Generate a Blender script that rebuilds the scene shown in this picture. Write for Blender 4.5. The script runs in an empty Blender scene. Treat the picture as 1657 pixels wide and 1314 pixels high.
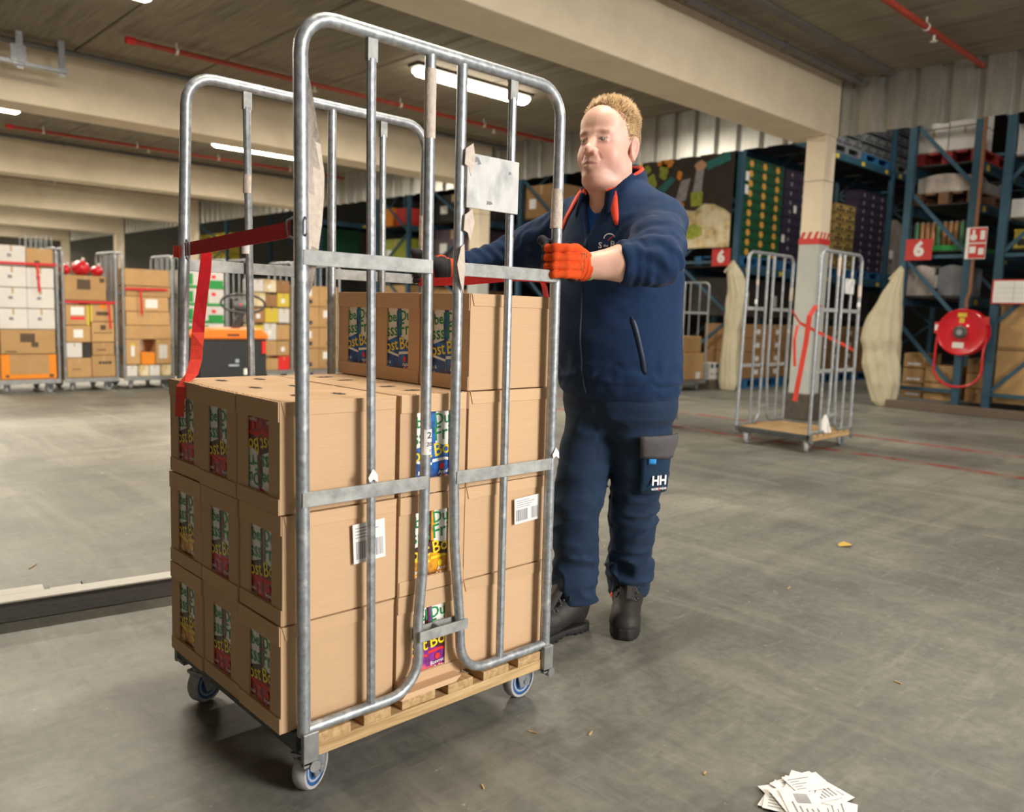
import bpy, bmesh, math, random
import numpy as np
from mathutils import Vector, Matrix, noise as mnoise

random.seed(11)
rng = np.random.default_rng(5)
scene = bpy.context.scene
COL = scene.collection
PI = math.pi

# ------------------------------------------------------------------ camera
F_PX, CX, CY, CAM_H = 1325.0, 828.5, 657.0, 1.08
def _ray(x, y):
    d = np.array([(x - CX) / F_PX, -(y - CY) / F_PX, -1.0]); return d / np.linalg.norm(d)
_X = _ray(2240, 550); _Y = _ray(-430, 463); _Z = np.cross(_X, _Y); _Z /= np.linalg.norm(_Z)
_U, _S, _V = np.linalg.svd(np.stack([_X, _Y, _Z])); RC = _U @ _V
cam_data = bpy.data.cameras.new('camera'); cam = bpy.data.objects.new('camera', cam_data); COL.objects.link(cam)
m4 = Matrix.Identity(4)
for i in range(3):
    for j in range(3): m4[i][j] = RC[i][j]
m4.translation = Vector((0, 0, CAM_H)); cam.matrix_world = m4
cam_data.sensor_fit = 'HORIZONTAL'; cam_data.sensor_width = 36.0; cam_data.lens = 36.0 * F_PX / 1657.0
cam_data.clip_start = 0.05; cam_data.clip_end = 200
cam_data.dof.use_dof = True; cam_data.dof.focus_distance = 2.2; cam_data.dof.aperture_fstop = 3.0
scene.camera = cam

# ------------------------------------------------------------------ world, large lights, exposure
world = bpy.data.worlds.new('world'); scene.world = world; world.use_nodes = True
bg = world.node_tree.nodes['Background']; bg.inputs[0].default_value = (1.0, 0.93, 0.84, 1); bg.inputs[1].default_value = 0.36
def area_light(name, loc, target, sx, sy, power, color, spread=180):
    l = bpy.data.lights.new(name, 'AREA'); l.shape = 'RECTANGLE'; l.size = sx; l.size_y = sy; l.energy = power; l.color = color; l.spread = math.radians(spread)
    o = bpy.data.objects.new(name, l); COL.objects.link(o); o.location = loc
    o.rotation_euler = (Vector(target) - Vector(loc)).to_track_quat('-Z', 'Y').to_euler(); return o
# added area key behind the camera, brightening the faces turned towards it
area_light('added_front_key', (2.9, -4.7, 2.6), (1.6, 1.9, 0.9), 2.0, 2.0, 500, (1.0, 0.95, 0.89))
scene.view_settings.view_transform = 'Standard'; scene.view_settings.look = 'None'
scene.view_settings.gamma = 1.0; scene.view_settings.use_curve_mapping = False
scene.view_settings.exposure = 0.0

# ------------------------------------------------------------------ materials
MATS = {}
def mat(name, col, rough=0.6, metal=0.0, var=0.12, scale=8.0, bump=0.0, bscale=40.0, stretch=(1, 1, 1), col2=None, c2pos=(0.55, 0.75),
        rnd=0.0, emit=0.0, trans=0.0, alpha=1.0, spec=0.5, coat=0.0, rvar=0.0, detail=4.0, sheen=0.0, vcol=False, sss=0.0):
    m = bpy.data.materials.new(name); m.use_nodes = True; MATS[name] = m
    nt = m.node_tree; N = nt.nodes; L = nt.links; b = N['Principled BSDF']
    b.inputs['Roughness'].default_value = rough; b.inputs['Metallic'].default_value = metal
    b.inputs['Specular IOR Level'].default_value = spec
    if coat: b.inputs['Coat Weight'].default_value = coat; b.inputs['Coat Roughness'].default_value = 0.15
    if trans: b.inputs['Transmission Weight'].default_value = trans
    if sheen: b.inputs['Sheen Weight'].default_value = sheen
    if sss: b.inputs['Subsurface Weight'].default_value = sss; b.inputs['Subsurface Radius'].default_value = (0.02, 0.008, 0.004); b.inputs['Subsurface Scale'].default_value = 0.4
    if alpha < 1: b.inputs['Alpha'].default_value = alpha
    c = (*col, 1)
    if emit:
        b.inputs['Emission Color'].default_value = c; b.inputs['Emission Strength'].default_value = emit
    tc = N.new('ShaderNodeTexCoord'); mp = N.new('ShaderNodeMapping'); mp.inputs['Scale'].default_value = stretch
    L.new(tc.outputs['Object'], mp.inputs['Vector'])
    out = None
    if vcol:
        at = N.new('ShaderNodeAttribute'); at.attribute_name = 'Col'; out = at.outputs['Color']
    if var or col2:
        nz = N.new('ShaderNodeTexNoise'); nz.inputs['Scale'].default_value = scale; nz.inputs['Detail'].default_value = detail; nz.inputs['Roughness'].default_value = 0.6
        L.new(mp.outputs[0], nz.inputs['Vector'])
        rp = N.new('ShaderNodeValToRGB'); rp.color_ramp.elements[0].position = 0.3; rp.color_ramp.elements[1].position = 0.7
        if vcol:
            rp.color_ramp.elements[0].color = (1 - var,) * 3 + (1,); rp.color_ramp.elements[1].color = (1 + var,) * 3 + (1,)
            mx = N.new('ShaderNodeMix'); mx.data_type = 'RGBA'; mx.blend_type = 'MULTIPLY'; mx.inputs[0].default_value = 1
            L.new(out, mx.inputs[6]); L.new(rp.outputs[0], mx.inputs[7]); out = mx.outputs[2]
        else:
            rp.color_ramp.elements[0].color = tuple(max(0, v * (1 - var)) for v in col) + (1,); rp.color_ramp.elements[1].color = tuple(v * (1 + var) for v in col) + (1,)
            out = rp.outputs[0]
        L.new(nz.outputs['Fac'], rp.inputs[0])
        if rvar:
            mr = N.new('ShaderNodeMapRange'); mr.inputs[3].default_value = rough - rvar; mr.inputs[4].default_value = rough + rvar
            L.new(nz.outputs['Fac'], mr.inputs[0]); L.new(mr.outputs[0], b.inputs['Roughness'])
        if col2:
            n2 = N.new('ShaderNodeTexNoise'); n2.inputs['Scale'].default_value = scale * 0.37; n2.inputs['Detail'].default_value = 6
            L.new(mp.outputs[0], n2.inputs['Vector'])
            r2 = N.new('ShaderNodeValToRGB'); r2.color_ramp.elements[0].position = c2pos[0]; r2.color_ramp.elements[1].position = c2pos[1]
            L.new(n2.outputs['Fac'], r2.inputs[0])
            mx = N.new('ShaderNodeMix'); mx.data_type = 'RGBA'; L.new(r2.outputs[0], mx.inputs[0]); L.new(out, mx.inputs[6]); mx.inputs[7].default_value = (*col2, 1)
            out = mx.outputs[2]
    if rnd and out is not None:
        oi = N.new('ShaderNodeObjectInfo'); hs = N.new('ShaderNodeHueSaturation'); mr = N.new('ShaderNodeMapRange')
        mr.inputs[3].default_value = 1 - rnd; mr.inputs[4].default_value = 1 + rnd
        L.new(oi.outputs['Random'], mr.inputs[0]); L.new(mr.outputs[0], hs.inputs['Value']); L.new(out, hs.inputs['Color']); out = hs.outputs['Color']
    if out is not None: L.new(out, b.inputs['Base Color'])
    else: b.inputs['Base Color'].default_value = c
    if bump:
        nb = N.new('ShaderNodeTexNoise'); nb.inputs['Scale'].default_value = bscale; nb.inputs['Detail'].default_value = 3
        L.new(mp.outputs[0], nb.inputs['Vector'])
        bp = N.new('ShaderNodeBump'); bp.inputs['Strength'].default_value = bump; bp.inputs['Distance'].default_value = 0.01
        L.new(nb.outputs['Fac'], bp.inputs['Height']); L.new(bp.outputs[0], b.inputs['Normal'])
    return m

def floor_material():
    m = bpy.data.materials.new('worn_concrete_floor'); m.use_nodes = True; nt = m.node_tree; N = nt.nodes; L = nt.links; b = N['Principled BSDF']
    tc = N.new('ShaderNodeTexCoord')
    def nz(scale, detail, stretch=(1, 1, 1), rot=0, dist=0):
        mp = N.new('ShaderNodeMapping'); mp.inputs['Scale'].default_value = stretch; mp.inputs['Rotation'].default_value = (0, 0, rot); L.new(tc.outputs['Object'], mp.inputs[0])
        n = N.new('ShaderNodeTexNoise'); n.inputs['Scale'].default_value = scale; n.inputs['Detail'].default_value = detail; n.inputs['Roughness'].default_value = 0.62; n.inputs['Distortion'].default_value = dist
        L.new(mp.outputs[0], n.inputs['Vector']); return n.outputs['Fac']
    def ramp(f, stops):
        r = N.new('ShaderNodeValToRGB'); e = r.color_ramp.elements
        while len(e) < len(stops): e.new(0.5)
        for k, (p, c) in enumerate(stops): e[k].position = p; e[k].color = (*c, 1) if len(c) == 3 else c
        L.new(f, r.inputs[0]); return r.outputs[0]
    def mix(fac, a, bb, mode='MIX'):
        x = N.new('ShaderNodeMix'); x.data_type = 'RGBA'; x.blend_type = mode
        if isinstance(fac, float): x.inputs[0].default_value = fac
        else: L.new(fac, x.inputs[0])
        for s, v in ((6, a), (7, bb)):
            if isinstance(v, tuple): x.inputs[s].default_value = (*v, 1)
            else: L.new(v, x.inputs[s])
        return x.outputs[2]
    base = ramp(nz(0.55, 6), [(0.32, (0.092, 0.095, 0.088)), (0.5, (0.172, 0.171, 0.152)), (0.68, (0.285, 0.276, 0.238))])
    fine = ramp(nz(30, 6), [(0.3, (0.78, 0.78, 0.78)), (0.7, (1.15, 1.15, 1.15))])
    c = mix(1.0, base, fine, 'MULTIPLY')
    st1 = ramp(nz(3.2, 7, (0.22, 2.4, 1), 0.6, 0.6), [(0.48, (0, 0, 0)), (0.70, (0.55, 0.55, 0.55))])
    c = mix(st1, c, (0.085, 0.088, 0.082))
    st2 = ramp(nz(2.3, 7, (2.0, 0.3, 1), -0.35, 0.8), [(0.50, (0, 0, 0)), (0.72, (0.55, 0.55, 0.55))])
    c = mix(st2, c, (0.29, 0.28, 0.24))
    spot = ramp(nz(17, 3, (1, 1, 1), 0, 0.4), [(0.70, (0, 0, 0)), (0.735, (0.55, 0.55, 0.55))])
    c = mix(spot, c, (0.40, 0.39, 0.35))
    patch = ramp(nz(1.1, 5, (1, 1, 1), 0.3, 1.0), [(0.53, (0, 0, 0)), (0.66, (0.5, 0.5, 0.5))])
    c = mix(patch, c, (0.075, 0.077, 0.072))
    scr = ramp(nz(9, 8, (0.4, 2.6, 1), 0.75, 1.2), [(0.58, (0, 0, 0)), (0.72, (0.32, 0.32, 0.32))])
    c = mix(scr, c, (0.33, 0.32, 0.28))
    scr2 = ramp(nz(7, 8, (2.6, 0.5, 1), 0.2, 1.4), [(0.56, (0, 0, 0)), (0.72, (0.4, 0.4, 0.4))])
    c = mix(scr2, c, (0.07, 0.072, 0.068))
    L.new(c, b.inputs['Base Color'])
    rr = N.new('ShaderNodeMapRange'); rr.inputs[3].default_value = 0.34; rr.inputs[4].default_value = 0.62; L.new(nz(2.0, 6), rr.inputs[0]); L.new(rr.outputs[0], b.inputs['Roughness'])
    b.inputs['Specular IOR Level'].default_value = 0.42
    bp = N.new('ShaderNodeBump'); bp.inputs['Strength'].default_value = 0.12; bp.inputs['Distance'].default_value = 0.004; L.new(nz(60, 5), bp.inputs['Height']); L.new(bp.outputs[0], b.inputs['Normal'])
    return m
FLOOR = floor_material()

def wood_material(name, c1, c2, rough=0.65, stretch=(2, 30, 30)):
    m = bpy.data.materials.new(name); m.use_nodes = True; nt = m.node_tree; N = nt.nodes; L = nt.links; b = N['Principled BSDF']
    tc = N.new('ShaderNodeTexCoord'); mp = N.new('ShaderNodeMapping'); mp.inputs['Scale'].default_value = stretch; L.new(tc.outputs['Object'], mp.inputs[0])
    n = N.new('ShaderNodeTexNoise'); n.inputs['Scale'].default_value = 2.5; n.inputs['Detail'].default_value = 6; n.inputs['Distortion'].default_value = 0.6; L.new(mp.outputs[0], n.inputs['Vector'])
    r = N.new('ShaderNodeValToRGB'); r.color_ramp.elements[0].position = 0.3; r.color_ramp.elements[1].position = 0.72
    r.color_ramp.elements[0].color = (*c1, 1); r.color_ramp.elements[1].color = (*c2, 1); L.new(n.outputs['Fac'], r.inputs[0]); L.new(r.outputs[0], b.inputs['Base Color'])
    b.inputs['Roughness'].default_value = rough
    bp = N.new('ShaderNodeBump'); bp.inputs['Strength'].default_value = 0.25; bp.inputs['Distance'].default_value = 0.003; L.new(n.outputs['Fac'], bp.inputs['Height']); L.new(bp.outputs[0], b.inputs['Normal'])
    MATS[name] = m; return m

mat('concrete_beam', (0.80, 0.69, 0.52), 0.75, var=0.07, scale=3, bump=0.08, bscale=25, col2=(0.68, 0.56, 0.41), c2pos=(0.6, 0.8))
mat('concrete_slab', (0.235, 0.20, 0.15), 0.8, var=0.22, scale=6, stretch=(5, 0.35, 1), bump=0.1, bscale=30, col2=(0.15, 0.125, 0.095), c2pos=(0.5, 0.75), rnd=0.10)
mat('galvanised', (0.36, 0.39, 0.42), 0.45, 0.6, var=0.25, scale=70, bump=0.05, bscale=120, rvar=0.1, col2=(0.56, 0.59, 0.61), c2pos=(0.58, 0.70))
mat('galvanised_strip', (0.34, 0.355, 0.35), 0.62, 0.3, var=0.25, scale=40, rvar=0.08, col2=(0.48, 0.50, 0.49), c2pos=(0.55, 0.7))
mat('galvanised_sheet', (0.50, 0.50, 0.48), 0.38, 0.7, var=0.15, scale=5, rvar=0.08, stretch=(1, 3, 0.5))
mat('galvanised_dull', (0.30, 0.31, 0.31), 0.5, 0.6, var=0.2, scale=30)
mat('steel_dark', (0.10, 0.11, 0.115), 0.5, 0.6, var=0.25, scale=25)
mat('tape_residue', (0.62, 0.54, 0.47), 0.85, var=0.12, scale=60, bump=0.3, bscale=90)
mat('paper_white', (0.82, 0.81, 0.80), 0.8, var=0.05, scale=30)
mat('ink_black', (0.02, 0.02, 0.02), 0.7, var=0)
mat('ink_grey', (0.24, 0.24, 0.26), 0.7, var=0)
mat('sign_worn', (0.60, 0.61, 0.61), 0.6, 0.0, var=0.12, scale=25, col2=(0.30, 0.32, 0.33), c2pos=(0.5, 0.62), stretch=(1, 1, 0.6))
mat('cardboard', (0.60, 0.405, 0.245), 0.78, var=0.05, scale=12, bump=0.02, bscale=9, stretch=(1, 1, 30), rnd=0.045, spec=0.25)
mat('cardboard_flap', (0.62, 0.42, 0.255), 0.78, var=0.05, scale=12, bump=0.05, bscale=9, stretch=(1, 1, 30), rnd=0.06, spec=0.25)
mat('cardboard_brown', (0.42, 0.25, 0.115), 0.8, var=0.06, scale=10, rnd=0.12, spec=0.25)
mat('cardboard_inside_shade', (0.05, 0.035, 0.022), 0.9, var=0)  # shade inside the boxes and grip holes put into the colour
mat('print_white', (0.88, 0.90, 0.86), 0.4, var=0.03, scale=30, coat=0.3)
mat('print_green', (0.012, 0.27, 0.08), 0.4, var=0, coat=0.3)
mat('print_yellow', (0.90, 0.70, 0.02), 0.4, var=0, coat=0.3)
mat('print_dark', (0.06, 0.015, 0.02), 0.35, var=0.4, scale=60, coat=0.3)
mat('print_red_logo', (0.75, 0.03, 0.03), 0.4, var=0)
mat('fruit_red', (0.42, 0.012, 0.035), 0.35, var=0.55, scale=38, stretch=(1, 1, 1.6), col2=(0.78, 0.16, 0.16), c2pos=(0.55, 0.64), coat=0.3)
mat('fruit_orange', (0.80, 0.33, 0.015), 0.35, var=0.4, scale=38, stretch=(1, 1, 1.6), col2=(0.16, 0.05, 0.01), c2pos=(0.52, 0.64), coat=0.3)
mat('fruit_blue', (0.015, 0.12, 0.45), 0.35, var=0.55, scale=38, stretch=(1, 1, 1.6), col2=(0.02, 0.035, 0.14), c2pos=(0.5, 0.62), coat=0.3)
mat('fruit_purple', (0.22, 0.02, 0.26), 0.35, var=0.5, scale=38, stretch=(1, 1, 1.6), col2=(0.75, 0.12, 0.16), c2pos=(0.58, 0.66), coat=0.3)
mat('strap_red', (0.62, 0.012, 0.022), 0.6, var=0.1, scale=50, bump=0.15, bscale=300)
mat('strap_orange', (0.80, 0.06, 0.035), 0.6, var=0.1, scale=50, bump=0.15, bscale=300)
wood_material('pine', (0.36, 0.22, 0.095), (0.64, 0.45, 0.23))
wood_material('pine_y', (0.36, 0.22, 0.095), (0.60, 0.41, 0.21), stretch=(30, 2, 30))
wood_material('wood_dark', (0.085, 0.062, 0.045), (0.16, 0.12, 0.09))
mat('wheel_tread', (0.40, 0.39, 0.40), 0.6, var=0.2, scale=30)
mat('wheel_blue', (0.02, 0.10, 0.30), 0.4, var=0.15, scale=30)
mat('wheel_pale', (0.35, 0.40, 0.46), 0.5, var=0.1, scale=30)
mat('pipe_red', (0.35, 0.045, 0.025), 0.5, var=0.15, scale=10)
mat('cap_red', (0.60, 0.02, 0.02), 0.5, var=0.1)
mat('pipe_grey', (0.13, 0.125, 0.12), 0.6, var=0.15)
mat('lamp_diffuser', (1.0, 0.90, 0.72), 0.5, var=0, emit=16.0)
mat('lamp_body', (0.10, 0.095, 0.09), 0.6, var=0.1)
mat('column_grey', (0.43, 0.45, 0.43), 0.6, var=0.06, scale=6)
mat('column_base', (0.075, 0.06, 0.05), 0.8, var=0.3, scale=20)
mat('signal_red', (0.55, 0.03, 0.025), 0.5, var=0.05)
mat('signal_white', (0.78, 0.77, 0.74), 0.55, var=0.04)
mat('line_red', (0.24, 0.035, 0.03), 0.65, var=0.5, scale=14, col2=(0.2, 0.19, 0.16), c2pos=(0.45, 0.65))
mat('rack_blue', (0.028, 0.085, 0.135), 0.5, 0.1, var=0.12, scale=8)
mat('wall_paint', (0.33, 0.32, 0.27), 0.8, var=0.06, scale=2)
mat('dark_roof', (0.06, 0.055, 0.05), 0.9, var=0.2)

# ------------------------------------------------------------------ mesh helpers
def chain_offset(p):
    v = Vector((0, 0, 0))
    while p is not None:
        v = v + Vector(p.location); p = p.parent
    return v
class MB:
    def __init__(s): s.v = []; s.f = []; s.m = []; s.col = None
    def add(s, vs, fs, m=0):
        b = len(s.v); s.v.extend([tuple(p) for p in vs]); s.f.extend([tuple(b + i for i in f) for f in fs])
        if isinstance(m, (list, tuple)): s.m.extend(m)
        else: s.m.extend([m] * len(fs))
        return s
    def box(s, x0, x1, y0, y1, z0, z1, m=0, skip=()):
        vs = [(x0, y0, z0), (x1, y0, z0), (x1, y1, z0), (x0, y1, z0), (x0, y0, z1), (x1, y0, z1), (x1, y1, z1), (x0, y1, z1)]
        fs = dict(b=(0, 3, 2, 1), t=(4, 5, 6, 7), f=(0, 1, 5, 4), r=(1, 2, 6, 5), k=(2, 3, 7, 6), l=(3, 0, 4, 7))
        return s.add(vs, [q for k, q in fs.items() if k not in skip], m)
    def obox(s, c, size, rot=None, m=0):
        hx, hy, hz = size[0] / 2, size[1] / 2, size[2] / 2; R = rot or Matrix.Identity(3); c = Vector(c)
        vs = [c + R @ Vector((a * hx, b * hy, d * hz)) for a, b, d in ((-1, -1, -1), (1, -1, -1), (1, 1, -1), (-1, 1, -1), (-1, -1, 1), (1, -1, 1), (1, 1, 1), (-1, 1, 1))]
        return s.add(vs, [(0, 3, 2, 1), (4, 5, 6, 7), (0, 1, 5, 4), (1, 2, 6, 5), (2, 3, 7, 6), (3, 0, 4, 7)], m)
    def beam(s, p0, p1, w, h, m=0, up=(0, 0, 1)):
        p0 = Vector(p0); p1 = Vector(p1); d = (p1 - p0); L = d.length; d.normalize(); u = Vector(up)
        sd = d.cross(u)
        if sd.length < 1e-4: sd = d.cross(Vector((1, 0, 0)))
        sd.normalize(); u = sd.cross(d)
        R = Matrix((d, sd, u)).transposed(); return s.obox((p0 + p1) / 2, (L, w, h), R, m)
    def tube(s, pts, r, n=10, m=0, cap=True, flat=None):
        pts = [Vector(p) for p in pts]; k = len(pts); rs = r if isinstance(r, (list, tuple)) else [r] * k
        T = []
        for i in range(k):
            a = pts[max(0, i - 1)]; b = pts[min(k - 1, i + 1)]; t = (b - a); t.normalize(); T.append(t)
        ref = Vector((0, 0, 1)) if abs(T[0].z) < 0.9 else Vector((1, 0, 0))
        nrm = T[0].cross(ref); nrm.normalize(); vs = []; fs = []
        for i in range(k):
            nrm = nrm - T[i] * nrm.dot(T[i]); nrm.normalize(); bn = T[i].cross(nrm)
            for j in range(n):
                a = 2 * PI * j / n; vs.append(pts[i] + (nrm * math.cos(a) + bn * math.sin(a)) * rs[i])
        for i in range(k - 1):
            for j in range(n): fs.append((i * n + j, i * n + (j + 1) % n, (i + 1) * n + (j + 1) % n, (i + 1) * n + j))
        if cap: fs.append(tuple(range(n - 1, -1, -1))); fs.append(tuple((k - 1) * n + j for j in range(n)))
        return s.add(vs, fs, m)
    def cyl(s, p0, p1, r0, r1=None, n=16, m=0): return s.tube([p0, p1], [r0, r0 if r1 is None else r1], n, m)
    def lathe(s, prof, c, axis='z', n=24, m=0):
        vs = []; fs = []; k = len(prof); c = Vector(c)
        for (r, h) in prof:
            for j in range(n):
                a = 2 * PI * j / n; x, y = r * math.cos(a), r * math.sin(a)
                vs.append(c + (Vector((x, y, h)) if axis == 'z' else Vector((h, x, y)) if axis == 'x' else Vector((y, h, x))))
        ms = []
        for i in range(k - 1):
            for j in range(n): fs.append((i * n + j, i * n + (j + 1) % n, (i + 1) * n + (j + 1) % n, (i + 1) * n + j)); ms.append(m[i] if isinstance(m, (list, tuple)) else m)
        return s.add(vs, fs, ms)
    def ell(s, c, r, nu=16, nv=10, m=0, rot=None):
        c = Vector(c); vs = []; fs = []; R = rot or Matrix.Identity(3)
        for i in range(nv + 1):
            t = PI * i / nv
            for j in range(nu):
                p = 2 * PI * j / nu; vs.append(c + R @ Vector((r[0] * math.sin(t) * math.cos(p), r[1] * math.sin(t) * math.sin(p), r[2] * math.cos(t))))
        for i in range(nv):
            for j in range(nu): fs.append((i * nu + j, (i + 1) * nu + j, (i + 1) * nu + (j + 1) % nu, i * nu + (j + 1) % nu))
        return s.add(vs, fs, m)
    def prism(s, poly, o, u, v, w, m=0):
        # poly in (u,v), extruded by vector w from origin o
        o, u, v, w = Vector(o), Vector(u), Vector(v), Vector(w); k = len(poly)
        vs = [o + u * a + v * b for a, b in poly] + [o + u * a + v * b + w for a, b in poly]
        fs = [tuple(range(k - 1, -1, -1)), tuple(range(k, 2 * k))] + [(i, (i + 1) % k, k + (i + 1) % k, k + i) for i in range(k)]
        return s.add(vs, fs, m)
    def poly(s, poly, o, u, v, m=0):
        o, u, v = Vector(o), Vector(u), Vector(v); return s.add([o + u * a + v * b for a, b in poly], [tuple(range(len(poly)))], m)
    def text(s, body, o, u, v, size, m=0, align='CENTER', bold=0.0, rot=0.0, clip=None):
        vs, fs = text_mesh(body, align, bold)
        if clip:
            bm = bmesh.new(); ca, sa = math.cos(rot), math.sin(rot); bv = [bm.verts.new(((a * ca - b * sa) * size, (a * sa + b * ca) * size, 0)) for a, b in vs]; bm.verts.index_update()
            for f in fs:
                try: bm.faces.new([bv[k] for k in f])
                except ValueError: pass
            for xc, sg in ((clip[0], -1), (clip[1], 1)):
                bmesh.ops.bisect_plane(bm, geom=bm.verts[:] + bm.edges[:] + bm.faces[:], plane_co=(xc, 0, 0), plane_no=(sg, 0, 0), clear_outer=True)
            bm.verts.index_update(); vs = [(w.co.x / size, w.co.y / size) for w in bm.verts]; fs = [tuple(w.index for w in f.verts) for f in bm.faces]; bm.free(); rot = 0.0
        o, u, v = Vector(o), Vector(u), Vector(v); ca, sa = math.cos(rot), math.sin(rot)
        return s.add([o + (u * (a * ca - b * sa) + v * (a * sa + b * ca)) * size for a, b in vs], fs, m)
    def build(s, name, mats, parent=None, smooth=35, bevel=0.0, seg=2, loc=None):
        off = chain_offset(parent) if parent is not None else Vector((0, 0, 0))
        if loc is not None: off = off + Vector(loc)
        me = bpy.data.meshes.new(name)
        a = np.array(s.v, dtype=float) - np.array(off)
        me.from_pydata(a.tolist(), [], s.f)
        mats = mats if isinstance(mats, (list, tuple)) else [mats]
        for k in mats: me.materials.append(MATS[k] if isinstance(k, str) else k)
        if len(mats) > 1: me.polygons.foreach_set('material_index', s.m)
        if s.col is not None:
            at = me.color_attributes.new('Col', 'FLOAT_COLOR', 'POINT'); at.data.foreach_set('color', np.asarray(s.col, dtype=np.float32).ravel())
        if smooth:
            me.polygons.foreach_set('use_smooth', [True] * len(me.polygons)); me.set_sharp_from_angle(angle=math.radians(smooth))
        me.update(); o = bpy.data.objects.new(name, me); COL.objects.link(o)
        if parent is not None: o.parent = parent
        if loc is not None: o.location = loc
        if bevel:
            md = o.modifiers.new('bevel', 'BEVEL'); md.width = bevel; md.segments = seg; md.limit_method = 'ANGLE'; md.angle_limit = math.radians(50)
        return o
_TXT = {}
def text_mesh(body, align='CENTER', bold=0.0):
    k = (body, align, bold)
    if k not in _TXT:
        cu = bpy.data.curves.new('t', 'FONT'); cu.body = body; cu.size = 1.0; cu.align_x = align; cu.align_y = 'CENTER'; cu.offset = bold; cu.resolution_u = 2
        o = bpy.data.objects.new('t', cu); COL.objects.link(o); dg = bpy.context.evaluated_depsgraph_get(); dg.update()
        me = bpy.data.meshes.new_from_object(o.evaluated_get(dg))
        _TXT[k] = ([(v.co.x, v.co.y) for v in me.vertices], [tuple(p.vertices) for p in me.polygons])
        bpy.data.objects.remove(o); bpy.data.curves.remove(cu); bpy.data.meshes.remove(me)
    return _TXT[k]
def tag(o, label=None, cat=None, group=None, kind=None):
    if label: o['label'] = label
    if cat: o['category'] = cat
    if group: o['group'] = group
    if kind: o['kind'] = kind
    return o
def thing(name, label, cat, loc=(0, 0, 0), group=None, rz=0):
    o = bpy.data.objects.new(name, None); COL.objects.link(o); o.location = loc; o.rotation_euler = (0, 0, rz); o.empty_display_size = 0.1
    return tag(o, label, cat, group)
def copy_tree(o, parent=None):
    c = o.copy(); COL.objects.link(c); c.parent = parent
    for ch in o.children: copy_tree(ch, c)
    return c
def struct(o): o['kind'] = 'structure'; return o
def arc(c, r, a0, a1, n, ax=(1, 0, 0), ay=(0, 0, 1)):
    c = Vector(c); ax = Vector(ax); ay = Vector(ay)
    return [c + ax * r * math.cos(a0 + (a1 - a0) * i / n) + ay * r * math.sin(a0 + (a1 - a0) * i / n) for i in range(n + 1)]

# ================================================================== SETTING
BEAMS = [4.22 + 5.55 * k for k in range(-1, 6)]
ZB, ZC, XL = 3.03, 3.62, 8.70
fl = MB(); fl.box(-6, 30, -9, 34, -0.1, 0.0); tag(struct(fl.build('floor', [FLOOR], smooth=0)), 'worn grey concrete warehouse floor with dust and scuffs')
for k, xx in enumerate((6.72, 7.80)):
    q = MB(); q.box(xx - 0.04, xx + 0.04, -3.5, 12.0, 0.0, 0.002); tag(struct(q.build('trim_%d' % (k + 1), 'line_red', smooth=0)), 'faded red painted line across the concrete floor')
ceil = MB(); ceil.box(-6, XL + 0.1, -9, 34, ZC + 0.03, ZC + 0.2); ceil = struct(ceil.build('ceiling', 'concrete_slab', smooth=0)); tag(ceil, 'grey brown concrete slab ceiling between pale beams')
slab_me = None
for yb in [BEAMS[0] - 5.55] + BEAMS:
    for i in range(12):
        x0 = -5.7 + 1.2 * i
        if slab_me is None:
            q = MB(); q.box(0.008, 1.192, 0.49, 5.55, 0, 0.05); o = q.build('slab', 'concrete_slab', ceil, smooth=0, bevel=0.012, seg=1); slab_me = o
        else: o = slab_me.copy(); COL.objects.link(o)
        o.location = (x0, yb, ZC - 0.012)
for k, yb in enumerate(BEAMS):
    q = MB(); q.box(-6, XL - 0.03, yb, yb + 0.48, ZB, ZC + 0.03)
    o = q.build('concrete_beam', 'concrete_beam', smooth=0, bevel=0.012); struct(o); o['label'] = 'pale cream concrete beam spanning under the ceiling slabs'
# columns at the end of each beam
for k, yb in enumerate(BEAMS[1:]):
    yc = yb + 0.03; x0, x1, y0, y1 = 8.43, 8.665, yc - 0.02, yc + 0.205
    r = thing('concrete_column', 'square concrete column with grey painted foot' if k else 'square concrete column with red tape band and grey painted lower half', 'column', (8.47, yc + 0.09, 0)); del r['category']; struct(r)
    q = MB(); q.box(x0, x1, y0, y1, 1.95, ZB); q.build('column_shaft', 'concrete_beam', r, smooth=0, bevel=0.012)
    q = MB(); q.box(x0 - 0.004, x1 + 0.004, y0 - 0.004, y1 + 0.004, 0.0, 1.9); q.build('painted_foot', 'column_grey', r, smooth=0, bevel=0.01)
    q = MB(); q.box(x0 - 0.006, x1 + 0.006, y0 - 0.006, y1 + 0.006, 1.9, 1.96, 0)
    q.build('tape_band', 'signal_red', r, smooth=0)
    q = MB()
    for s in range(3):
        q.prism([(0, 0), (0.036, 0), (0.066, 0.075), (0.030, 0.075)], (x0 - 0.003, y1 - 0.004 - s * 0.076, 1.955), (0, -1, 0), (0, 0, 1), (0.002, 0, 0))
        q.prism([(0, 0), (0.036, 0), (0.066, 0.075), (0.030, 0.075)], (x0 + 0.004 + s * 0.078, y0 - 0.003, 1.955), (1, 0, 0), (0, 0, 1), (0, 0.002, 0))
    q.build('tape_stripes', 'signal_red', r, smooth=0)
    q = MB(); q.box(x0 - 0.035, x1 + 0.03, y0 - 0.03, y1 + 0.06, 0.0, 0.29); q.build('column_guard', 'column_base', r, smooth=0, bevel=0.01)
    q = MB(); q.box(x0 - 0.002, x1 + 0.002, y0 - 0.002, y1 + 0.002, 2.56, 2.565); q.build('joint_line', 'column_base', r, smooth=0)
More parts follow.
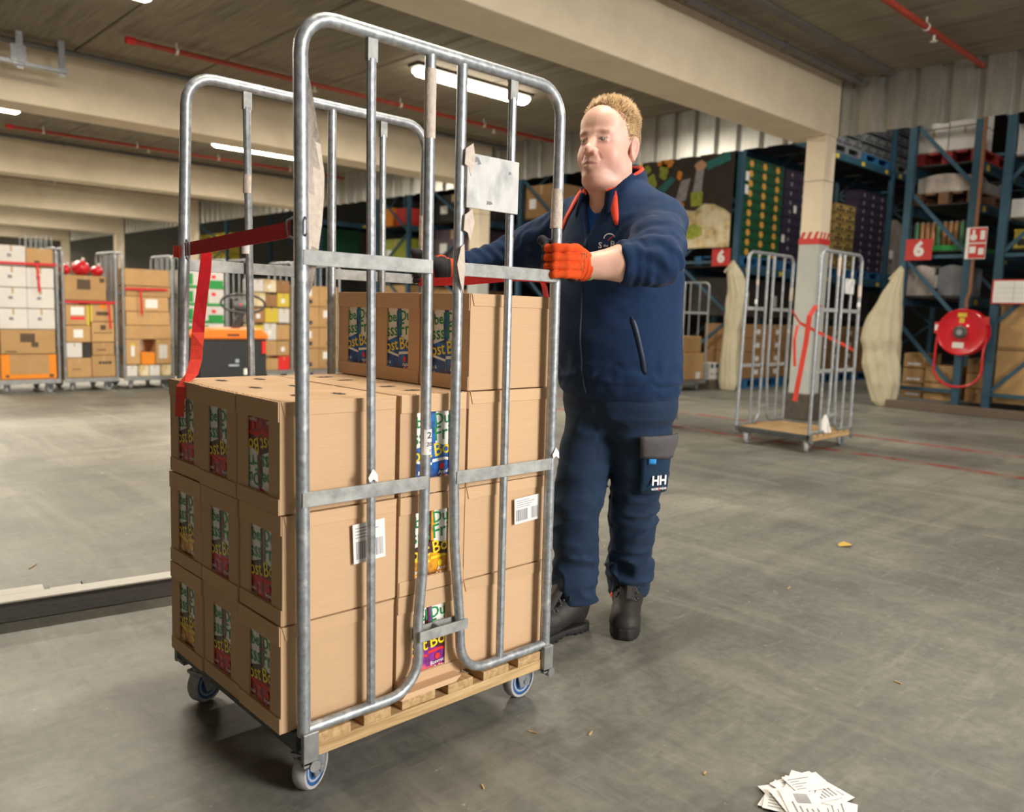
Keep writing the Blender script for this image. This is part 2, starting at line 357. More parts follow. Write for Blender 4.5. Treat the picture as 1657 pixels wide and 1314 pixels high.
# corrugated steel apron wall above the rack hall
def corrugated(name, y0, y1, z0, z1, x):
    pitch = 0.30; prof = []; y = y0
    while y < y1:
        for (dy, dx) in ((0.0, 0.0), (0.19, 0.0), (0.215, 0.05), (0.275, 0.05), (0.30, 0.0)):
            if y + dy <= y1: prof.append((y + dy, x + dx))
        y += pitch
    q = MB(); vs = []; fs = []
    for (a, b) in prof: vs += [(b, a, z0), (b, a, z1)]
    for i in range(len(prof) - 1): fs.append((2 * i, 2 * i + 1, 2 * i + 3, 2 * i + 2))
    n = len(vs); vs += [(a + 0.003, b, c) for a, b, c in vs]
    fs += [tuple(n + k for k in f[::-1]) for f in fs]; q.add(vs, fs)
    return q.build(name, 'galvanised_sheet', smooth=0)
for k in range(-1, 7):
    y0 = 4.22 + 5.55 * (k - 1) + 0.36; y1 = 4.22 + 5.55 * k + 0.36
    o = corrugated('wall_apron_%d' % (k + 2), y0, y1 - 0.02, 3.05, ZC + 0.02, XL - 0.01); struct(o); o['label'] = 'galvanised corrugated steel apron above the opening to the racks'
# rack hall shell and outer walls
q = MB(); q.box(8.85, 30, -9, 34, 6.3, 6.4); struct(q.build('ceiling_rack_hall', 'dark_roof', smooth=0))
q = MB(); q.box(8.82, 8.86, -9, 34, ZC + 0.02, 6.3); struct(q.build('wall_hall_side', 'wall_paint', smooth=0))
q = MB(); q.box(29.9, 30, -9, 34, 0, 6.3); struct(q.build('wall_far', 'dark_roof', smooth=0))
q = MB(); q.box(-6, 30, 33.5, 33.6, 0, 6.3); struct(q.build('wall_back', 'wall_paint', smooth=0))
q = MB(); q.box(-6.1, -6, -9, 34, 0, 3.8); struct(q.build('added_wall_left', 'wall_paint', smooth=0))  # unseen wall added to keep ambient light off left-facing sides
# sprinkler pipes along the bays
for k, (yy, xe) in enumerate(((2.87, -5.9), (8.50, 2.87), (14.1, 3.05), (19.7, 3.1), (25.2, 3.1))):
    r = thing('sprinkler_pipe', ['red sprinkler pipe running to the corrugated apron above the man', 'red sprinkler pipe with capped end above the loaded cage', 'red sprinkler pipe with capped end in the second bay back', 'red sprinkler pipe in the third bay back', 'red sprinkler pipe in the deepest bay'][k], 'pipe', (xe, yy, 3.53))
    q = MB(); q.cyl((xe, yy, 3.53), (XL, yy, 3.53), 0.026, n=12); q.build('pipe_run', 'pipe_red', r)
    q = MB(); q.cyl((xe - 0.03, yy, 3.53), (xe + 0.05, yy, 3.53), 0.036, n=12); q.build('end_cap', 'cap_red', r)
    for i in range(5):
        x = (xe + 0.45 + i * 1.35) if k else (3.4 + i * 1.3)
        if x > 8.5: break
        q = MB(); q.cyl((x, yy, 3.53), (x, yy, ZC), 0.008, n=6); q.cyl((x - 0.012, yy, 3.53), (x + 0.012, yy, 3.53), 0.033, n=12)
        q.build('pipe_hanger', 'signal_white', r)
        if i % 2 == 1 or k == 0:
            q = MB(); q.cyl((x + 0.18, yy, 3.51), (x + 0.18, yy, 3.46), 0.012, n=8); q.cyl((x + 0.18, yy, 3.455), (x + 0.18, yy, 3.46), 0.03, n=10); q.build('sprinkler_head', 'signal_white', r)
# grey conduits tucked beside the beams
for (yy, zz, rr, lab) in ((3.98, 3.54, 0.03, 'dark grey conduit pipe beside the beam over the man'), (9.45, 3.54, 0.03, 'dark grey conduit pipe beside the beam behind the loaded cage'), (9.62, 3.575, 0.018, 'thin grey conduit tight against the beam behind the loaded cage'), (15.0, 3.54, 0.03, 'dark grey conduit pipe beside the second beam behind the loaded cage')):
    q = MB(); q.cyl((-5.9, yy, zz), (XL - 0.05, yy, zz), rr, n=10)
    for i in range(9): q.cyl((-5 + i * 1.5, yy, zz), (-4.97 + i * 1.5, yy, zz), rr * 1.3, n=10)
    tag(q.build('conduit_pipe', 'pipe_grey'), lab, 'pipe')
q = MB(); q.box(-5.9, XL - 0.05, 3.66, 3.74, 3.58, 3.607); tag(q.build('cable_duct', 'pipe_grey', smooth=0), 'flat dark cable duct fixed to the slabs beside the conduit', 'duct')
# hanging galvanised rail, upper left
r = thing('hanging_rail', 'galvanised mounting rail hanging from the slabs by flat straps', 'rail', (2.53, 9.3, 3.3))
q = MB(); q.box(-1, 2.54, 9.28, 9.32, 3.29, 3.33); q.build('rail_profile', 'galvanised', r, smooth=0, bevel=0.003)
for x in (2.50, 2.13 - 0.0, 0.9):
    q = MB(); q.box(x - 0.03, x + 0.03, 9.315, 9.325, 3.26, 3.61); q.build('hanger_strap', 'galvanised', r, smooth=0)
q = MB(); q.box(2.04, 2.17, 9.26, 9.28, 3.31, 3.47); q.build('clamp_plate', 'galvanised', r, smooth=0)
# fluorescent fixtures
LAMPS = [(5.28, 7.20), (1.00, 7.20), (5.56, 12.85), (1.30, 12.85), (5.3, 18.4), (1.0, 18.4), (5.3, 24.0), (5.3, 1.7), (1.0, 1.7), (5.3, -3.6), (1.0, -3.6), (1.0, 24.0), (5.3, 29.5), (1.0, 29.5)]  # row behind the camera and the closing entries are added for fill
LAB = {0: 'lit fluorescent ceiling fixture above the loaded cage', 1: 'lit fluorescent fixture nearest the capped red pipe end', 2: 'lit fluorescent fixture in the bay behind the second beam', 3: 'lit fluorescent fixture beside the capped pipe in the second bay'}
for i, (x, y) in enumerate(LAMPS):
    r = thing('ceiling_light', LAB.get(i, 'lit fluorescent ceiling fixture, ' + ('third bay back, by the racks', 'third bay back, by the open floor', 'fourth bay back', 'above the man', 'above the open floor beside the cage', 'added behind the viewer, by the racks', 'added behind the viewer, by the open floor', 'added in the fourth bay back, by the open floor', 'added in the last bay, by the racks', 'added in the last bay, by the open floor')[i - 4]), 'ceiling light', (x, y, 3.62), 'fluorescent ceiling fixtures')
    L = 1.62; z0 = 3.50
    q = MB(); q.box(x - 0.03, x + L + 0.03, y - 0.095, y + 0.095, 3.575, 3.612); q.build('housing', 'lamp_body', r, smooth=0, bevel=0.01)
    q = MB(); ring = []
    n = 10
    prof = [(0.0, 0.02, 0.05), (0.015, 0.045, 0.075), (0.05, 0.06, 0.088), (L - 0.05, 0.06, 0.088), (L - 0.015, 0.045, 0.075), (L, 0.02, 0.05)]
    vs = []; fs = []
    for (a, h, w) in prof:
        for j in range(n + 1):
            t = PI * j / n; vs.append((x + a, y + w * math.cos(t), 3.577 - 0.02 - h * 1.2 * math.sin(t)))
    k = n + 1
    for a in range(len(prof) - 1):
        for j in range(n): fs.append((a * k + j, a * k + j + 1, (a + 1) * k + j + 1, (a + 1) * k + j))
    fs.append(tuple(range(k))); fs.append(tuple((len(prof) - 1) * k + j for j in range(k - 1, -1, -1)))
    for a in range(len(prof) - 1): fs.append((a * k, (a + 1) * k, (a + 1) * k + n, a * k + n))
    q.add(vs, fs); q.build('diffuser', 'lamp_diffuser', r)
    area_light('fixture_glow', (x + L / 2, y, 3.47), (x + L / 2, y, 0), L, 0.14, 195 if y > 3 else 55, (1.0, 0.89, 0.72), 175)

# unseen lamps added above the rack hall to brighten it
for i, (x, y) in enumerate(((9.9, 5.6), (9.9, 1.0), (9.9, 12.5), (9.9, 18.5), (9.9, 25.0), (14.5, 5.6), (14.0, 9.4))):
    r = thing('added_hall_lamp', 'added unseen lamp brightening the rack hall, %s' % ('at the hose-reel aisle mouth', 'past the hose reel', 'at the kraft rack', 'at the far racks', 'at the yellow crate rack', 'deep in the crate aisle', 'behind the poster rack')[i], 'ceiling light', (x, y, 6.25))
    q = MB(); q.lathe([(0.05, 0.45), (0.08, 0.3), (0.24, 0.05), (0.25, 0.0)], (x, y, 5.82), n=20); q.build('reflector', 'lamp_body', r)
    q = MB(); q.lathe([(0.001, 0.0), (0.22, 0.0), (0.22, 0.01)], (x, y, 5.84), n=20); q.build('diffuser', 'lamp_diffuser', r)
    area_light('added_hall_fill', (x, y, 5.78), (x, y, 0), 0.45, 0.45, 70, (1.0, 0.90, 0.75), 175)

# ================================================================== LOADED ROLL CAGE
def frame_panel(r, y, xl, xr, z0, z1, bars, gap, xlb, xrb, tube_r=0.0145, near=True, lean=0.0):
    # bars: X of the four uprights; outer frame is one bent tube whose bottom ends curl up around the centre gap
    rc = 0.075
    out = [(xlb, y, z0)]
    out += [(xl, y, z1 - rc)]
    out += [tuple(p) for p in arc((xl + rc, y, z1 - rc), rc, PI, PI / 2, 6)][1:]
    out += [tuple(p) for p in arc((xr - rc, y, z1 - rc), rc, PI / 2, 0, 6)]
    out += [(xrb, y, z0)]
    q = MB(); q.tube(out, tube_r, 12); q.build('outer_frame', 'galvanised', r)
    def up(x, za, zb_, xa=None):
        q = MB(); xa = x if xa is None else xa
        q.tube([(xa, y, za), (x, y, zb_ - 0.10), (x, y, zb_ - 0.05)], 0.0105, 10); q.beam((x, y, zb_ - 0.055), (x, y, zb_ - 0.004), 0.024, 0.012, up=(0, 1, 0), m=1); q.build('upright_bar', ['galvanised', 'galvanised_strip'], r)
    b1, b2, b3, b4 = bars; zl = z0 + 0.012
    up(b1, zl, z1 - 0.004, b1 + 0.02); up(b4, zl, z1 - 0.004, b4 + 0.015)
    # left loop: upright b2 bends out and curls to the bottom left corner
    rb = 0.085
    pts = [(b2, y, z1 - 0.01), (b2, y, z1 - 0.06), (b2 + 0.008, y, 0.70), (b2 + 0.006, y, 0.45)]
    cb = (b2 + 0.0 - rb, y, zl + rb)
    pts += [(b2 - 0.004, y, 0.33)] + [tuple(p) for p in arc(cb, rb, 0.0, -PI / 2, 7)] + [(xlb, y, zl)]
    q = MB(); q.tube(pts, 0.0125, 12); q.build('gate_loop', 'galvanised', r)
    pts = [(b3, y, z1 - 0.01), (b3, y, z1 - 0.06), (b3 + 0.004, y, 0.70), (b3 + 0.012, y, 0.5), (b3 + 0.034, y, 0.31)]
    cb = (b3 + 0.038 + rb, y, zl + rb)
    pts += [tuple(p) for p in arc(cb, rb, PI, 1.5 * PI, 7)] + [(xrb, y, zl)]
    q = MB(); q.tube(pts, 0.0125, 12); q.build('gate_loop', 'galvanised', r)
    yy = y - 0.012 if near else y + 0.012
    for z in (1.175, 0.675):
        for (a, b) in ((xl, b2 + 0.008), (b3 + 0.002, xr)):
            q = MB(); q.box(a, b, yy - 0.003, yy + 0.003, z - 0.0155, z + 0.0155); q.build('cross_strip', 'galvanised_strip', r, smooth=0, bevel=0.001)
    # wrap-round clip linking the two loops
    z = 0.30
    q = MB(); q.box(b2 - 0.012, b3 + 0.046, yy - 0.008, yy - 0.003, z - 0.013, z + 0.013); q.box(b2 - 0.012, b3 + 0.046, y + 0.013, y + 0.018, z - 0.013, z + 0.013)
    q.box(b2 + 0.05, b2 + 0.056, yy - 0.005, y + 0.015, z - 0.013, z + 0.013)
    q.build('loop_clip', 'galvanised_strip', r, smooth=0, bevel=0.001)
def residue(r, pts, rr, name='tape_remnant', m='tape_residue'):
    q = MB(); k = len(pts)
    q.tube(pts, [rr * (1 + 0.05 * random.uniform(-1, 1)) for _ in pts], 12, cap=True); o = q.build(name, m, r, smooth=60); return o
def caster(r, x, y, yaw, zt, blue=True, R=0.052):
    # fork + wheel + hub; wheel axle along local y
    c, s = math.cos(yaw), math.sin(yaw); A = Vector((-s, c, 0)); Fw = Vector((c, s, 0)); O = Vector((x, y, R))
    fk = MB()
    for sg in (-1, 1):
        p = O + A * sg * 0.024
        fk.prism([(-0.018, -0.016), (0.018, -0.016), (0.034, zt - R - 0.012), (-0.034, zt - R - 0.012)], p - A * 0.002, Fw, (0, 0, 1), A * 0.004)
    fk.obox(O + Vector((0, 0, zt - R - 0.010)), (0.075, 0.056, 0.008), Matrix.Rotation(yaw, 3, 'Z')); fk.cyl(O + Vector((0, 0, zt - R - 0.006)), O + Vector((0, 0, zt - R)), 0.034, n=16)
    f = fk.build('caster_fork', 'galvanised', r, smooth=30)
    def disc(name, m, prof, parent):
        q = MB(); n = 28; vs = []; fs = []; ms = []
        for (rad, h) in prof:
            for j in range(n):
                a = 2 * PI * j / n; vs.append(O + A * h + (Fw * math.cos(a) + Vector((0, 0, 1)) * math.sin(a)) * rad)
        k = len(prof)
        for i in range(k - 1):
            for j in range(n): fs.append((i * n + j, i * n + (j + 1) % n, (i + 1) * n + (j + 1) % n, (i + 1) * n + j))
        q.add(vs, fs); return q.build(name, m, parent)
    w = 0.016
    t = disc('wheel', 'wheel_tread', [(R * 0.80, -w), (R * 0.93, -w), (R, -w * 0.6), (R, w * 0.6), (R * 0.93, w), (R * 0.80, w)], r)
    disc('wheel_rim', 'wheel_blue' if blue else 'wheel_pale', [(0.006, -w * 0.9), (R * 0.80, -w * 0.9), (R * 0.80, w * 0.9), (0.006, w * 0.9)], t)
    if blue:
        for sg in (-1, 1): disc('rim_ring', 'wheel_pale', [(R * 0.55, sg * w * 0.92), (R * 0.62, sg * w * 1.0), (R * 0.66, sg * w * 0.92)], t)
    q = MB(); q.cyl(O - A * 0.032, O + A * 0.032, 0.008, n=8); q.build('axle_bolt', 'galvanised', t)

CAGE = thing('roll_cage', 'galvanised roll cage loaded with juice boxes, pushed by the man', 'roll cage', (1.22, 1.86, 0))
frame_panel(CAGE, 1.518, 0.835, 1.577, 0.150, 1.65, (1.0, 1.155, 1.247, 1.408), None, 0.848, 1.594)
frame_panel(CAGE, 2.192, 0.878, 1.655, 0.150, 1.662, (1.045, 1.205, 1.31, 1.49), None, 0.842, 1.65, near=False)
# deck: two end channels, stringers, cross slats
for (a, b) in ((0.836, 0.872), (1.575, 1.615)):
    q = MB(); q.box(a, b, 1.535, 2.175, 0.105, 0.148); q.build('end_channel', 'steel_dark', CAGE, smooth=0, bevel=0.004)
for y in (1.515, 1.82, 2.125):
    q = MB(); q.box(0.873, 1.574, y - 0.006, y + 0.055, 0.096, 0.124); q.build('stringer', 'pine', CAGE, smooth=0, bevel=0.002)
x = 0.875
for i, w in enumerate((0.085, 0.075, 0.10, 0.082, 0.09, 0.085)):
    q = MB(); q.box(x, x + w, 1.505 + random.uniform(-0.004, 0.01), 2.19, 0.1245, 0.148); q.build('deck_slat', 'pine_y', CAGE, smooth=0, bevel=0.002); x += w + 0.0355
for (a, b, c, d) in ((0.835, 0.872, 1.495, 1.509), (1.572, 1.607, 1.495, 1.509), (0.835, 0.872, 2.20, 2.214), (1.63, 1.667, 2.20, 2.214)):
    q = MB(); q.box(a, b, c, d, 0.085, 0.162); q.box(a, b, min(c, 1.53) if c < 1.8 else 2.15, max(d, 1.53) if c < 1.8 else d, 0.090, 0.098); q.build('corner_bracket', 'galvanised_dull', CAGE, smooth=0, bevel=0.002)
    q = MB(); q.cyl((a + 0.026, c - 0.004, 0.085), (a + 0.026, d, 0.085), 0.013, n=12); q.build('bracket_pin', 'galvanised_dull', CAGE)
caster(CAGE, 0.885, 1.555, math.radians(28), 0.100); caster(CAGE, 0.875, 2.10, math.radians(20), 0.100); caster(CAGE, 1.552, 1.575, math.radians(5), 0.100); caster(CAGE, 1.58, 2.12, math.radians(30), 0.100)
# worn plate between the uprights
q = MB(); q.box(1.253, 1.418, 1.498, 1.503, 1.318, 1.443); pl = q.build('label_plate', 'sign_worn', CAGE, smooth=0, bevel=0.001)
q = MB()
for (dx, dz, s_) in ((0.022, 0.105, 0.016), (0.03, 0.1, 0.012), (0.13, 0.09, 0.01), (0.062, 0.012, 0.011), (0.07, 0.012, 0.011)):
    q.prism([(0, 0), (s_, s_ * 0.3), (s_ * 0.7, s_ * 0.75), (s_ * 0.1, s_ * 0.9)], (1.253 + dx, 1.4975, 1.318 + dz), (1, 0, 0), (0, 0, 1), (0, 0.0005, 0))
q.build('scribble', 'ink_grey', pl, smooth=0)
for (x, z, s_) in ((1.256, 1.44, 0.03), (1.258, 1.29, 0.02)):
    q = MB(); q.prism([(-0.01, 0.02), (0.012, 0.035), (0.02, 0.005), (0.008, -0.04), (0.0, -0.02), (-0.012, -0.015)], (x, 1.497, z - 0.01), (1, 0, 0), (0, 0, 1), (0, 0.001, 0)); q.build('torn_label', 'tape_residue', CAGE, smooth=0)
q = MB(); q.prism([(-0.006, 0.02), (0.004, 0.028), (0.008, -0.03), (0.004, -0.085), (-0.006, -0.06), (-0.016, -0.02)], (1.246, 1.4985, 1.205), (1, 0, 0), (0, 0, 1), (0, 0.002, 0)); q.build('torn_label', 'tape_residue', CAGE, smooth=0)
# tape remnants round the tubes
residue(CAGE, [(1.1565, 1.518, 1.46), (1.156, 1.518, 1.54), (1.156, 1.518, 1.61)], 0.0135)
residue(CAGE, [(1.5765, 1.518, 1.30), (1.577, 1.518, 1.40)], 0.0155); residue(CAGE, [(1.5785, 1.518, 1.215), (1.578, 1.518, 1.255)], 0.0152, 'white_label', 'paper_white')
residue(CAGE, [(1.045, 2.192, 1.38), (1.045, 2.192, 1.43)], 0.0115); residue(CAGE, [(1.04, 2.192, 1.215), (1.041, 2.192, 1.255)], 0.0115, 'white_label', 'paper_white')
residue(CAGE, [(1.654, 2.192, 1.26), (1.654, 2.192, 1.38)], 0.0152)
q = MB(); pts = [(0.006, 0.26), (0.012, 0.20), (0.03, 0.10), (0.045, 0.05), (0.052, 0.0), (0.05, -0.06), (0.038, -0.10), (0.02, -0.17), (0.008, -0.20)]
vs = []; fs = []
for i, (w, z) in enumerate(pts):
    for j in range(4):
        t = j / 3; vs.append((0.84 + w * t + 0.004, 1.52 + 0.014 * math.sin(3 * t + i) , 1.30 + z + 0.006 * math.sin(5 * t + 2 * i)))
for i in range(len(pts) - 1):
    for j in range(3): fs.append((i * 4 + j, i * 4 + j + 1, (i + 1) * 4 + j + 1, (i + 1) * 4 + j))
q.add(vs, fs); q.build('torn_tape', 'tape_residue', CAGE)
# curled sticker on the lower part of upright two and three
q = MB(); n = 7; vs = []; fs = []
for i in range(n):
    a = -PI * 0.95 + PI * 0.9 * i / (n - 1)
    for z in (0.80, 0.74): vs.append((1.1635 + 0.0135 * math.cos(a), 1.518 + 0.0135 * math.sin(a), z))
for i in range(n - 1): fs.append((2 * i, 2 * i + 1, 2 * i + 3, 2 * i + 2))
q.add(vs, fs)
sk = q.build('shelf_sticker', 'paper_white', CAGE)
q = MB(); q.text('2', (1.1635, 1.5035, 0.786), (1, 0, 0), (0, 0, 1), 0.022, bold=0.01); q.text('20', (1.1635, 1.5035, 0.765), (1, 0, 0), (0, 0, 1), 0.014); q.text('2', (1.166, 1.5035, 0.75), (1, 0, 0), (0, 0, 1), 0.01); q.build('sticker_print', 'ink_black', sk, smooth=0)
for k, (x, z) in enumerate(((1.005, 0.705), (1.590, 0.70))):
    q = MB(); q.prism([(-0.012, 0.0), (0.0, 0.02), (0.012, 0.006), (0.014, -0.012), (0.002, -0.004), (-0.008, -0.01)], (x, 1.4995, z), (1, 0, 0), (0, 0, 1), (0, 0.0015, 0)); q.build('torn_label', 'paper_white', CAGE, smooth=0)

# ---------------- red lashing straps
def ribbon(name, pts, width_dir, w, m, parent, thick=0.0016):
    pts = [Vector(p) for p in pts]; wd = [Vector(d) for d in width_dir] if isinstance(width_dir, list) else [Vector(width_dir)] * len(pts)
    vs = []; fs = []
    for p, d in zip(pts, wd):
        d = d.normalized(); vs += [p - d * w / 2, p + d * w / 2]
    for i in range(len(pts) - 1): fs.append((2 * i, 2 * i + 1, 2 * i + 3, 2 * i + 2))
    q = MB(); q.add(vs, fs); o = q.build(name, m, parent, smooth=0)
    md = o.modifiers.new('solid', 'SOLIDIFY'); md.thickness = thick; md.offset = 0
    return o
ST = thing('lashing_strap', 'red lashing strap across the open end of the loaded cage', 'strap', (0.85, 1.85, 1.2))
ribbon('strap_band', [(0.862, 2.170, 1.213), (0.858, 2.0, 1.218), (0.852, 1.8, 1.226), (0.846, 1.62, 1.232), (0.843, 1.575, 1.234)], (0, 0.02, 1), 0.034, 'strap_red', ST)
q = MB(); loop = [(0.839, 1.580, 1.2515), (0.839, 1.548, 1.2575), (0.838, 1.51, 1.2575), (0.838, 1.495, 1.249), (0.838, 1.494, 1.222), (0.839, 1.512, 1.213), (0.842, 1.548, 1.213), (0.843, 1.580, 1.2195), (0.841, 1.582, 1.236), (0.839, 1.580, 1.2515)]
q.tube(loop, 0.0024, 8); q.build('hook_ring', 'galvanised', ST)
ribbon('knot_loop', [(0.850, 2.175, 1.205), (0.842, 2.192, 1.208), (0.848, 2.212, 1.208), (0.870, 2.213, 1.210), (0.884, 2.195, 1.213), (0.872, 2.172, 1.214)], (0, 0, 1), 0.03, 'strap_orange', ST)
q = MB()
for z in (1.19, 1.236): q.cyl((0.856, 2.145, z), (0.850, 2.112, z - 0.008), 0.0028, n=8)
q.cyl((0.856, 2.145, 1.188), (0.856, 2.145, 1.238), 0.0028, n=8); q.cyl((0.850, 2.112, 1.18), (0.850, 2.112, 1.23), 0.0028, n=8); q.build('buckle', 'galvanised', ST)
WD = (0.70, -0.70, 0.0)
ribbon('strap_tail', [(0.900, 2.12, 1.213), (0.897, 2.118, 1.196), (0.892, 2.116, 1.155), (0.882, 2.112, 1.10), (0.871, 2.108, 1.03), (0.868, 2.106, 1.00)], [(0.5, -0.6, -0.55), (0.6, -0.65, -0.4), (0.7, -0.7, -0.15), (0.7, -0.7, -0.12), (0.55, -0.45, -0.05), (0.5, -0.3, 0)], 0.031, 'strap_red', ST)
ribbon('strap_tail', [(0.868, 2.106, 1.00), (0.862, 2.10, 0.965), (0.855, 2.09, 0.93), (0.836, 2.07, 0.895), (0.803, 2.06, 0.865), (0.797, 2.055, 0.79)], [(0.5, -0.3, 0), (0.5, -0.5, 0), (0.6, -0.6, 0), (0.6, -0.6, 0), (0.3, -0.9, 0), (0.3, -0.9, 0)], 0.031, 'strap_orange', ST)
ST2 = thing('lashing_strap', 'red lashing strap passing under the gloved hands at the pushed end', 'strap', (1.63, 1.85, 1.18))
ribbon('strap_band', [(1.628, 2.18, 1.165), (1.630, 1.95, 1.168), (1.632, 1.72, 1.18), (1.61, 1.545, 1.172)], (0, 0, 1), 0.026, 'strap_red', ST2)
ribbon('strap_tail', [(1.618, 1.62, 1.19), (1.625, 1.60, 1.15), (1.622, 1.585, 1.10)], (0.3, 1, 0), 0.028, 'strap_red', ST2)

# ---------------- cardboard juice boxes
BL, BW, BH = 0.2925, 0.2005, 0.2405
FL = {'red': ('fruit_red', 'print_dark', ('Framboos', '& Cranberry')), 'orange': ('fruit_orange', 'print_dark', ('Ananas', '& Mango')), 'blue': ('fruit_blue', 'fruit_blue', ('Appel &', 'Perzik')), 'purple': ('fruit_purple', 'print_dark', ('Bosvruchten', '& Appel'))}
def carton_mesh(flavour, side):
    # carton face in plane x = 0.006; viewer (looking along +x) sees +y on the left
    fr, dk, (t1, t2) = FL[flavour]; q = MB(); W = 0.0975
    yc = BW / 2 + (W / 2 + 0.0005) * (1 if side == 'l' else -1)
    x = 0.006; y0, y1 = yc - W / 2, yc + W / 2; zb, zt = 0.006, 0.214
    q.box(x, x + 0.06, y0, y1, zb, zt, 0)
    u = (0, -1, 0); v = (0, 0, 1); O = lambda d: (x - d, yc, zb)
    H = W / 2
    q.poly([(-H, 0.0), (H, 0.0), (H, 0.092), (0.0, 0.082), (-H, 0.094)], O(0.0004), u, v, 1)      # fruit
    q.poly([(-H, 0.085), (0, 0.074), (H, 0.083), (H, 0.118), (0, 0.103), (-H, 0.116)], O(0.0008), u, v, 2)  # dark band
    # side edge stripes of the artwork
    q.poly([(-H, 0.115), (-H + 0.008, 0.113), (-H + 0.013, 0.16), (-H + 0.006, 0.205), (-H, 0.206)], O(0.0008), u, v, 1)
    q.poly([(H, 0.115), (H - 0.006, 0.112), (H - 0.012, 0.16), (H - 0.004, 0.205), (H, 0.206)], O(0.0008), u, v, 2)
    q.poly([(H - 0.03, 0.196), (H - 0.004, 0.19), (H, 0.208), (H - 0.026, 0.208)], O(0.0008), u, v, 5)
    lf = side == 'l'; al = 'RIGHT' if lf else 'LEFT'; ya = yc - (H - 0.003) if lf else yc + (H - 0.003); cl = (-W + 0.004, 0.004) if lf else (-0.004, W - 0.004)
    q.text('Dubbel', O(0.0012)[:1] + (ya, zb + 0.170), u, v, 0.0400, 3, align=al, bold=0.012, rot=0.10, clip=cl)
    q.text('Frisss', O(0.0012)[:1] + (ya, zb + 0.134), u, v, 0.0500, 3, align=al, bold=0.010, rot=0.10, clip=cl)
    q.text('Boost', O(0.0014)[:1] + (ya, zb + 0.094), u, v, 0.0460, 4, align=al, bold=0.014, rot=0.16, clip=cl)
    # fruit rounds and swooshes
    for (a, b, rr, mm) in ((-0.012, 0.022, 0.013, 1), (0.016, 0.045, 0.010, 1), (-0.02, 0.055, 0.008, 4 if flavour == 'orange' else 5)):
        q.poly([(a + rr * math.cos(t * PI / 6), b + rr * math.sin(t * PI / 6)) for t in range(12)], O(0.0010 + 0.0002 * mm), u, v, 5 if (flavour in ('red', 'purple', 'blue') and rr > 0.009 and b < 0.03) else mm)
    q.poly([(-H, 0.066), (-0.01, 0.07), (H, 0.06), (H, 0.066), (-0.01, 0.077), (-H, 0.074)], O(0.001), u, v, 0 if flavour == 'blue' else 4 if flavour == 'orange' else 5)
    q.text(t1, O(0.0016)[:1] + (yc + 0.008, zb + 0.042), u, v, 0.0135, 0, bold=0.01, rot=0.08, clip=(-W / 2 + 0.012, W / 2 - 0.012)); q.text(t2, O(0.0016)[:1] + (yc + 0.008, zb + 0.029), u, v, 0.0135, 0, bold=0.01, rot=0.08, clip=(-W / 2 + 0.012, W / 2 - 0.012))
    return q
CM = ['print_white', 'FR', 'DK', 'print_green', 'print_yellow', 'print_red_logo']
_proto = {}
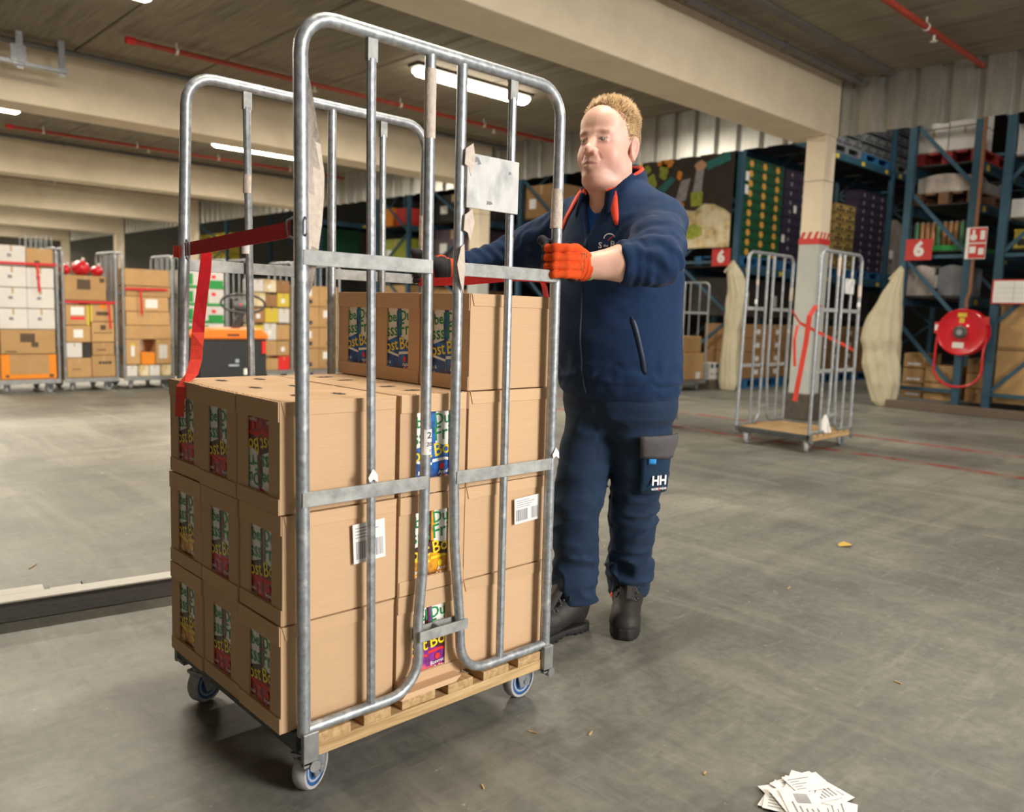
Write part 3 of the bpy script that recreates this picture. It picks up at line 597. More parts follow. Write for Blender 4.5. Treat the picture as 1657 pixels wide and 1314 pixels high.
def make_box(flavour, upside=False):
    key = (flavour, upside)
    if key in _proto: return copy_tree(_proto[key])
    r = thing('juice_box', '', 'box')
    wy0, wy1, wz0, wz1 = 0.050, 0.152, 0.036, 0.198
    q = MB(); q.box(0, BL, 0, BW, 0, BH, 0, skip=('l',))
    def ffr(x, m):
        a, b, c, d = 0.0, BW, 0.0, BH
        V = [(x, a, c), (x, b, c), (x, b, d), (x, a, d), (x, wy0, wz0), (x, wy1, wz0), (x, wy1, wz1), (x, wy0, wz1)]
        q.add(V, [(0, 4, 5, 1), (1, 5, 6, 2), (2, 6, 7, 3), (3, 7, 4, 0)], m)
    ffr(0, 0)
    V = [(x, a, b) for x in (0, 0.004) for a, b in ((wy0, wz0), (wy1, wz0), (wy1, wz1), (wy0, wz1))]
    q.add(V, [(0, 1, 5, 4), (1, 2, 6, 5), (2, 3, 7, 6), (3, 0, 4, 7)], 0)
    q.add([(0.08, 0.005, 0.005), (0.08, BW - 0.005, 0.005), (0.08, BW - 0.005, BH - 0.005), (0.08, 0.005, BH - 0.005)], [(0, 3, 2, 1)], 1)
    q.build('box_body', ['cardboard', 'cardboard_inside_shade'], r, smooth=0, bevel=0.0015)
    q = MB(); t = 0.003
    q.prism([(0.002, BH - 0.042), (BW - 0.001, BH - 0.042), (BW - 0.001, BH + 0.0005), (0.002, BH + 0.0005)], (-t, 0, 0), (0, 1, 0), (0, 0, 1), (t * 0.98, 0, 0)); q.build('end_flap', 'cardboard_flap', r, smooth=0, bevel=0.0008)
    q = MB(); q.prism([(0.001, 0.0), (BW - 0.002, 0.0), (BW - 0.002, 0.035), (0.001, 0.035)], (-t, 0, 0), (0, 1, 0), (0, 0, 1), (t * 0.98, 0, 0)); q.build('end_flap', 'cardboard_flap', r, smooth=0, bevel=0.0008)
    q = MB(); q.prism([(0.010, BH - 0.030), (BL - 0.004, BH - 0.030), (BL - 0.001, BH + 0.0003), (0.002, BH + 0.0003)], (0, -t * 0.9, 0), (1, 0, 0), (0, 0, 1), (0, t * 0.88, 0)); q.build('side_flap', 'cardboard_flap', r, smooth=0, bevel=0.0006)
    # perforated tear line and grip holes on the lid
    q = MB()
    for (cx_, cy_) in ((0.095, BW / 2), (0.20, BW / 2)):
        pl_ = []
        for k in range(14):
            a = 2 * PI * k / 14; rr = 1.0 if k % 2 else 0.62; pl_.append((0.016 * rr * math.cos(a), 0.030 * rr * math.sin(a)))
        q.poly(pl_, (cx_, cy_, BH + 0.0006), (1, 0, 0), (0, 1, 0))
    q.build('grip_hole', 'cardboard_inside_shade', r, smooth=0)
    q = MB(); z = BH
    for i in range(18):
        y = 0.004 + i * (BW - 0.008) / 18; q.prism([(0, 0), (0.004, 0.0), (0.004, 0.0065), (0, 0.0065)], (0.006 + 0.002 * (i % 2), y, z - 0.0005), (1, 0, 0), (0, 1, 0), (0, 0, 0.0016))
    q.build('tear_strip', 'cardboard_flap', r, smooth=0)
    for side in ('l', 'r'):
        q = carton_mesh(flavour, side)
        if upside: q.v = [(a, BW - b, 0.238 - c) for a, b, c in q.v]
        mm = [FL[flavour][0] if k == 'FR' else FL[flavour][1] if k == 'DK' else k for k in CM]
        q.build('juice_carton', mm, r, smooth=0)
    _proto[key] = r
    return r
ROWS = ['barcode-side row', 'middle row', 'back row']
def place_box(flavour, x, y, z, rz, label, group, upside=False, dx=0.0, dy=0.0):
    x -= dx * random.random(); y -= dy * random.random()
    o = make_box(flavour, upside)
    j = random.uniform
    if rz == 0: o.location = (x + j(-0.001, 0.001), y + j(-0.0003, 0.0003), z)
    else: o.location = (x + BW + j(-0.0002, 0.0002), y + j(-0.001, 0.001), z)
    o.rotation_euler = (0, 0, (math.radians(90) if rz else 0) + math.radians(j(-0.08, 0.08)))
    tag(o, label, 'box', group); return o
Z0 = 0.1495; DZ = 0.2435
LV = ['bottom layer', 'second layer', 'third layer']
fa = [['red', 'red', 'orange'], ['red', 'red', 'orange'], ['red', 'red', 'red']]
for k in range(3):
    for i in range(3):
        z = Z0 + k * DZ
        fl_ = fa[k][i]
        place_box(fl_, 0.817, 1.553 + 0.2035 * i, z, 0, 'box of %s juice cartons%s, strapped end, %s, %s' % (fl_, ' upside down' if (k == 2 and i == 0) else '', LV[k], ROWS[i]), 'juice boxes at the open end of the cage', upside=(k == 2 and i == 0), dx=0.008, dy=0.007 if i == 0 else 0)
fb = ['purple', 'orange', 'blue']
for k in range(3):
    for i in range(2):
        place_box(fb[k], 1.1125, 1.553 + 0.302 * i, Z0 + k * DZ, 1, 'sideways box of %s juice cartons mid-cage, %s, %s' % (fb[k], LV[k], 'against front panel' if i == 0 else 'against back panel'), 'sideways juice boxes in mid cage', dy=0.007 if i == 0 else 0)
for k in range(4):
    for i in range(3):
        place_box('blue', 1.3185, 1.553 + 0.2035 * i, Z0 + k * DZ, 0, 'box of blue juice cartons at the pushed end, %s, %s' % ((LV + ['topmost layer'])[k], ROWS[i]), 'juice boxes at the pushed end of the cage', dy=0.007 if i == 0 else 0)
# barcode labels stuck on the long sides
def barcode(x, z, w, h, y, rot=0.0, parts=1):
    c, s = math.cos(rot), math.sin(rot); u = Vector((c, 0, s)); v = Vector((-s, 0, c)); o = Vector((x, y, z))
    q = MB(); q.prism([(0, 0), (w, 0), (w, h), (0, h)], o, u, v, (0, 0.0004, 0)); lab = q.build('barcode_label', 'paper_white', None, smooth=0)
    q = MB(); rs = random.Random(3)
    if parts == 1: spans = [(0.08, 0.92)]
    else: spans = [(0.06, 0.52), (0.66, 0.94)]
    for a, b in spans:
        p = a * w
        while p < b * w:
            t = rs.choice((0.0009, 0.0016, 0.0024)); q.poly([(p, h * 0.1), (min(p + t, b * w), h * 0.1), (min(p + t, b * w), h * 0.55), (p, h * 0.55)], o - Vector((0, 0.0003, 0)), u, v); p += t + rs.choice((0.001, 0.0018))
    for k in range(4): q.poly([(w * 0.08, h * (0.64 + 0.08 * k)), (w * (0.6 + 0.1 * (k % 3)), h * (0.64 + 0.08 * k)), (w * (0.6 + 0.1 * (k % 3)), h * (0.66 + 0.08 * k)), (w * 0.08, h * (0.66 + 0.08 * k))], o - Vector((0, 0.0003, 0)), u, v)
    q.build('barcode_print', 'ink_grey', lab, smooth=0); return lab
tag(barcode(0.985, 0.500, 0.086, 0.092, 1.5415, 0.05), 'white barcode label on the second-layer box at the open end', 'label')
tag(barcode(1.485, 0.513, 0.094, 0.070, 1.5415, 0.05, 2), 'white barcode label with two codes on the second-layer box at the pushed end', 'label')
# cardboard sheet under the sideways box
q = MB(); q.prism([(0, 0), (0.17, 0), (0.19, 0.012), (0.02, 0.012)], (1.10, 1.512, 0.1488), (1, 0, 0), (0, 0.3, 1), (0, 0.03, 0)); tag(q.build('cardboard_strip', 'cardboard_flap', smooth=0), 'loose cardboard strip on the deck below the sideways box', 'cardboard')

# ================================================================== PERSON (signed-distance modelling, meshed by surface nets)
def surface_nets(fn, lo, hi, h):
    lo = np.array(lo, float); hi = np.array(hi, float); n = np.ceil((hi - lo) / h).astype(int) + 1
    ax = [lo[i] + h * np.arange(n[i]) for i in range(3)]
    P = np.stack(np.meshgrid(*ax, indexing='ij'), -1).astype(np.float32)
    F = fn(P.reshape(-1, 3)).reshape(n).astype(np.float32)
    S = F < 0; nx, ny, nz = n
    acc = np.zeros((nx - 1, ny - 1, nz - 1, 3), np.float32); cnt = np.zeros((nx - 1, ny - 1, nz - 1), np.float32)
    def sl(o): return tuple(slice(o[i], n[i] - 1 + o[i]) for i in range(3))
    for a in range(3):
        for u in (0, 1):
            for v in (0, 1):
                o0 = [0, 0, 0]; o0[(a + 1) % 3] = u; o0[(a + 2) % 3] = v; o1 = list(o0); o1[a] = 1
                f0 = F[sl(o0)]; f1 = F[sl(o1)]; x = (f0 < 0) != (f1 < 0)
                t = np.where(x, f0 / np.where(x, f0 - f1, 1), 0)
                for k in range(3): acc[..., k] += np.where(x, (t if k == a else o0[k]), 0)
                cnt += x
    act = cnt > 0; idx = -np.ones(act.shape, np.int64); idx[act] = np.arange(act.sum())
    ijk = np.argwhere(act); V = lo + h * (ijk + acc[act] / cnt[act][:, None])
    faces = []
    for a in range(3):
        b, c = (a + 1) % 3, (a + 2) % 3
        s0 = [slice(1, n[i] - 1) for i in range(3)]; s0[a] = slice(0, n[a] - 1); s1 = list(s0); s1[a] = slice(1, n[a])
        A = S[tuple(s0)]; B = S[tuple(s1)]; ch = np.argwhere(A != B)
        if len(ch) == 0: continue
        base = ch.copy(); base[:, b] += 1; base[:, c] += 1
        fl_ = A[tuple(ch.T)]
        def gi(db, dc):
            q = base.copy(); q[:, b] += db; q[:, c] += dc; return idx[tuple(q.T)]
        q = np.stack([gi(-1, -1), gi(0, -1), gi(0, 0), gi(-1, 0)], 1); q[~fl_] = q[~fl_][:, ::-1]; faces.append(q)
    return V, np.concatenate(faces)
def smin(a, b, k): h = np.clip(0.5 + 0.5 * (b - a) / k, 0, 1); return b + (a - b) * h - k * h * (1 - h)
def smax(a, b, k): return -smin(-a, -b, k)
def caps(P, a, b, r0, r1=None):
    a = np.array(a, np.float32); b = np.array(b, np.float32); r1 = r0 if r1 is None else r1; d = b - a
    t = np.clip(((P - a) @ d) / max(1e-9, d @ d), 0, 1); return np.sqrt((((P - a) - t[:, None] * d) ** 2).sum(1)) - (r0 + (r1 - r0) * t)
def ball(P, c, r): return np.sqrt(((P - np.array(c, np.float32)) ** 2).sum(1)) - r
def elli(P, c, r, R=None):
    q = P - np.array(c, np.float32)
    if R is not None: q = q @ np.array(R, np.float32)
    r = np.array(r, np.float32); k0 = np.sqrt(((q / r) ** 2).sum(1)); k1 = np.sqrt(((q / (r * r)) ** 2).sum(1)); return k0 * (k0 - 1) / np.maximum(k1, 1e-6)
def chain(P, pts, k=0.02):
    d = None
    for (a, ra), (b, rb) in zip(pts[:-1], pts[1:]):
        e = caps(P, a, b, ra, rb); d = e if d is None else (np.minimum(d, e) if k == 0 else smin(d, e, k))
    return d
_LAT = rng.random((32, 32, 32)).astype(np.float32)
def vnoise(P, s):
    q = P * s; i = np.floor(q).astype(int); f = q - i; f = f * f * (3 - 2 * f); i &= 31; j = (i + 1) & 31
    g = lambda a, b, c: _LAT[a, b, c]
    x0, y0, z0, x1, y1, z1 = i[:, 0], i[:, 1], i[:, 2], j[:, 0], j[:, 1], j[:, 2]; fx, fy, fz = f[:, 0], f[:, 1], f[:, 2]
    a = g(x0, y0, z0) * (1 - fx) + g(x1, y0, z0) * fx; b = g(x0, y1, z0) * (1 - fx) + g(x1, y1, z0) * fx
    c = g(x0, y0, z1) * (1 - fx) + g(x1, y0, z1) * fx; d = g(x0, y1, z1) * (1 - fx) + g(x1, y1, z1) * fx
    return (a * (1 - fy) + b * fy) * (1 - fz) + (c * (1 - fy) + d * fy) * fz - 0.5
def sections(P, S, zr=0.01):
    S = np.array(S, np.float32); z = P[:, 2]; it = lambda k: np.interp(z, S[:, 0], S[:, k]).astype(np.float32)
    cx_, cy_, a, b = it(1), it(2), it(3), it(4)
    dx, dy = (P[:, 0] - cx_) / b, (P[:, 1] - cy_) / a; k0 = np.sqrt(dx * dx + dy * dy)
    g = np.sqrt((dx / b) ** 2 + (dy / a) ** 2); d = k0 * (k0 - 1) / np.maximum(g, 1e-5)
    d = np.where(k0 < 0.3, -np.minimum(a, b) * 0.7, d)
    return smax(d, np.maximum(S[0, 0] - z, z - S[-1, 0]), zr)
def near_only(P, d, fn, w=0.03):
    m = np.abs(d) < w; e = d.copy()
    if m.any(): e[m] = e[m] + fn(P[m])
    return e
def fold(P, dirv, freq, seed, warp=0.35):
    # soft parallel folds across direction dirv
    p = P @ np.array(dirv, np.float32) + warp * 0.1 * vnoise(P + seed, 14) + 0.06 * warp * vnoise(P + seed * 2, 30)
    return np.sin(p * freq) * (0.6 + 0.8 * vnoise(P + seed * 3, 9))
def sdf_obj(name, fn, lo, hi, h, mats, parent, color=None, xf=None, smooth=180):
    V, Fc = surface_nets(fn, lo, hi, h)
    q = MB(); q.v = None
    if color is not None: col = color(V)
    W = V if xf is None else V @ np.array(xf[0]).T + np.array(xf[1])
    q.v = W.tolist(); q.f = [tuple(f) for f in Fc.tolist()]; q.m = [0] * len(q.f)
    if color is not None: q.col = np.concatenate([col, np.ones((len(col), 1))], 1)
    o = q.build(name, mats, parent, smooth=0)
    o.data.polygons.foreach_set('use_smooth', [True] * len(o.data.polygons)); return o

mat('skin', (0.7, 0.42, 0.33), 0.48, var=0.05, scale=40, vcol=True, bump=0.04, bscale=160, sss=0.25)
mat('hair', (0.46, 0.30, 0.15), 0.45, var=0.35, scale=90)
mat('fleece_navy', (0.008, 0.028, 0.095), 0.85, var=0.08, scale=60, bump=0.05, bscale=400, sheen=0.06, vcol=True, spec=0.2)
mat('trouser_navy', (0.010, 0.027, 0.070), 0.8, var=0.08, scale=60, bump=0.05, bscale=500, sheen=0.04, vcol=True, spec=0.25)
mat('trim_orange', (0.80, 0.07, 0.03), 0.7, var=0.06, scale=60)
mat('shirt_blue', (0.01, 0.13, 0.55), 0.8, var=0.06, scale=60)
mat('glove_knit', (0.8, 0.13, 0.02), 0.85, var=0.08, scale=90, bump=0.04, bscale=700, vcol=True, spec=0.2)
mat('boot_leather', (0.03, 0.028, 0.026), 0.6, var=0.2, scale=40, bump=0.15, bscale=250, vcol=True)
mat('lace', (0.016, 0.014, 0.013), 0.7, var=0.2); mat('rubber_black', (0.012, 0.012, 0.012), 0.65, var=0.2, scale=40)
mat('grey_cloth', (0.085, 0.08, 0.088), 0.8, var=0.12, scale=50)
mat('tab_blue', (0.03, 0.30, 0.80), 0.6, var=0)
mat('eye_white', (0.36, 0.32, 0.30), 0.5, var=0); mat('iris', (0.035, 0.05, 0.06), 0.5, var=0.3, scale=300); mat('brow', (0.30, 0.17, 0.09), 0.7, var=0.2)
mat('zip_metal', (0.02, 0.03, 0.06), 0.5, 0.3, var=0.1); mat('logo_white', (0.85, 0.85, 0.85), 0.6, var=0); mat('cuff_green', (0.35, 0.50, 0.22), 0.8, var=0.1)

MAN = thing('person', 'man in navy fleece, navy work trousers and orange gloves pushing the loaded cage', 'person', (2.08, 1.70, 0))
SHL, SHR = np.array([2.008, 1.512, 1.356]), np.array([2.0, 1.838, 1.362])
ELL, ELR = np.array([1.838, 1.385, 1.232]), np.array([1.975, 2.10, 1.275])
WRL, WRR = np.array([1.672, 1.497, 1.207]), np.array([1.742, 2.140, 1.207])
# ---- head frame: local x forward, y left, z up
hy = math.radians(188.5); fwd = np.array([math.cos(hy), math.sin(hy), 0.0]); lft = np.array([-math.sin(hy), math.cos(hy), 0.0])
pit = math.radians(3)
f3 = fwd * math.cos(pit) + np.array([0, 0, 1]) * math.sin(pit); u3 = np.cross(f3, lft)
HR = np.stack([f3, lft, u3], 1); HC = np.array([1.925, 1.648, 1.577])
def head_sdf(P):
    A = P.copy(); A[:, 1] = np.abs(A[:, 1])
    d = elli(P, (-0.012, 0, 0.034), (0.100, 0.079, 0.094))
    d = smin(d, elli(P, (0.028, 0, -0.030), (0.064, 0.064, 0.086)), 0.030)
    d = smin(d, elli(P, (0.055, 0, 0.055), (0.036, 0.058, 0.045)), 0.03)
    d = smin(d, ball(A, (0.046, 0.034, -0.040), 0.036), 0.02)
    d = smin(d, ball(A, (0.002, 0.050, -0.072), 0.030), 0.035)
    d = smin(d, elli(P, (0.066, 0, -0.098), (0.026, 0.032, 0.021)), 0.022)
    d = smin(d, elli(P, (0.020, 0, -0.112), (0.056, 0.058, 0.024)), 0.035)
    d = smin(d, elli(P, (0.070, 0, -0.062), (0.030, 0.034, 0.026)), 0.018)
    d = smin(d, caps(A, (0.086, 0.010, 0.021), (0.074, 0.044, 0.022), 0.0105, 0.009), 0.012)
    d = smax(d, -ball(A, (0.106, 0.030, 0.004), 0.0185), 0.012)
    d = smin(d, ball(A, (0.0745, 0.031, 0.003), 0.0128), 0.003)
    d = smin(d, caps(A, (0.0865, 0.018, 0.0092), (0.0795, 0.045, 0.0072), 0.0050, 0.0042), 0.004)
    d = smin(d, caps(A, (0.0855, 0.021, -0.0050), (0.0785, 0.043, -0.0032), 0.0036, 0.0032), 0.005)
    d = smin(d, caps(P, (0.086, 0, 0.016), (0.105, 0, -0.026), 0.0080, 0.0108), 0.012)
    d = smin(d, ball(P, (0.1085, 0, -0.0295), 0.0118), 0.006)
    d = smin(d, ball(A, (0.0985, 0.0135, -0.0345), 0.0088), 0.006)
    d = smax(d, -ball(A, (0.104, 0.0065, -0.0435), 0.0035), 0.003)
    d = smin(d, caps(A, (0.0990, 0, -0.0610), (0.090, 0.022, -0.0690), 0.0062, 0.003), 0.006)
    d = smin(d, caps(A, (0.0975, 0, -0.0755), (0.090, 0.020, -0.0725), 0.0070, 0.003), 0.006)
    d = smax(d, -caps(A, (0.1055, 0, -0.0682), (0.0945, 0.026, -0.0715), 0.0026, 0.0022), 0.0025)
    d = smax(d, -caps(A, (0.0935, 0.025, -0.040), (0.0885, 0.031, -0.055), 0.0016, 0.0012), 0.008)
    e = elli(A, (-0.016, 0.081, -0.008), (0.021, 0.0085, 0.034), np.array(Matrix.Rotation(math.radians(-12), 3, 'Y').to_3x3()))
    e = smax(e, -elli(A, (-0.010, 0.0890, -0.003), (0.0125, 0.0085, 0.021)), 0.004)
    e = smin(e, caps(A, (-0.012, 0.080, -0.040), (-0.008, 0.078, -0.030), 0.007), 0.006)
    d = smin(d, e, 0.006)
    n = caps(P, (-0.022, 0, -0.06), (-0.045, 0, -0.215), 0.062, 0.070)
    return smin(d, n, 0.022)
def head_col(V):
    A = V.copy(); A[:, 1] = np.abs(A[:, 1]); n = len(V)
    base = np.tile(np.array([0.80, 0.50, 0.40]), (n, 1))
    def blend(c, w): return base * (1 - w[:, None]) + np.array(c) * w[:, None]
    g = lambda c, s: np.exp(-(((A - np.array(c)) / np.array(s)) ** 2).sum(1))
    base = blend((0.80, 0.37, 0.315), 0.75 * g((0.06, 0.045, -0.04), (0.05, 0.03, 0.045)))
    base = blend((0.70, 0.31, 0.26), 0.6 * g((0.105, 0, -0.03), (0.02, 0.02, 0.015)))
    base = blend((0.68, 0.31, 0.27), 0.6 * g((-0.016, 0.088, -0.005), (0.03, 0.015, 0.04)))
    base = blend((0.66, 0.34, 0.28), 0.5 * g((0.06, 0, -0.09), (0.04, 0.05, 0.03)))
    lip = g((0.097, 0, -0.068), (0.012, 0.0195, 0.0085)); base = blend((0.47, 0.155, 0.145), np.clip(lip * 1.5 - 0.2, 0, 0.9))
    base = blend((0.22, 0.06, 0.055), np.clip(1.4 * g((0.097, 0, -0.0695), (0.02, 0.022, 0.0022)) - 0.2, 0, 0.9))
    base = blend((0.50, 0.28, 0.17), np.clip(1.2 * g((0.083, 0.030, 0.0215), (0.016, 0.022, 0.0045)) - 0.15, 0, 0.6))
    base = blend((0.52, 0.25, 0.20), 0.5 * g((0.082, 0.031, -0.006), (0.02, 0.018, 0.007)))
    st = np.clip((A[:, 2] + 0.11) / 0.02, 0, 1) * np.clip((-0.048 - A[:, 2]) / 0.02, 0, 1) * np.clip((A[:, 0] + 0.01) / 0.03, 0, 1)
    base = blend((0.62, 0.38, 0.31), 0.35 * st)
    return base
# one body mesh: head and neck joined to torso, arms
V1, F1 = surface_nets(head_sdf, (-0.125, -0.105, -0.20), (0.135, 0.105, 0.14), 0.0027)
c1 = head_col(V1); V1 = V1 @ HR.T + HC
def arm_sdf(P):
    d = chain(P, [(SHL, 0.055), (ELL, 0.046), (ELL * 0.55 + WRL * 0.45, 0.049), (WRL, 0.034)], 0.02)
    d2 = chain(P, [(SHR, 0.055), (ELR, 0.046), (ELR * 0.5 + WRR * 0.5, 0.045), (WRR, 0.034)], 0.02)
    t = caps(P, (2.02, 1.66, 1.33), (2.05, 1.68, 0.95), 0.09, 0.11); nk = caps(P, (1.975, 1.655, 1.44), (1.985, 1.655, 1.35), 0.062, 0.066)
    return smin(np.minimum(d, d2), smin(t, nk, 0.03), 0.05)
V2, F2 = surface_nets(arm_sdf, (1.60, 1.28, 0.78), (2.22, 2.22, 1.50), 0.009)
c2 = np.tile(np.array([0.80, 0.50, 0.39]), (len(V2), 1))
q = MB(); q.v = np.concatenate([V1, V2]).tolist(); q.f = [tuple(f) for f in F1.tolist()] + [tuple(f) for f in (F2 + len(V1)).tolist()]; q.m = [0] * len(q.f)
q.col = np.concatenate([np.concatenate([c1, c2]), np.ones((len(V1) + len(V2), 1))], 1)
body = q.build('body', 'skin', MAN, smooth=0); body.data.polygons.foreach_set('use_smooth', [True] * len(body.data.polygons))
H = lambda x, y, z: Vector((HR @ np.array([x, y, z]) + HC).tolist())
for s in (-1, 1):
    q = MB(); q.ell(H(0.0762, 0.031 * s, 0.0022), (0.0124,) * 3, 20, 14); ey = q.build('eyeball', 'eye_white', body)
    gz = Vector((HR @ np.array([0.93, 0.30, -0.04])).tolist()).normalized()
    c = H(0.0762, 0.031 * s, 0.0022) + gz * 0.0098; q = MB(); a = gz.cross(Vector((0, 0, 1))).normalized(); b = a.cross(gz)
    q.poly([(0.0058 * math.cos(t * PI / 8), 0.0058 * math.sin(t * PI / 8)) for t in range(16)], c + gz * 0.0016, a, b, 0); q.poly([(0.0026 * math.cos(t * PI / 6), 0.0026 * math.sin(t * PI / 6)) for t in range(12)], c + gz * 0.0019, a, b, 1)
    q.build('iris', ['iris', 'ink_black'], ey, smooth=0)
    q = MB(); q.tube([H(0.0915 - 0.0, 0.011 * s, 0.0235), H(0.0905, 0.026 * s, 0.0280), H(0.081, 0.043 * s, 0.0260), H(0.073, 0.052 * s, 0.020)], [0.0015, 0.0026, 0.0022, 0.001], 8)
    q.build('eyebrow', 'brow', body)
# ---- hair: cap of short spiky strands
def in_hair(x, y, z):
    ay = abs(y)
    # hairline: forehead high, temples receding, sides down to the ear, nape
    if x > 0.060 - 0.35 * max(0, 0.095 - z) : return False
    if x > -0.008 and z < 0.073 - 0.25 * (0.05 - x) - (0.0 if ay < 0.05 else 0.008): 
        return ay > 0.050 and z > 0.006 and x < 0.040 and x < 0.010 + (z - 0.006) * 0.42
    if x > -0.035 and z < 0.004: return False
    return z > -0.075
q = MB(); vs = []; fs = []; cnt = 0
hr = random.Random(4)
cap_pts = []
while cnt < 11000:
    t = math.acos(hr.uniform(-0.75, 1)); p = hr.uniform(0, 2 * PI)
    n = Vector((math.sin(t) * math.cos(p), math.sin(t) * math.sin(p), math.cos(t)))
    x, y, z = -0.012 + 0.100 * n.x, 0.079 * n.y, 0.034 + 0.094 * n.z
    if not in_hair(x, y, z): continue
    cnt += 1
    nn = Vector((n.x / 0.1, n.y / 0.079, n.z / 0.094)).normalized()
    top = max(0, min(1, (z - 0.06) / 0.05)); L = 0.0055 + 0.021 * top ** 0.8 + hr.uniform(-0.002, 0.003) + top * hr.uniform(-0.006, 0.006)
    cl = Vector((mnoise.noise(Vector((x * 70, y * 70, z * 70))), mnoise.noise(Vector((x * 70 + 9, y * 70, z * 70))), 0.0)) * (0.9 * top)
    d1 = (nn * (0.55 + 0.2 * top) + Vector((0.12 * top - 0.55 * (1 - top), 0, 0.85 * top - 0.75 * (1 - top))) + cl + Vector((hr.uniform(-.18, .18), hr.uniform(-.18, .18), hr.uniform(-.1, .1)))).normalized()
    P0 = Vector((x, y, z)) - nn * 0.002; P1 = P0 + (nn * 0.6 + d1 * 0.4) * L * 0.55; P2 = P1 + d1 * L * 0.5
    sd = d1.cross(nn); sd = sd.normalized() if sd.length > 1e-3 else Vector((0, 1, 0)); w = 0.0011
    s2 = sd.cross(d1).normalized(); b = len(vs)
    for (pt, ww) in ((P0, w), (P1, w * 0.8)):
        for kk in range(3):
            a = 2 * PI * kk / 3; vs.append(pt + (sd * math.cos(a) + s2 * math.sin(a)) * ww)
    vs.append(P2)
    for kk in range(3): fs += [(b + kk, b + (kk + 1) % 3, b + 3 + (kk + 1) % 3, b + 3 + kk), (b + 3 + kk, b + 3 + (kk + 1) % 3, b + 6)]
# scalp shell under the strands
nu, nv = 48, 30
for i in range(nv + 1):
    for j in range(nu): pass
b0 = len(vs); idxm = {}
for i in range(nv + 1):
    t = 2.35 * i / nv
    for j in range(nu):
        p = 2 * PI * j / nu; n = (math.sin(t) * math.cos(p), math.sin(t) * math.sin(p), math.cos(t)); idxm[i, j] = len(vs); vs.append(Vector((-0.012 + 0.1012 * n[0], 0.0802 * n[1], 0.034 + 0.0952 * n[2])))
for i in range(nv):
    for j in range(nu):
        qd = (idxm[i, j], idxm[i + 1, j], idxm[i + 1, (j + 1) % nu], idxm[i, (j + 1) % nu]); c = sum((Vector(vs[k]) for k in qd), Vector()) / 4
        if in_hair(c.x + 0.008, c.y * 0.95, c.z - 0.006): fs.append(qd)
q.add([H(*v) for v in vs], fs); hb = q.build('hair', 'hair', MAN, smooth=0); tag(hb, 'short spiky blond hair')
hb.data.polygons.foreach_set('use_smooth', [True] * len(hb.data.polygons))
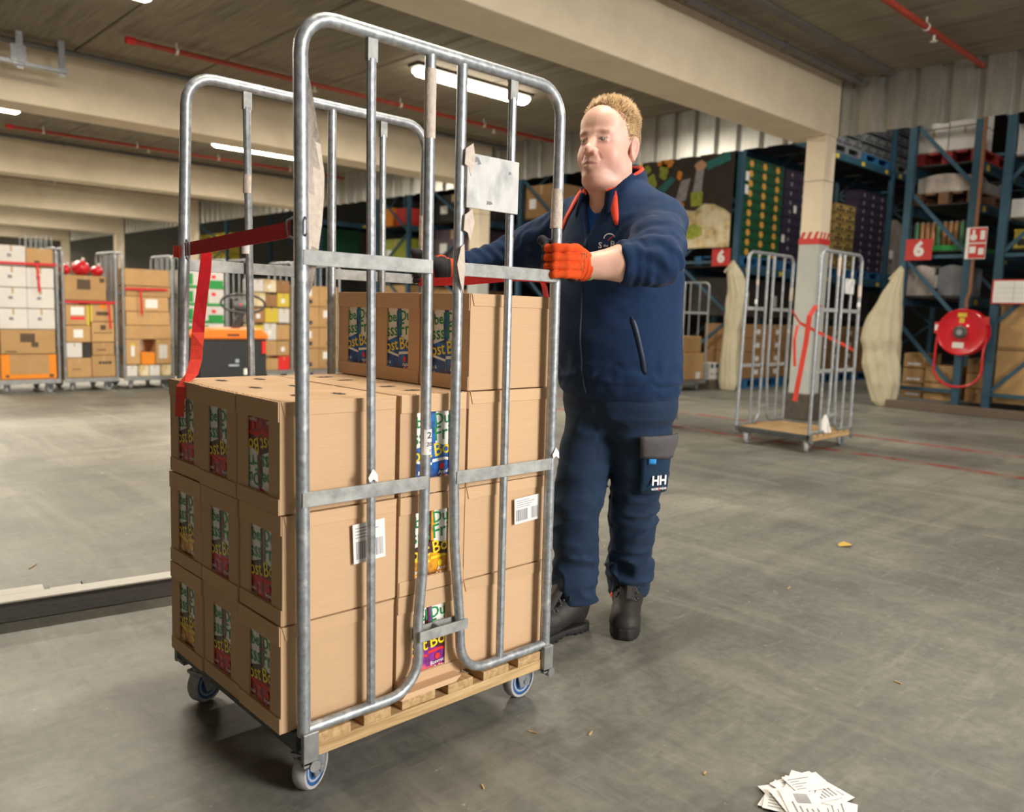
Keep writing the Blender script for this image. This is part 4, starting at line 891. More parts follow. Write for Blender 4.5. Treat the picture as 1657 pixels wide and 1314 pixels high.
# ---- fleece jacket
TS = [(0.815, 2.065, 1.672, 0.190, 0.158), (0.84, 2.058, 1.672, 0.203, 0.172), (0.875, 2.052, 1.67, 0.212, 0.182), (1.0, 2.035, 1.67, 0.212, 0.188), (1.15, 2.022, 1.665, 0.212, 0.180), (1.28, 2.008, 1.66, 0.214, 0.160), (1.37, 1.998, 1.66, 0.200, 0.135), (1.43, 1.99, 1.658, 0.160, 0.112), (1.475, 1.978, 1.656, 0.105, 0.092), (1.50, 1.97, 1.655, 0.085, 0.085)]
CUFL = ELL * 0.50 + WRL * 0.50
CUFR = ELR * 0.15 + WRR * 0.85
def jacket_sdf(P):
    t = sections(P, TS, 0.012)
    aL = chain(P, [(SHL + np.array([0.02, 0.04, 0.01]), 0.080), (SHL, 0.077), (ELL * 0.6 + SHL * 0.4, 0.076), (ELL, 0.068), (CUFL, 0.060)], 0.03)
    axL = (WRL - ELL) / np.linalg.norm(WRL - ELL); sL = (P - CUFL.astype(np.float32)) @ axL.astype(np.float32)
    aL = smax(aL, sL - 0.004, 0.008)
    aR = chain(P, [(SHR + np.array([0.02, -0.04, 0.01]), 0.085), (SHR, 0.084), (ELR * 0.6 + SHR * 0.4, 0.074), (ELR, 0.066), (CUFR, 0.050)], 0.03)
    axR = (WRR - ELR) / np.linalg.norm(WRR - ELR); sR = (P - CUFR.astype(np.float32)) @ axR.astype(np.float32)
    aR = smax(aR, sR - 0.004, 0.008)
    rollL = np.exp(-((sL + 0.045) / 0.05) ** 2); rollR = np.exp(-((sR + 0.09) / 0.09) ** 2)
    aL = aL - 0.004 * rollL * np.sin(sL * 260 + 9 * vnoise(P, 12)) * (0.5 + vnoise(P + 4, 9) * 2) * (np.abs(aL) < 0.04)
    aR = aR - 0.004 * rollR * np.sin(sR * 170 + 6 * vnoise(P, 16)) * (np.abs(aR) < 0.04)
    arms = np.minimum(aL, aR); d = smin(t, arms, 0.035)
    def wr(Q):
        z = Q[:, 2]
        e = 0.006 * vnoise(Q, 11) + 0.003 * vnoise(Q, 26)
        el = np.exp(-((Q - ELL) ** 2).sum(1) / 0.018); er = np.exp(-((Q - (0.5 * ELR + 0.5 * SHR)) ** 2).sum(1) / 0.03)
        e = e + 0.007 * el * fold(Q, (0.55, 0.25, 0.8), 130, 1.7, 0.5) + 0.006 * er * fold(Q, (0.2, 0.6, 0.8), 120, 5.1, 0.5)
        ax_ = np.exp(-((Q - np.array([1.97, 1.50, 1.27])) ** 2).sum(1) / 0.016); e = e + 0.006 * ax_ * fold(Q, (-0.5, 0.6, 0.7), 110, 2.9, 0.5)
        hem = np.exp(-((z - 0.90) / 0.05) ** 2); e = e + 0.005 * hem * fold(Q, (0.2, 0.3, 1), 90, 7.3, 0.9)
        e = e + 0.004 * np.exp(-((z - 0.868) / 0.006) ** 2)       # seam above the hem band
        sp = np.exp(-((Q[:, 1] - 1.475 - 0.02 * (1.2 - z)) / 0.004) ** 2) * (Q[:, 0] > 2.0) * (z < 1.25); e = e + 0.003 * sp
        return e
    d = near_only(P, d, wr)
    zc = 1.437 + 0.55 * np.clip(P[:, 0] - 1.93, -0.05, 0.12)    # neck opening slopes down to the front
    neck = smax(caps(P, (1.945, 1.655, 1.60), (1.985, 1.657, 1.40), 0.07, 0.062), -(P[:, 2] - 1.37), 0.01)
    vee = smax(np.abs(P[:, 1] - 1.655) - 0.42 * np.clip(P[:, 2] - 1.305, 0, 1), np.maximum(P[:, 0] - 1.93, 1.305 - P[:, 2]), 0.005)
    d = smax(d, -neck, 0.008); return smax(d, -vee, 0.006)
sdf_obj('fleece_jacket', jacket_sdf, (1.66, 1.25, 0.79), (2.26, 2.21, 1.53), 0.0062, 'fleece_navy', MAN, color=lambda V: np.tile(np.array([0.010, 0.030, 0.086]), (len(V), 1)))
jk = MAN.children[-1]
# blue shirt in the neck opening
q = MB(); vs = []; fs = []
def shirt_sdf(P): return smax(sections(P, [(a, b, c, max(d - 0.022, 0.05), max(e - 0.022, 0.05)) for a, b, c, d, e in TS], 0.01), np.maximum(-(P[:, 2] - 1.2), smax(P[:, 2] - 1.425 - 0.55 * np.clip(P[:, 0] - 1.93, -0.05, 0.1), -caps(P, (1.90, 1.655, 1.60), (1.925, 1.655, 1.425), 0.055, 0.035), 0.004)), 0.008)
sdf_obj('polo_shirt', shirt_sdf, (1.80, 1.45, 1.19), (2.12, 1.86, 1.50), 0.006, 'shirt_blue', MAN)
# surface helper: walk a ray in from the camera side onto the jacket / trousers
def hit(fn, o, d, n=90, step=0.006):
    o = np.array(o, np.float32); d = np.array(d, np.float32); d /= np.linalg.norm(d); T = np.arange(n, dtype=np.float32) * step; v = fn(o + T[:, None] * d)
    k = np.argmax(v < 0)
    if v[k] >= 0: return Vector((o + d * 0.2).tolist())
    t = T[k - 1] + step * v[k - 1] / (v[k - 1] - v[k]) if k else 0
    return Vector((o + d * t).tolist())
def on_line(fn, pts, d, back=0.25, lift=0.0):
    d = np.array(d, float); d /= np.linalg.norm(d); return [hit(fn, np.array(p) - d * back, d) - Vector(d.tolist()) * lift for p in pts]
# collar: rolled stand-up collar with orange edge
col_c = [(1.978 - 0.0, 1.657)]
CP = []
for i in range(25):
    a = math.radians(-150 + 300 * i / 24)     # 0 = back of neck (+x)
    rx, ry = 0.094, 0.088; back = math.cos(a)
    CP.append(Vector((1.965 + rx * math.cos(a) - 0.004, 1.656 + ry * math.sin(a), 1.462 + 0.040 * back - 0.022 * max(0, -back))))
vs = []; fs = []
for p in CP:
    o = Vector((p.x - 1.965, p.y - 1.656, 0)).normalized(); vs += [p - o * 0.004 + Vector((0, 0, 0.030)), p + o * 0.006 + Vector((0, 0, 0.022)), p + o * 0.018 - Vector((0, 0, 0.038))]
for i in range(24):
    for j in range(2): fs.append((3 * i + j, 3 * i + 3 + j, 3 * i + 4 + j, 3 * i + 1 + j))
q = MB(); q.add(vs, fs); q.col = np.tile(np.array([0.009, 0.026, 0.074, 1.0]), (len(vs), 1)); o = q.build('collar', 'fleece_navy', jk, smooth=180); md = o.modifiers.new('s', 'SOLIDIFY'); md.thickness = 0.008; md.offset = 0
q = MB(); q.tube([vs[3 * i] + Vector((0, 0, 0.002)) for i in range(25)], 0.0058, 8); q.build('collar_piping', 'trim_orange', jk)
# orange shoulder panels
def surf_strip(fn, centre, d, halfw, wdir, name, m, parent, lift=0.0025, thick=0.0016):
    wdir = np.array(wdir, float); vs = []; fs = []
    k = len(centre); hw = halfw if isinstance(halfw, list) else [halfw] * k
    for p, w in zip(centre, hw):
        a = on_line(fn, [np.array(p) - wdir * w, np.array(p), np.array(p) + wdir * w], d, lift=lift); vs += a
    for i in range(k - 1):
        for j in range(2): fs.append((3 * i + j, 3 * i + 3 + j, 3 * i + 4 + j, 3 * i + 1 + j))
    q = MB(); q.add(vs, fs); o = q.build(name, m, parent, smooth=180); md = o.modifiers.new('s', 'SOLIDIFY'); md.thickness = thick; md.offset = 0; return o
surf_strip(jacket_sdf, [(1.89, 1.600 - 0.004 * i, 1.455 - 0.017 * i) for i in range(8)], (0.8, 0.55, -0.1), [0.006, 0.012, 0.014, 0.013, 0.012, 0.011, 0.009, 0.004], (0.5, -0.8, 0.1), 'shoulder_flash', 'trim_orange', jk)
surf_strip(jacket_sdf, [(1.89, 1.720 + 0.010 * i, 1.452 - 0.014 * i) for i in range(9)], (0.9, -0.05, -0.35), [0.008, 0.014, 0.017, 0.018, 0.018, 0.018, 0.016, 0.012, 0.006], (0.25, 0.6, 0.6), 'shoulder_flash', 'trim_orange', jk)
surf_strip(jacket_sdf, [(2.02 + 0.017 * i, 1.50, 1.225 + 0.009 * i) for i in range(8)], (-0.25, 1, 0), 0.0045, (-0.45, 0, 0.9), 'side_flash', 'trim_orange', jk)
q = MB(); zp = on_line(jacket_sdf, [(1.8, 1.655 + 0.012 * (1.33 - z), z) for z in np.linspace(1.302, 0.84, 26)], (1, 0.0, 0), lift=0.001); q.tube(zp, 0.0035, 6); q.build('zip', 'zip_metal', jk)
q = MB(); q.tube([zp[0], zp[0] + Vector((-0.008, -0.003, -0.022))], 0.004, 6); q.build('zip_pull', 'zip_metal', jk)
# pocket welt on the left front
pk = [(1.90, 1.5, 1.075 - 0.012 * i) for i in range(15)]
surf_strip(jacket_sdf, [(p[0] + 0.004 * i, p[1], p[2]) for i, p in enumerate(pk)], (0.35, 0.9, 0), [0.002] + [0.007] * 13 + [0.002], (0.9, -0.35, 0), 'pocket_welt', 'zip_metal', jk, lift=0.002)
# embroidered chest logo
lg = hit(jacket_sdf, (1.70, 1.44, 1.286), (0.75, 0.63, 0)); u = Vector((0.68, -0.73, 0)).normalized(); n_ = Vector((-0.73, -0.68, 0.1)); lg = lg + n_ * 0.006
q = MB(); q.tube([lg + u * (0.016 * math.cos(a)) + Vector((0, 0, 0.012 + 0.014 * math.sin(a))) for a in np.linspace(0.4, PI, 10)], 0.0016, 6); q.build('logo_arc', 'logo_white', jk)
q = MB(); q.tube([lg + u * (-0.004 + 0.004 * i) + Vector((0, 0, 0.006 + 0.004 * i)) for i in range(5)], 0.002, 6); q.build('logo_swoosh', 'signal_red', jk)
q = MB(); q.text('S', lg - u * 0.026 - Vector((0, 0, 0.008)), u, (0, 0, 1), 0.024, bold=0.02); q.text('the', lg - u * 0.009 - Vector((0, 0, 0.008)), u, (0, 0, 1), 0.011, bold=0.02); q.text('B', lg + u * 0.010 - Vector((0, 0, 0.004)), u, (0, 0, 1), 0.026, bold=0.02); q.build('logo_lettering', 'logo_white', jk, smooth=0)
# ---- trousers
LL = [(0.085, 2.285, 1.772, 0.068, 0.072), (0.13, 2.283, 1.770, 0.072, 0.075), (0.18, 2.268, 1.758, 0.076, 0.078), (0.30, 2.218, 1.715, 0.072, 0.074), (0.45, 2.158, 1.665, 0.075, 0.080), (0.58, 2.128, 1.632, 0.085, 0.092), (0.70, 2.098, 1.615, 0.098, 0.108), (0.86, 2.07, 1.615, 0.108, 0.125)]
LR = [(0.115, 2.030, 1.798, 0.072, 0.078), (0.16, 2.028, 1.798, 0.070, 0.073), (0.22, 2.022, 1.795, 0.068, 0.072), (0.34, 2.000, 1.780, 0.070, 0.076), (0.45, 1.985, 1.765, 0.076, 0.080), (0.58, 1.998, 1.755, 0.086, 0.092), (0.70, 2.030, 1.745, 0.098, 0.108), (0.86, 2.055, 1.735, 0.108, 0.125)]
def trousers_sdf(P):
    a = sections(P, LL, 0.01); b = sections(P, LR, 0.01); seat = sections(P, [(0.72, 2.09, 1.672, 0.10, 0.10), (0.76, 2.075, 1.672, 0.175, 0.145), (0.80, 2.065, 1.672, 0.19, 0.152), (0.93, 2.05, 1.672, 0.185, 0.15)], 0.02)
    d = smin(np.minimum(a, b) if False else smin(a, b, 0.012), seat, 0.05)
    def wr(Q):
        z = Q[:, 2]; low = np.exp(-((z - 0.20) / 0.10) ** 2); kn = np.exp(-((z - 0.42) / 0.09) ** 2); cr = np.exp(-((z - 0.72) / 0.08) ** 2)
        dr = np.where((Q[:, 0] - 2.05) * 0.35 - (Q[:, 1] - 1.70) < 0, 0.55, -0.45)
        p = z + dr * (Q[:, 0] - 2.05) * 0.5 + 0.05 * vnoise(Q, 10) + 0.02 * vnoise(Q + 3, 24)
        G = np.stack([Q[:, 0] * 0.5 + 0.2 * dr * z, Q[:, 1] * 0.5, z + dr * (Q[:, 0] + Q[:, 1] - 3.75) * 0.45], 1).astype(np.float32)
        rd = lambda s_, o_: 0.5 - 2.2 * np.abs(vnoise(G + o_, s_))
        e = -(0.026 * low * rd(24, 1.3) + 0.024 * kn * rd(18, 4.1) + 0.016 * cr * rd(15, 7.7)) - 0.006 * rd(34, 2.2) * (z < 0.6)
        e = e - 0.010 * np.exp(-((z - 0.155) / 0.012) ** 2) * (Q[:, 0] > 2.15)
        return e + 0.005 * vnoise(Q, 13)
    d = near_only(P, d, wr, 0.035)
    hl = caps(P, (2.285, 1.772, 0.02), (2.283, 1.770, 0.11), 0.060); hr_ = caps(P, (2.03, 1.798, 0.03), (2.03, 1.798, 0.14), 0.060)
    return smax(smax(d, -hl, 0.004), -hr_, 0.004)
sdf_obj('work_trousers', trousers_sdf, (1.87, 1.45, 0.06), (2.40, 1.92, 0.95), 0.0062, 'trouser_navy', MAN, color=lambda V: np.tile(np.array([0.012, 0.030, 0.068]), (len(V), 1)))
tr = MAN.children[-1]
# thigh pocket on the left leg, facing outward (-y, slightly +x)
pd = Vector((-0.05, 1.0, 0)).normalized(); pu = Vector((1.0, 0.05, 0)).normalized()
def patch(fn, poly_fn, nu_, nv_, d, name, m, parent, lift, thick):
    vs = []; fs = []
    for i in range(nu_ + 1):
        for j in range(nv_ + 1): vs.append(on_line(fn, [poly_fn(i / nu_, j / nv_)], d, lift=lift)[0])
    for i in range(nu_):
        for j in range(nv_): fs.append((i * (nv_ + 1) + j, (i + 1) * (nv_ + 1) + j, (i + 1) * (nv_ + 1) + j + 1, i * (nv_ + 1) + j + 1))
    q = MB(); q.add(vs, fs)
    if MATS[m].name in ('trouser_navy', 'fleece_navy'): q.col = np.tile(np.array([0.010, 0.032, 0.070, 1.0]), (len(vs), 1))
    o = q.build(name, m, parent, smooth=180); md = o.modifiers.new('s', 'SOLIDIFY'); md.thickness = thick; md.offset = 0; return o
LC = lambda z: (np.interp(z, [l[0] for l in LL], [l[1] for l in LL]), np.interp(z, [l[0] for l in LL], [l[2] for l in LL]))
def leg_patch(name, a0, a1, zf, nu_, nv_, m, lift, thick):
    vs = []; fs = []
    for i in range(nu_ + 1):
        a = math.radians(a0 + (a1 - a0) * i / nu_)
        for j in range(nv_ + 1):
            z = zf(i / nu_, j / nv_); cx_, cy_ = LC(z); o = np.array([cx_ + 0.22 * math.cos(a), cy_ + 0.22 * math.sin(a), z]); d = (-math.cos(a), -math.sin(a), 0)
            vs.append(hit(trousers_sdf, o, d, 60, 0.004) - Vector(d) * lift)
    for i in range(nu_):
        for j in range(nv_): fs.append((i * (nv_ + 1) + j, (i + 1) * (nv_ + 1) + j, (i + 1) * (nv_ + 1) + j + 1, i * (nv_ + 1) + j + 1))
    q = MB(); q.add(vs, fs)
    if m == 'trouser_navy': q.col = np.tile(np.array([0.010, 0.032, 0.070, 1.0]), (len(vs), 1))
    o = q.build(name, m, tr, smooth=180); md = o.modifiers.new('s', 'SOLIDIFY'); md.thickness = thick; md.offset = 0; return o
leg_patch('thigh_pocket', -138, -62, lambda u, v: 0.515 + 0.145 * v, 10, 10, 'trouser_navy', 0.010, 0.010)
leg_patch('pocket_flap', -140, -54, lambda u, v: 0.640 + 0.072 * v - 0.010 * u * (1 - v), 10, 6, 'grey_cloth', 0.017, 0.006)
leg_patch('pocket_tab', -126, -112, lambda u, v: 0.618 + 0.022 * v, 3, 3, 'tab_blue', 0.018, 0.002)
def leg_pt(a, z, lift):
    cx_, cy_ = LC(z); a = math.radians(a); d = (-math.cos(a), -math.sin(a), 0); return hit(trousers_sdf, np.array([cx_ + 0.22 * math.cos(a), cy_ + 0.22 * math.sin(a), z]), d, 60, 0.004) - Vector(d) * lift
c = leg_pt(-103, 0.560, 0.022); uu = Vector((math.sin(math.radians(103)), -math.cos(math.radians(103)) * -1 * -1, 0)).normalized(); uu = Vector((math.cos(math.radians(-13)), math.sin(math.radians(-13)), 0))
q = MB(); q.text('HH', c, uu, (0.0, 0, 1), 0.042, bold=0.03); q.text('WORKWEAR', c - Vector((0, 0, 0.026)), uu, (0, 0, 1), 0.0105, bold=0.02); q.build('pocket_lettering', 'logo_white', tr, smooth=0)
q = MB(); q.tube([c - Vector((0, 0, 0.020)) - uu * 0.003, c - Vector((0, 0, 0.033)) + uu * 0.003], 0.0012, 6); q.tube([c - Vector((0, 0, 0.020)) + uu * 0.003, c - Vector((0, 0, 0.033)) - uu * 0.003], 0.0012, 6); q.build('pocket_mark', 'signal_red', tr)
# ---- boots
def boot(heel, ang, name_label, zoff=0.0, lift=0.0):
    # local frame: x toward the toe, y left, z up; heel at origin
    c, s = math.cos(ang), math.sin(ang); R = np.array([[c, -s, 0], [s, c, 0], [0, 0, 1.0]]); T = np.array([heel[0], heel[1], zoff])
    def upper(P):
        A = P
        d = chain(A, [((0.055, 0, 0.20), 0.056), ((0.055, 0, 0.115), 0.050), ((0.10, 0, 0.085), 0.048), ((0.17, 0, 0.064), 0.042), ((0.225, 0.0, 0.054), 0.040), ((0.255, 0, 0.050), 0.036)], 0.03)
        d = smin(d, caps(A, (0.035, 0, 0.06), (0.04, 0, 0.13), 0.040, 0.044), 0.03)
        d = smin(d, elli(A, (0.235, 0, 0.05), (0.062, 0.050, 0.042)), 0.02)
        d = smax(d, 0.024 - A[:, 2], 0.006); d = smax(d, A[:, 2] - 0.172 - 0.25 * (A[:, 0] - 0.055), 0.006)
        d = smax(d, -caps(A, (0.055, 0, 0.155), (0.055, 0, 0.3), 0.044), 0.004)
        return near_only(A, d, lambda Q: 0.004 * vnoise(Q, 24) + 0.002 * vnoise(Q, 55) + 0.0016 * np.exp(-((Q[:, 2] - 0.05 - 0.1 * np.clip(Q[:, 0] - 0.12, -1, 0.1)) / 0.003) ** 2))
    def sole(P):
        w = np.interp(P[:, 0], [-0.012, 0.005, 0.03, 0.12, 0.21, 0.25, 0.28, 0.298], [0.022, 0.038, 0.044, 0.042, 0.053, 0.049, 0.036, 0.016])
        d = np.maximum(np.abs(P[:, 1]) - w, np.maximum(-0.012 - P[:, 0], P[:, 0] - 0.298)); ztop = 0.032 + 0.012 * np.exp(-((P[:, 0] - 0.29) / 0.04) ** 2)
        arch = np.clip(0.012 * np.exp(-((P[:, 0] - 0.115) / 0.028) ** 2), 0, 1)
        d = smax(d, np.maximum(P[:, 2] - ztop, arch - P[:, 2]), 0.008)
        tread = np.maximum(np.sin(P[:, 0] * 260), 0) * 0.004 * (P[:, 2] < 0.014); return d + tread
    def colr(V): return np.tile(np.array([0.019, 0.017, 0.015]), (len(V), 1)) + np.outer(np.clip((V[:, 0] - 0.18) / 0.05, 0, 1) * np.clip((0.07 - V[:, 2]) / 0.03, 0, 1), [0.006, 0.005, 0.004])
    r = sdf_obj('boot', upper, (-0.03, -0.08, 0.0), (0.32, 0.08, 0.225), 0.0045, 'boot_leather', MAN, color=colr, xf=(R, T)); bt = r; tag(bt, name_label)
    W = lambda x, y, z: Vector((R @ np.array([x, y, z]) + T).tolist())
    sdf_obj('sole', sole, (-0.03, -0.075, -0.006), (0.325, 0.075, 0.06), 0.004, 'rubber_black', bt, color=None, xf=(R, T))
    q = MB(); vs = []; fs = []
    for i in range(7):
        x = 0.105 + 0.012 * i; z = 0.19 - 0.0132 * i
        for y in (-0.024, 0, 0.024): vs.append(W(x + 0.012, y, z - 0.012 * (abs(y) > 0.01) - 0.014))
    for i in range(6):
        for j in range(2): fs.append((3 * i + j, 3 * i + j + 1, 3 * i + 4 + j, 3 * i + 3 + j))
    q.add(vs, fs); o = q.build('tongue', 'lace', bt); md = o.modifiers.new('s', 'SOLIDIFY'); md.thickness = 0.008
    for i in range(5):
        x = 0.118 + 0.014 * i; z = 0.168 - 0.0155 * i
        q = MB(); sg = 1 if i % 2 else -1
        q.tube([W(x - 0.008, -0.034 * sg, z - 0.012), W(x + 0.006, -0.015 * sg, z + 0.001), W(x + 0.008, 0.015 * sg, z - 0.002), W(x + 0.012, 0.034 * sg, z - 0.022)], 0.0028, 6); q.build('lace', 'grey_cloth', bt)
        q = MB(); q.ell(W(x, 0.036, z - 0.016), (0.0038,) * 3, 8, 6); q.ell(W(x, -0.036, z - 0.016), (0.0038,) * 3, 8, 6); q.build('lace_hook', 'steel_dark', bt)
    q = MB(); q.tube([W(0.105, 0.01, 0.155), W(0.11, 0.04, 0.165), W(0.125, 0.058, 0.14), W(0.12, 0.035, 0.145)], 0.0024, 6); q.tube([W(0.105, -0.01, 0.155), W(0.12, -0.045, 0.15), W(0.15, -0.055, 0.115)], 0.0024, 6); q.build('lace_bow', 'lace', bt)
    q = MB(); q.cyl(W(0.15, -0.055, 0.115), W(0.155, -0.056, 0.10), 0.003, n=6); q.build('lace_tip', 'trim_orange', bt)
    q = MB(); q.lathe([(0.0475, 0.158), (0.051, 0.166), (0.0475, 0.174)], (0, 0, 0), n=20); q.v = [tuple(W(a + 0.055, b, cc)) for a, b, cc in q.v]; q.build('ankle_cuff', 'grey_cloth', bt)
    return bt
boot((2.330, 1.804), math.radians(180 + 36), 'black work boot pointing at the viewer')
boot((2.075, 1.800), math.radians(180 - 2), 'black work boot half hidden behind the cage')
# ---- gloves closed round the tubes
def glove(tc, e1, side, wr, label):
    # tc: tube axis point; e1: horizontal, tube -> wrist; fingers pass on +e2
    e1 = np.array(e1, float); e1 /= np.linalg.norm(e1); e2 = side * np.array([e1[1], -e1[0], 0]); B = np.stack([e1, e2, np.array([0, 0, 1.0])], 1); T = np.array(tc)
    wl = (np.array(wr) - T) @ B
    zs = [0.036, 0.0125, -0.0105, -0.031]; rr = [0.0112, 0.0113, 0.0110, 0.0100]
    fing = []
    for i in range(4):
        dz = zs[i]; dr = -0.002 * (i - 1) 
        fing.append([((0.060 - 0.004 * abs(i - 1.2), 0.020, dz * 1.02 + 0.002), rr[i] * 1.12), ((0.012, 0.0345, dz), rr[i] * 1.05), ((-0.020, 0.0265, dz - 0.001), rr[i]), ((-0.0310, 0.0015, dz - 0.002), rr[i] * 0.97), ((-0.016, -0.0235, dz - 0.003), rr[i] * 0.88)])
    thumb = [((0.070, -0.012, 0.004), 0.020), ((0.040, -0.030, 0.024), 0.0175), ((0.004, -0.034, 0.046), 0.0145), ((-0.032, -0.016, 0.056), 0.0135)]
    def fn(P):
        d = None
        for f in fing:
            e = chain(P, f, 0.006); d = e if d is None else smin(d, e, 0.0006)
        palm = np.minimum(caps(P, (0.060, 0.004, 0.030), (0.058, 0.004, -0.028), 0.024, 0.022), caps(P, (0.075, 0.002, 0.018), (0.072, 0.002, -0.020), 0.025, 0.024))
        d = smin(d, palm, 0.007); d = smin(d, chain(P, thumb, 0.01), 0.010)
        d = smin(d, caps(P, (0.075, 0, 0.0), tuple(wl * 0.98), 0.036, 0.037), 0.02)
        ax = wl / np.linalg.norm(wl); s = P @ ax.astype(np.float32); d = smax(d, s - np.linalg.norm(wl) - 0.012, 0.004)
        d = smax(d, -(np.sqrt(P[:, 0] ** 2 + P[:, 1] ** 2) - 0.0158), 0.003)
        return near_only(P, d, lambda Q: 0.0022 * vnoise(Q, 60) + 0.0012 * np.sin(s_of(Q, ax) * 500) * (s_of(Q, ax) > np.linalg.norm(wl) - 0.035))
    def s_of(Q, ax): return Q @ ax.astype(np.float32)
    def colr(V):
        d_t = chain(V.astype(np.float32), thumb, 0); tip = (V[:, 0] < -0.012) & (V[:, 1] < 0.006)
        palm = (V[:, 1] < -0.012 + 0.02 * (V[:, 2] < -0.036) + 0.0 * V[:, 0]) & (V[:, 0] < 0.088)
        under = (V[:, 2] < -0.040) & (V[:, 1] < 0.022) & (V[:, 0] < 0.075)
        dk = ((d_t < 0.003) & (V[:, 1] < 0.002)) | tip | palm | under
        return np.where(dk[:, None], np.array([0.030, 0.030, 0.033]), np.array([0.66, 0.075, 0.014]))
    o = sdf_obj('glove', fn, (-0.06, -0.07, -0.075), (0.155, 0.07, 0.085), 0.0024, 'glove_knit', MAN, color=colr, xf=(B, T)); tag(o, label)
    W = lambda x, y, z: Vector((B @ np.array([x, y, z]) + T).tolist())
    ax = wl / np.linalg.norm(wl); e = Vector((B @ ax).tolist()); p = T + B @ (wl * 1.0); p = Vector(p.tolist())
    q = MB(); q.cyl(p + e * 0.009, p + e * 0.020, 0.037, 0.036, n=24); q.build('cuff_band', 'cuff_green', o)
    return o, W
gl, GW = glove((1.578, 1.518, 1.212), (1.0, -0.20, 0), 1, WRL, 'orange knit glove with black grip gripping the near tube')
# printed lines on the back of the near glove
q = MB()
for i in range(3):
    for j in range(7):
        if (i * 7 + j) % 5 == 3: continue
        z = 0.028 - 0.0068 * j; a = GW(0.062 + 0.008 * i, 0.0345 - 0.001 * i + 0.002, z)
        q.beam(a, GW(0.062 + 0.008 * i + 0.001, 0.0345 - 0.001 * i + 0.002, z - 0.0045), 0.0022, 0.0022)
q.build('glove_print', 'brow', gl, smooth=0)
glove((1.654, 2.192, 1.205), (0.88, -0.50, 0), -1, WRR, 'orange and black glove gripping the far tube')

# ================================================================== BACKGROUND
mat('box_white', (0.66, 0.64, 0.62), 0.7, var=0.04, rnd=0.04)
mat('box_orange', (0.80, 0.25, 0.01), 0.65, var=0.06)
mat('box_green', (0.02, 0.30, 0.06), 0.6, var=0.05)
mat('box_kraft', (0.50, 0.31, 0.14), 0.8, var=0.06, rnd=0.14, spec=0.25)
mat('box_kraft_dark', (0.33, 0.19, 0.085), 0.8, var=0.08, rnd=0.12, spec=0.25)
mat('seam_dark', (0.10, 0.06, 0.03), 0.9, var=0)
mat('parcel_tape', (0.46, 0.32, 0.17), 0.35, var=0.05)
mat('print_brown', (0.10, 0.065, 0.04), 0.8, var=0)
mat('bag_red', (0.62, 0.012, 0.025), 0.35, var=0.2, scale=20, coat=0.3)
mat('crate_green', (0.008, 0.085, 0.032), 0.5, var=0.1, rnd=0.1); mat('emblem_gold', (0.72, 0.38, 0.07), 0.5, var=0.25, scale=60)
mat('crate_purple', (0.032, 0.022, 0.055), 0.5, var=0.1, rnd=0.15); mat('emblem_grey', (0.33, 0.31, 0.32), 0.5, var=0.3, scale=60)
mat('crate_grey', (0.14, 0.15, 0.17), 0.5, var=0.1, rnd=0.15); mat('crate_yellow', (0.52, 0.36, 0.12), 0.55, var=0.1, rnd=0.1); mat('crate_red', (0.55, 0.03, 0.02), 0.5, var=0.1)
mat('pallet_blue', (0.02, 0.13, 0.30), 0.6, var=0.15, rnd=0.1); mat('pallet_red', (0.30, 0.02, 0.02), 0.6, var=0.15); mat('pallet_brown', (0.20, 0.10, 0.05), 0.7, var=0.2)
mat('bag_cream', (0.56, 0.51, 0.36), 0.6, var=0.06, scale=10, trans=0.0)
mat('stretch_wrap', (0.44, 0.39, 0.36), 0.22, var=0.3, scale=9, stretch=(1, 1, 0.4), coat=0.8, bump=0.5, bscale=14)
mat('can_brown', (0.42, 0.22, 0.10), 0.35, 0.3, var=0.1, rnd=0.2); mat('can_green', (0.10, 0.25, 0.14), 0.35, 0.3, var=0.1)
mat('reel_red', (0.62, 0.008, 0.02), 0.3, var=0.05, coat=0.4); mat('reel_hub', (0.09, 0.09, 0.09), 0.45, 0.3, var=0.1)
mat('pipe_brown', (0.20, 0.085, 0.035), 0.5, var=0.1)
mat('truck_orange', (0.85, 0.20, 0.02), 0.4, var=0.04, coat=0.2); mat('truck_black', (0.022, 0.024, 0.026), 0.5, var=0.15, scale=20); mat('truck_grey', (0.10, 0.105, 0.11), 0.5, var=0.1)
mat('brake_light', (0.7, 0.03, 0.02), 0.3, var=0)
mat('poster_dark', (0.035, 0.024, 0.018), 0.5, var=0.3, scale=6); mat('poster_bread', (0.55, 0.42, 0.20), 0.6, var=0.5, scale=9, col2=(0.75, 0.66, 0.46), c2pos=(0.45, 0.6)); mat('poster_green', (0.30, 0.34, 0.04), 0.6, var=0.4, scale=20); mat('poster_teal', (0.02, 0.15, 0.14), 0.6, var=0.2, scale=10); mat('poster_skin', (0.55, 0.30, 0.18), 0.6, var=0.1); mat('poster_grey', (0.30, 0.27, 0.28), 0.6, var=0.3, scale=10); mat('poster_orange', (0.72, 0.26, 0.02), 0.6, var=0.3, scale=20)
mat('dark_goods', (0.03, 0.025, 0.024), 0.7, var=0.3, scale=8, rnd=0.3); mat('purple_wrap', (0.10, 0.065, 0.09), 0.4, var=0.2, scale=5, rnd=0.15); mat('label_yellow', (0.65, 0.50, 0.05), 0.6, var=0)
mat('scrap_yellow', (0.62, 0.42, 0.08), 0.7, var=0.15); mat('profile_white', (0.66, 0.65, 0.62), 0.6, var=0.08, scale=12, stretch=(1, 8, 8)); mat('profile_grey', (0.17, 0.17, 0.18), 0.6, var=0.2, scale=12, stretch=(1, 8, 8))

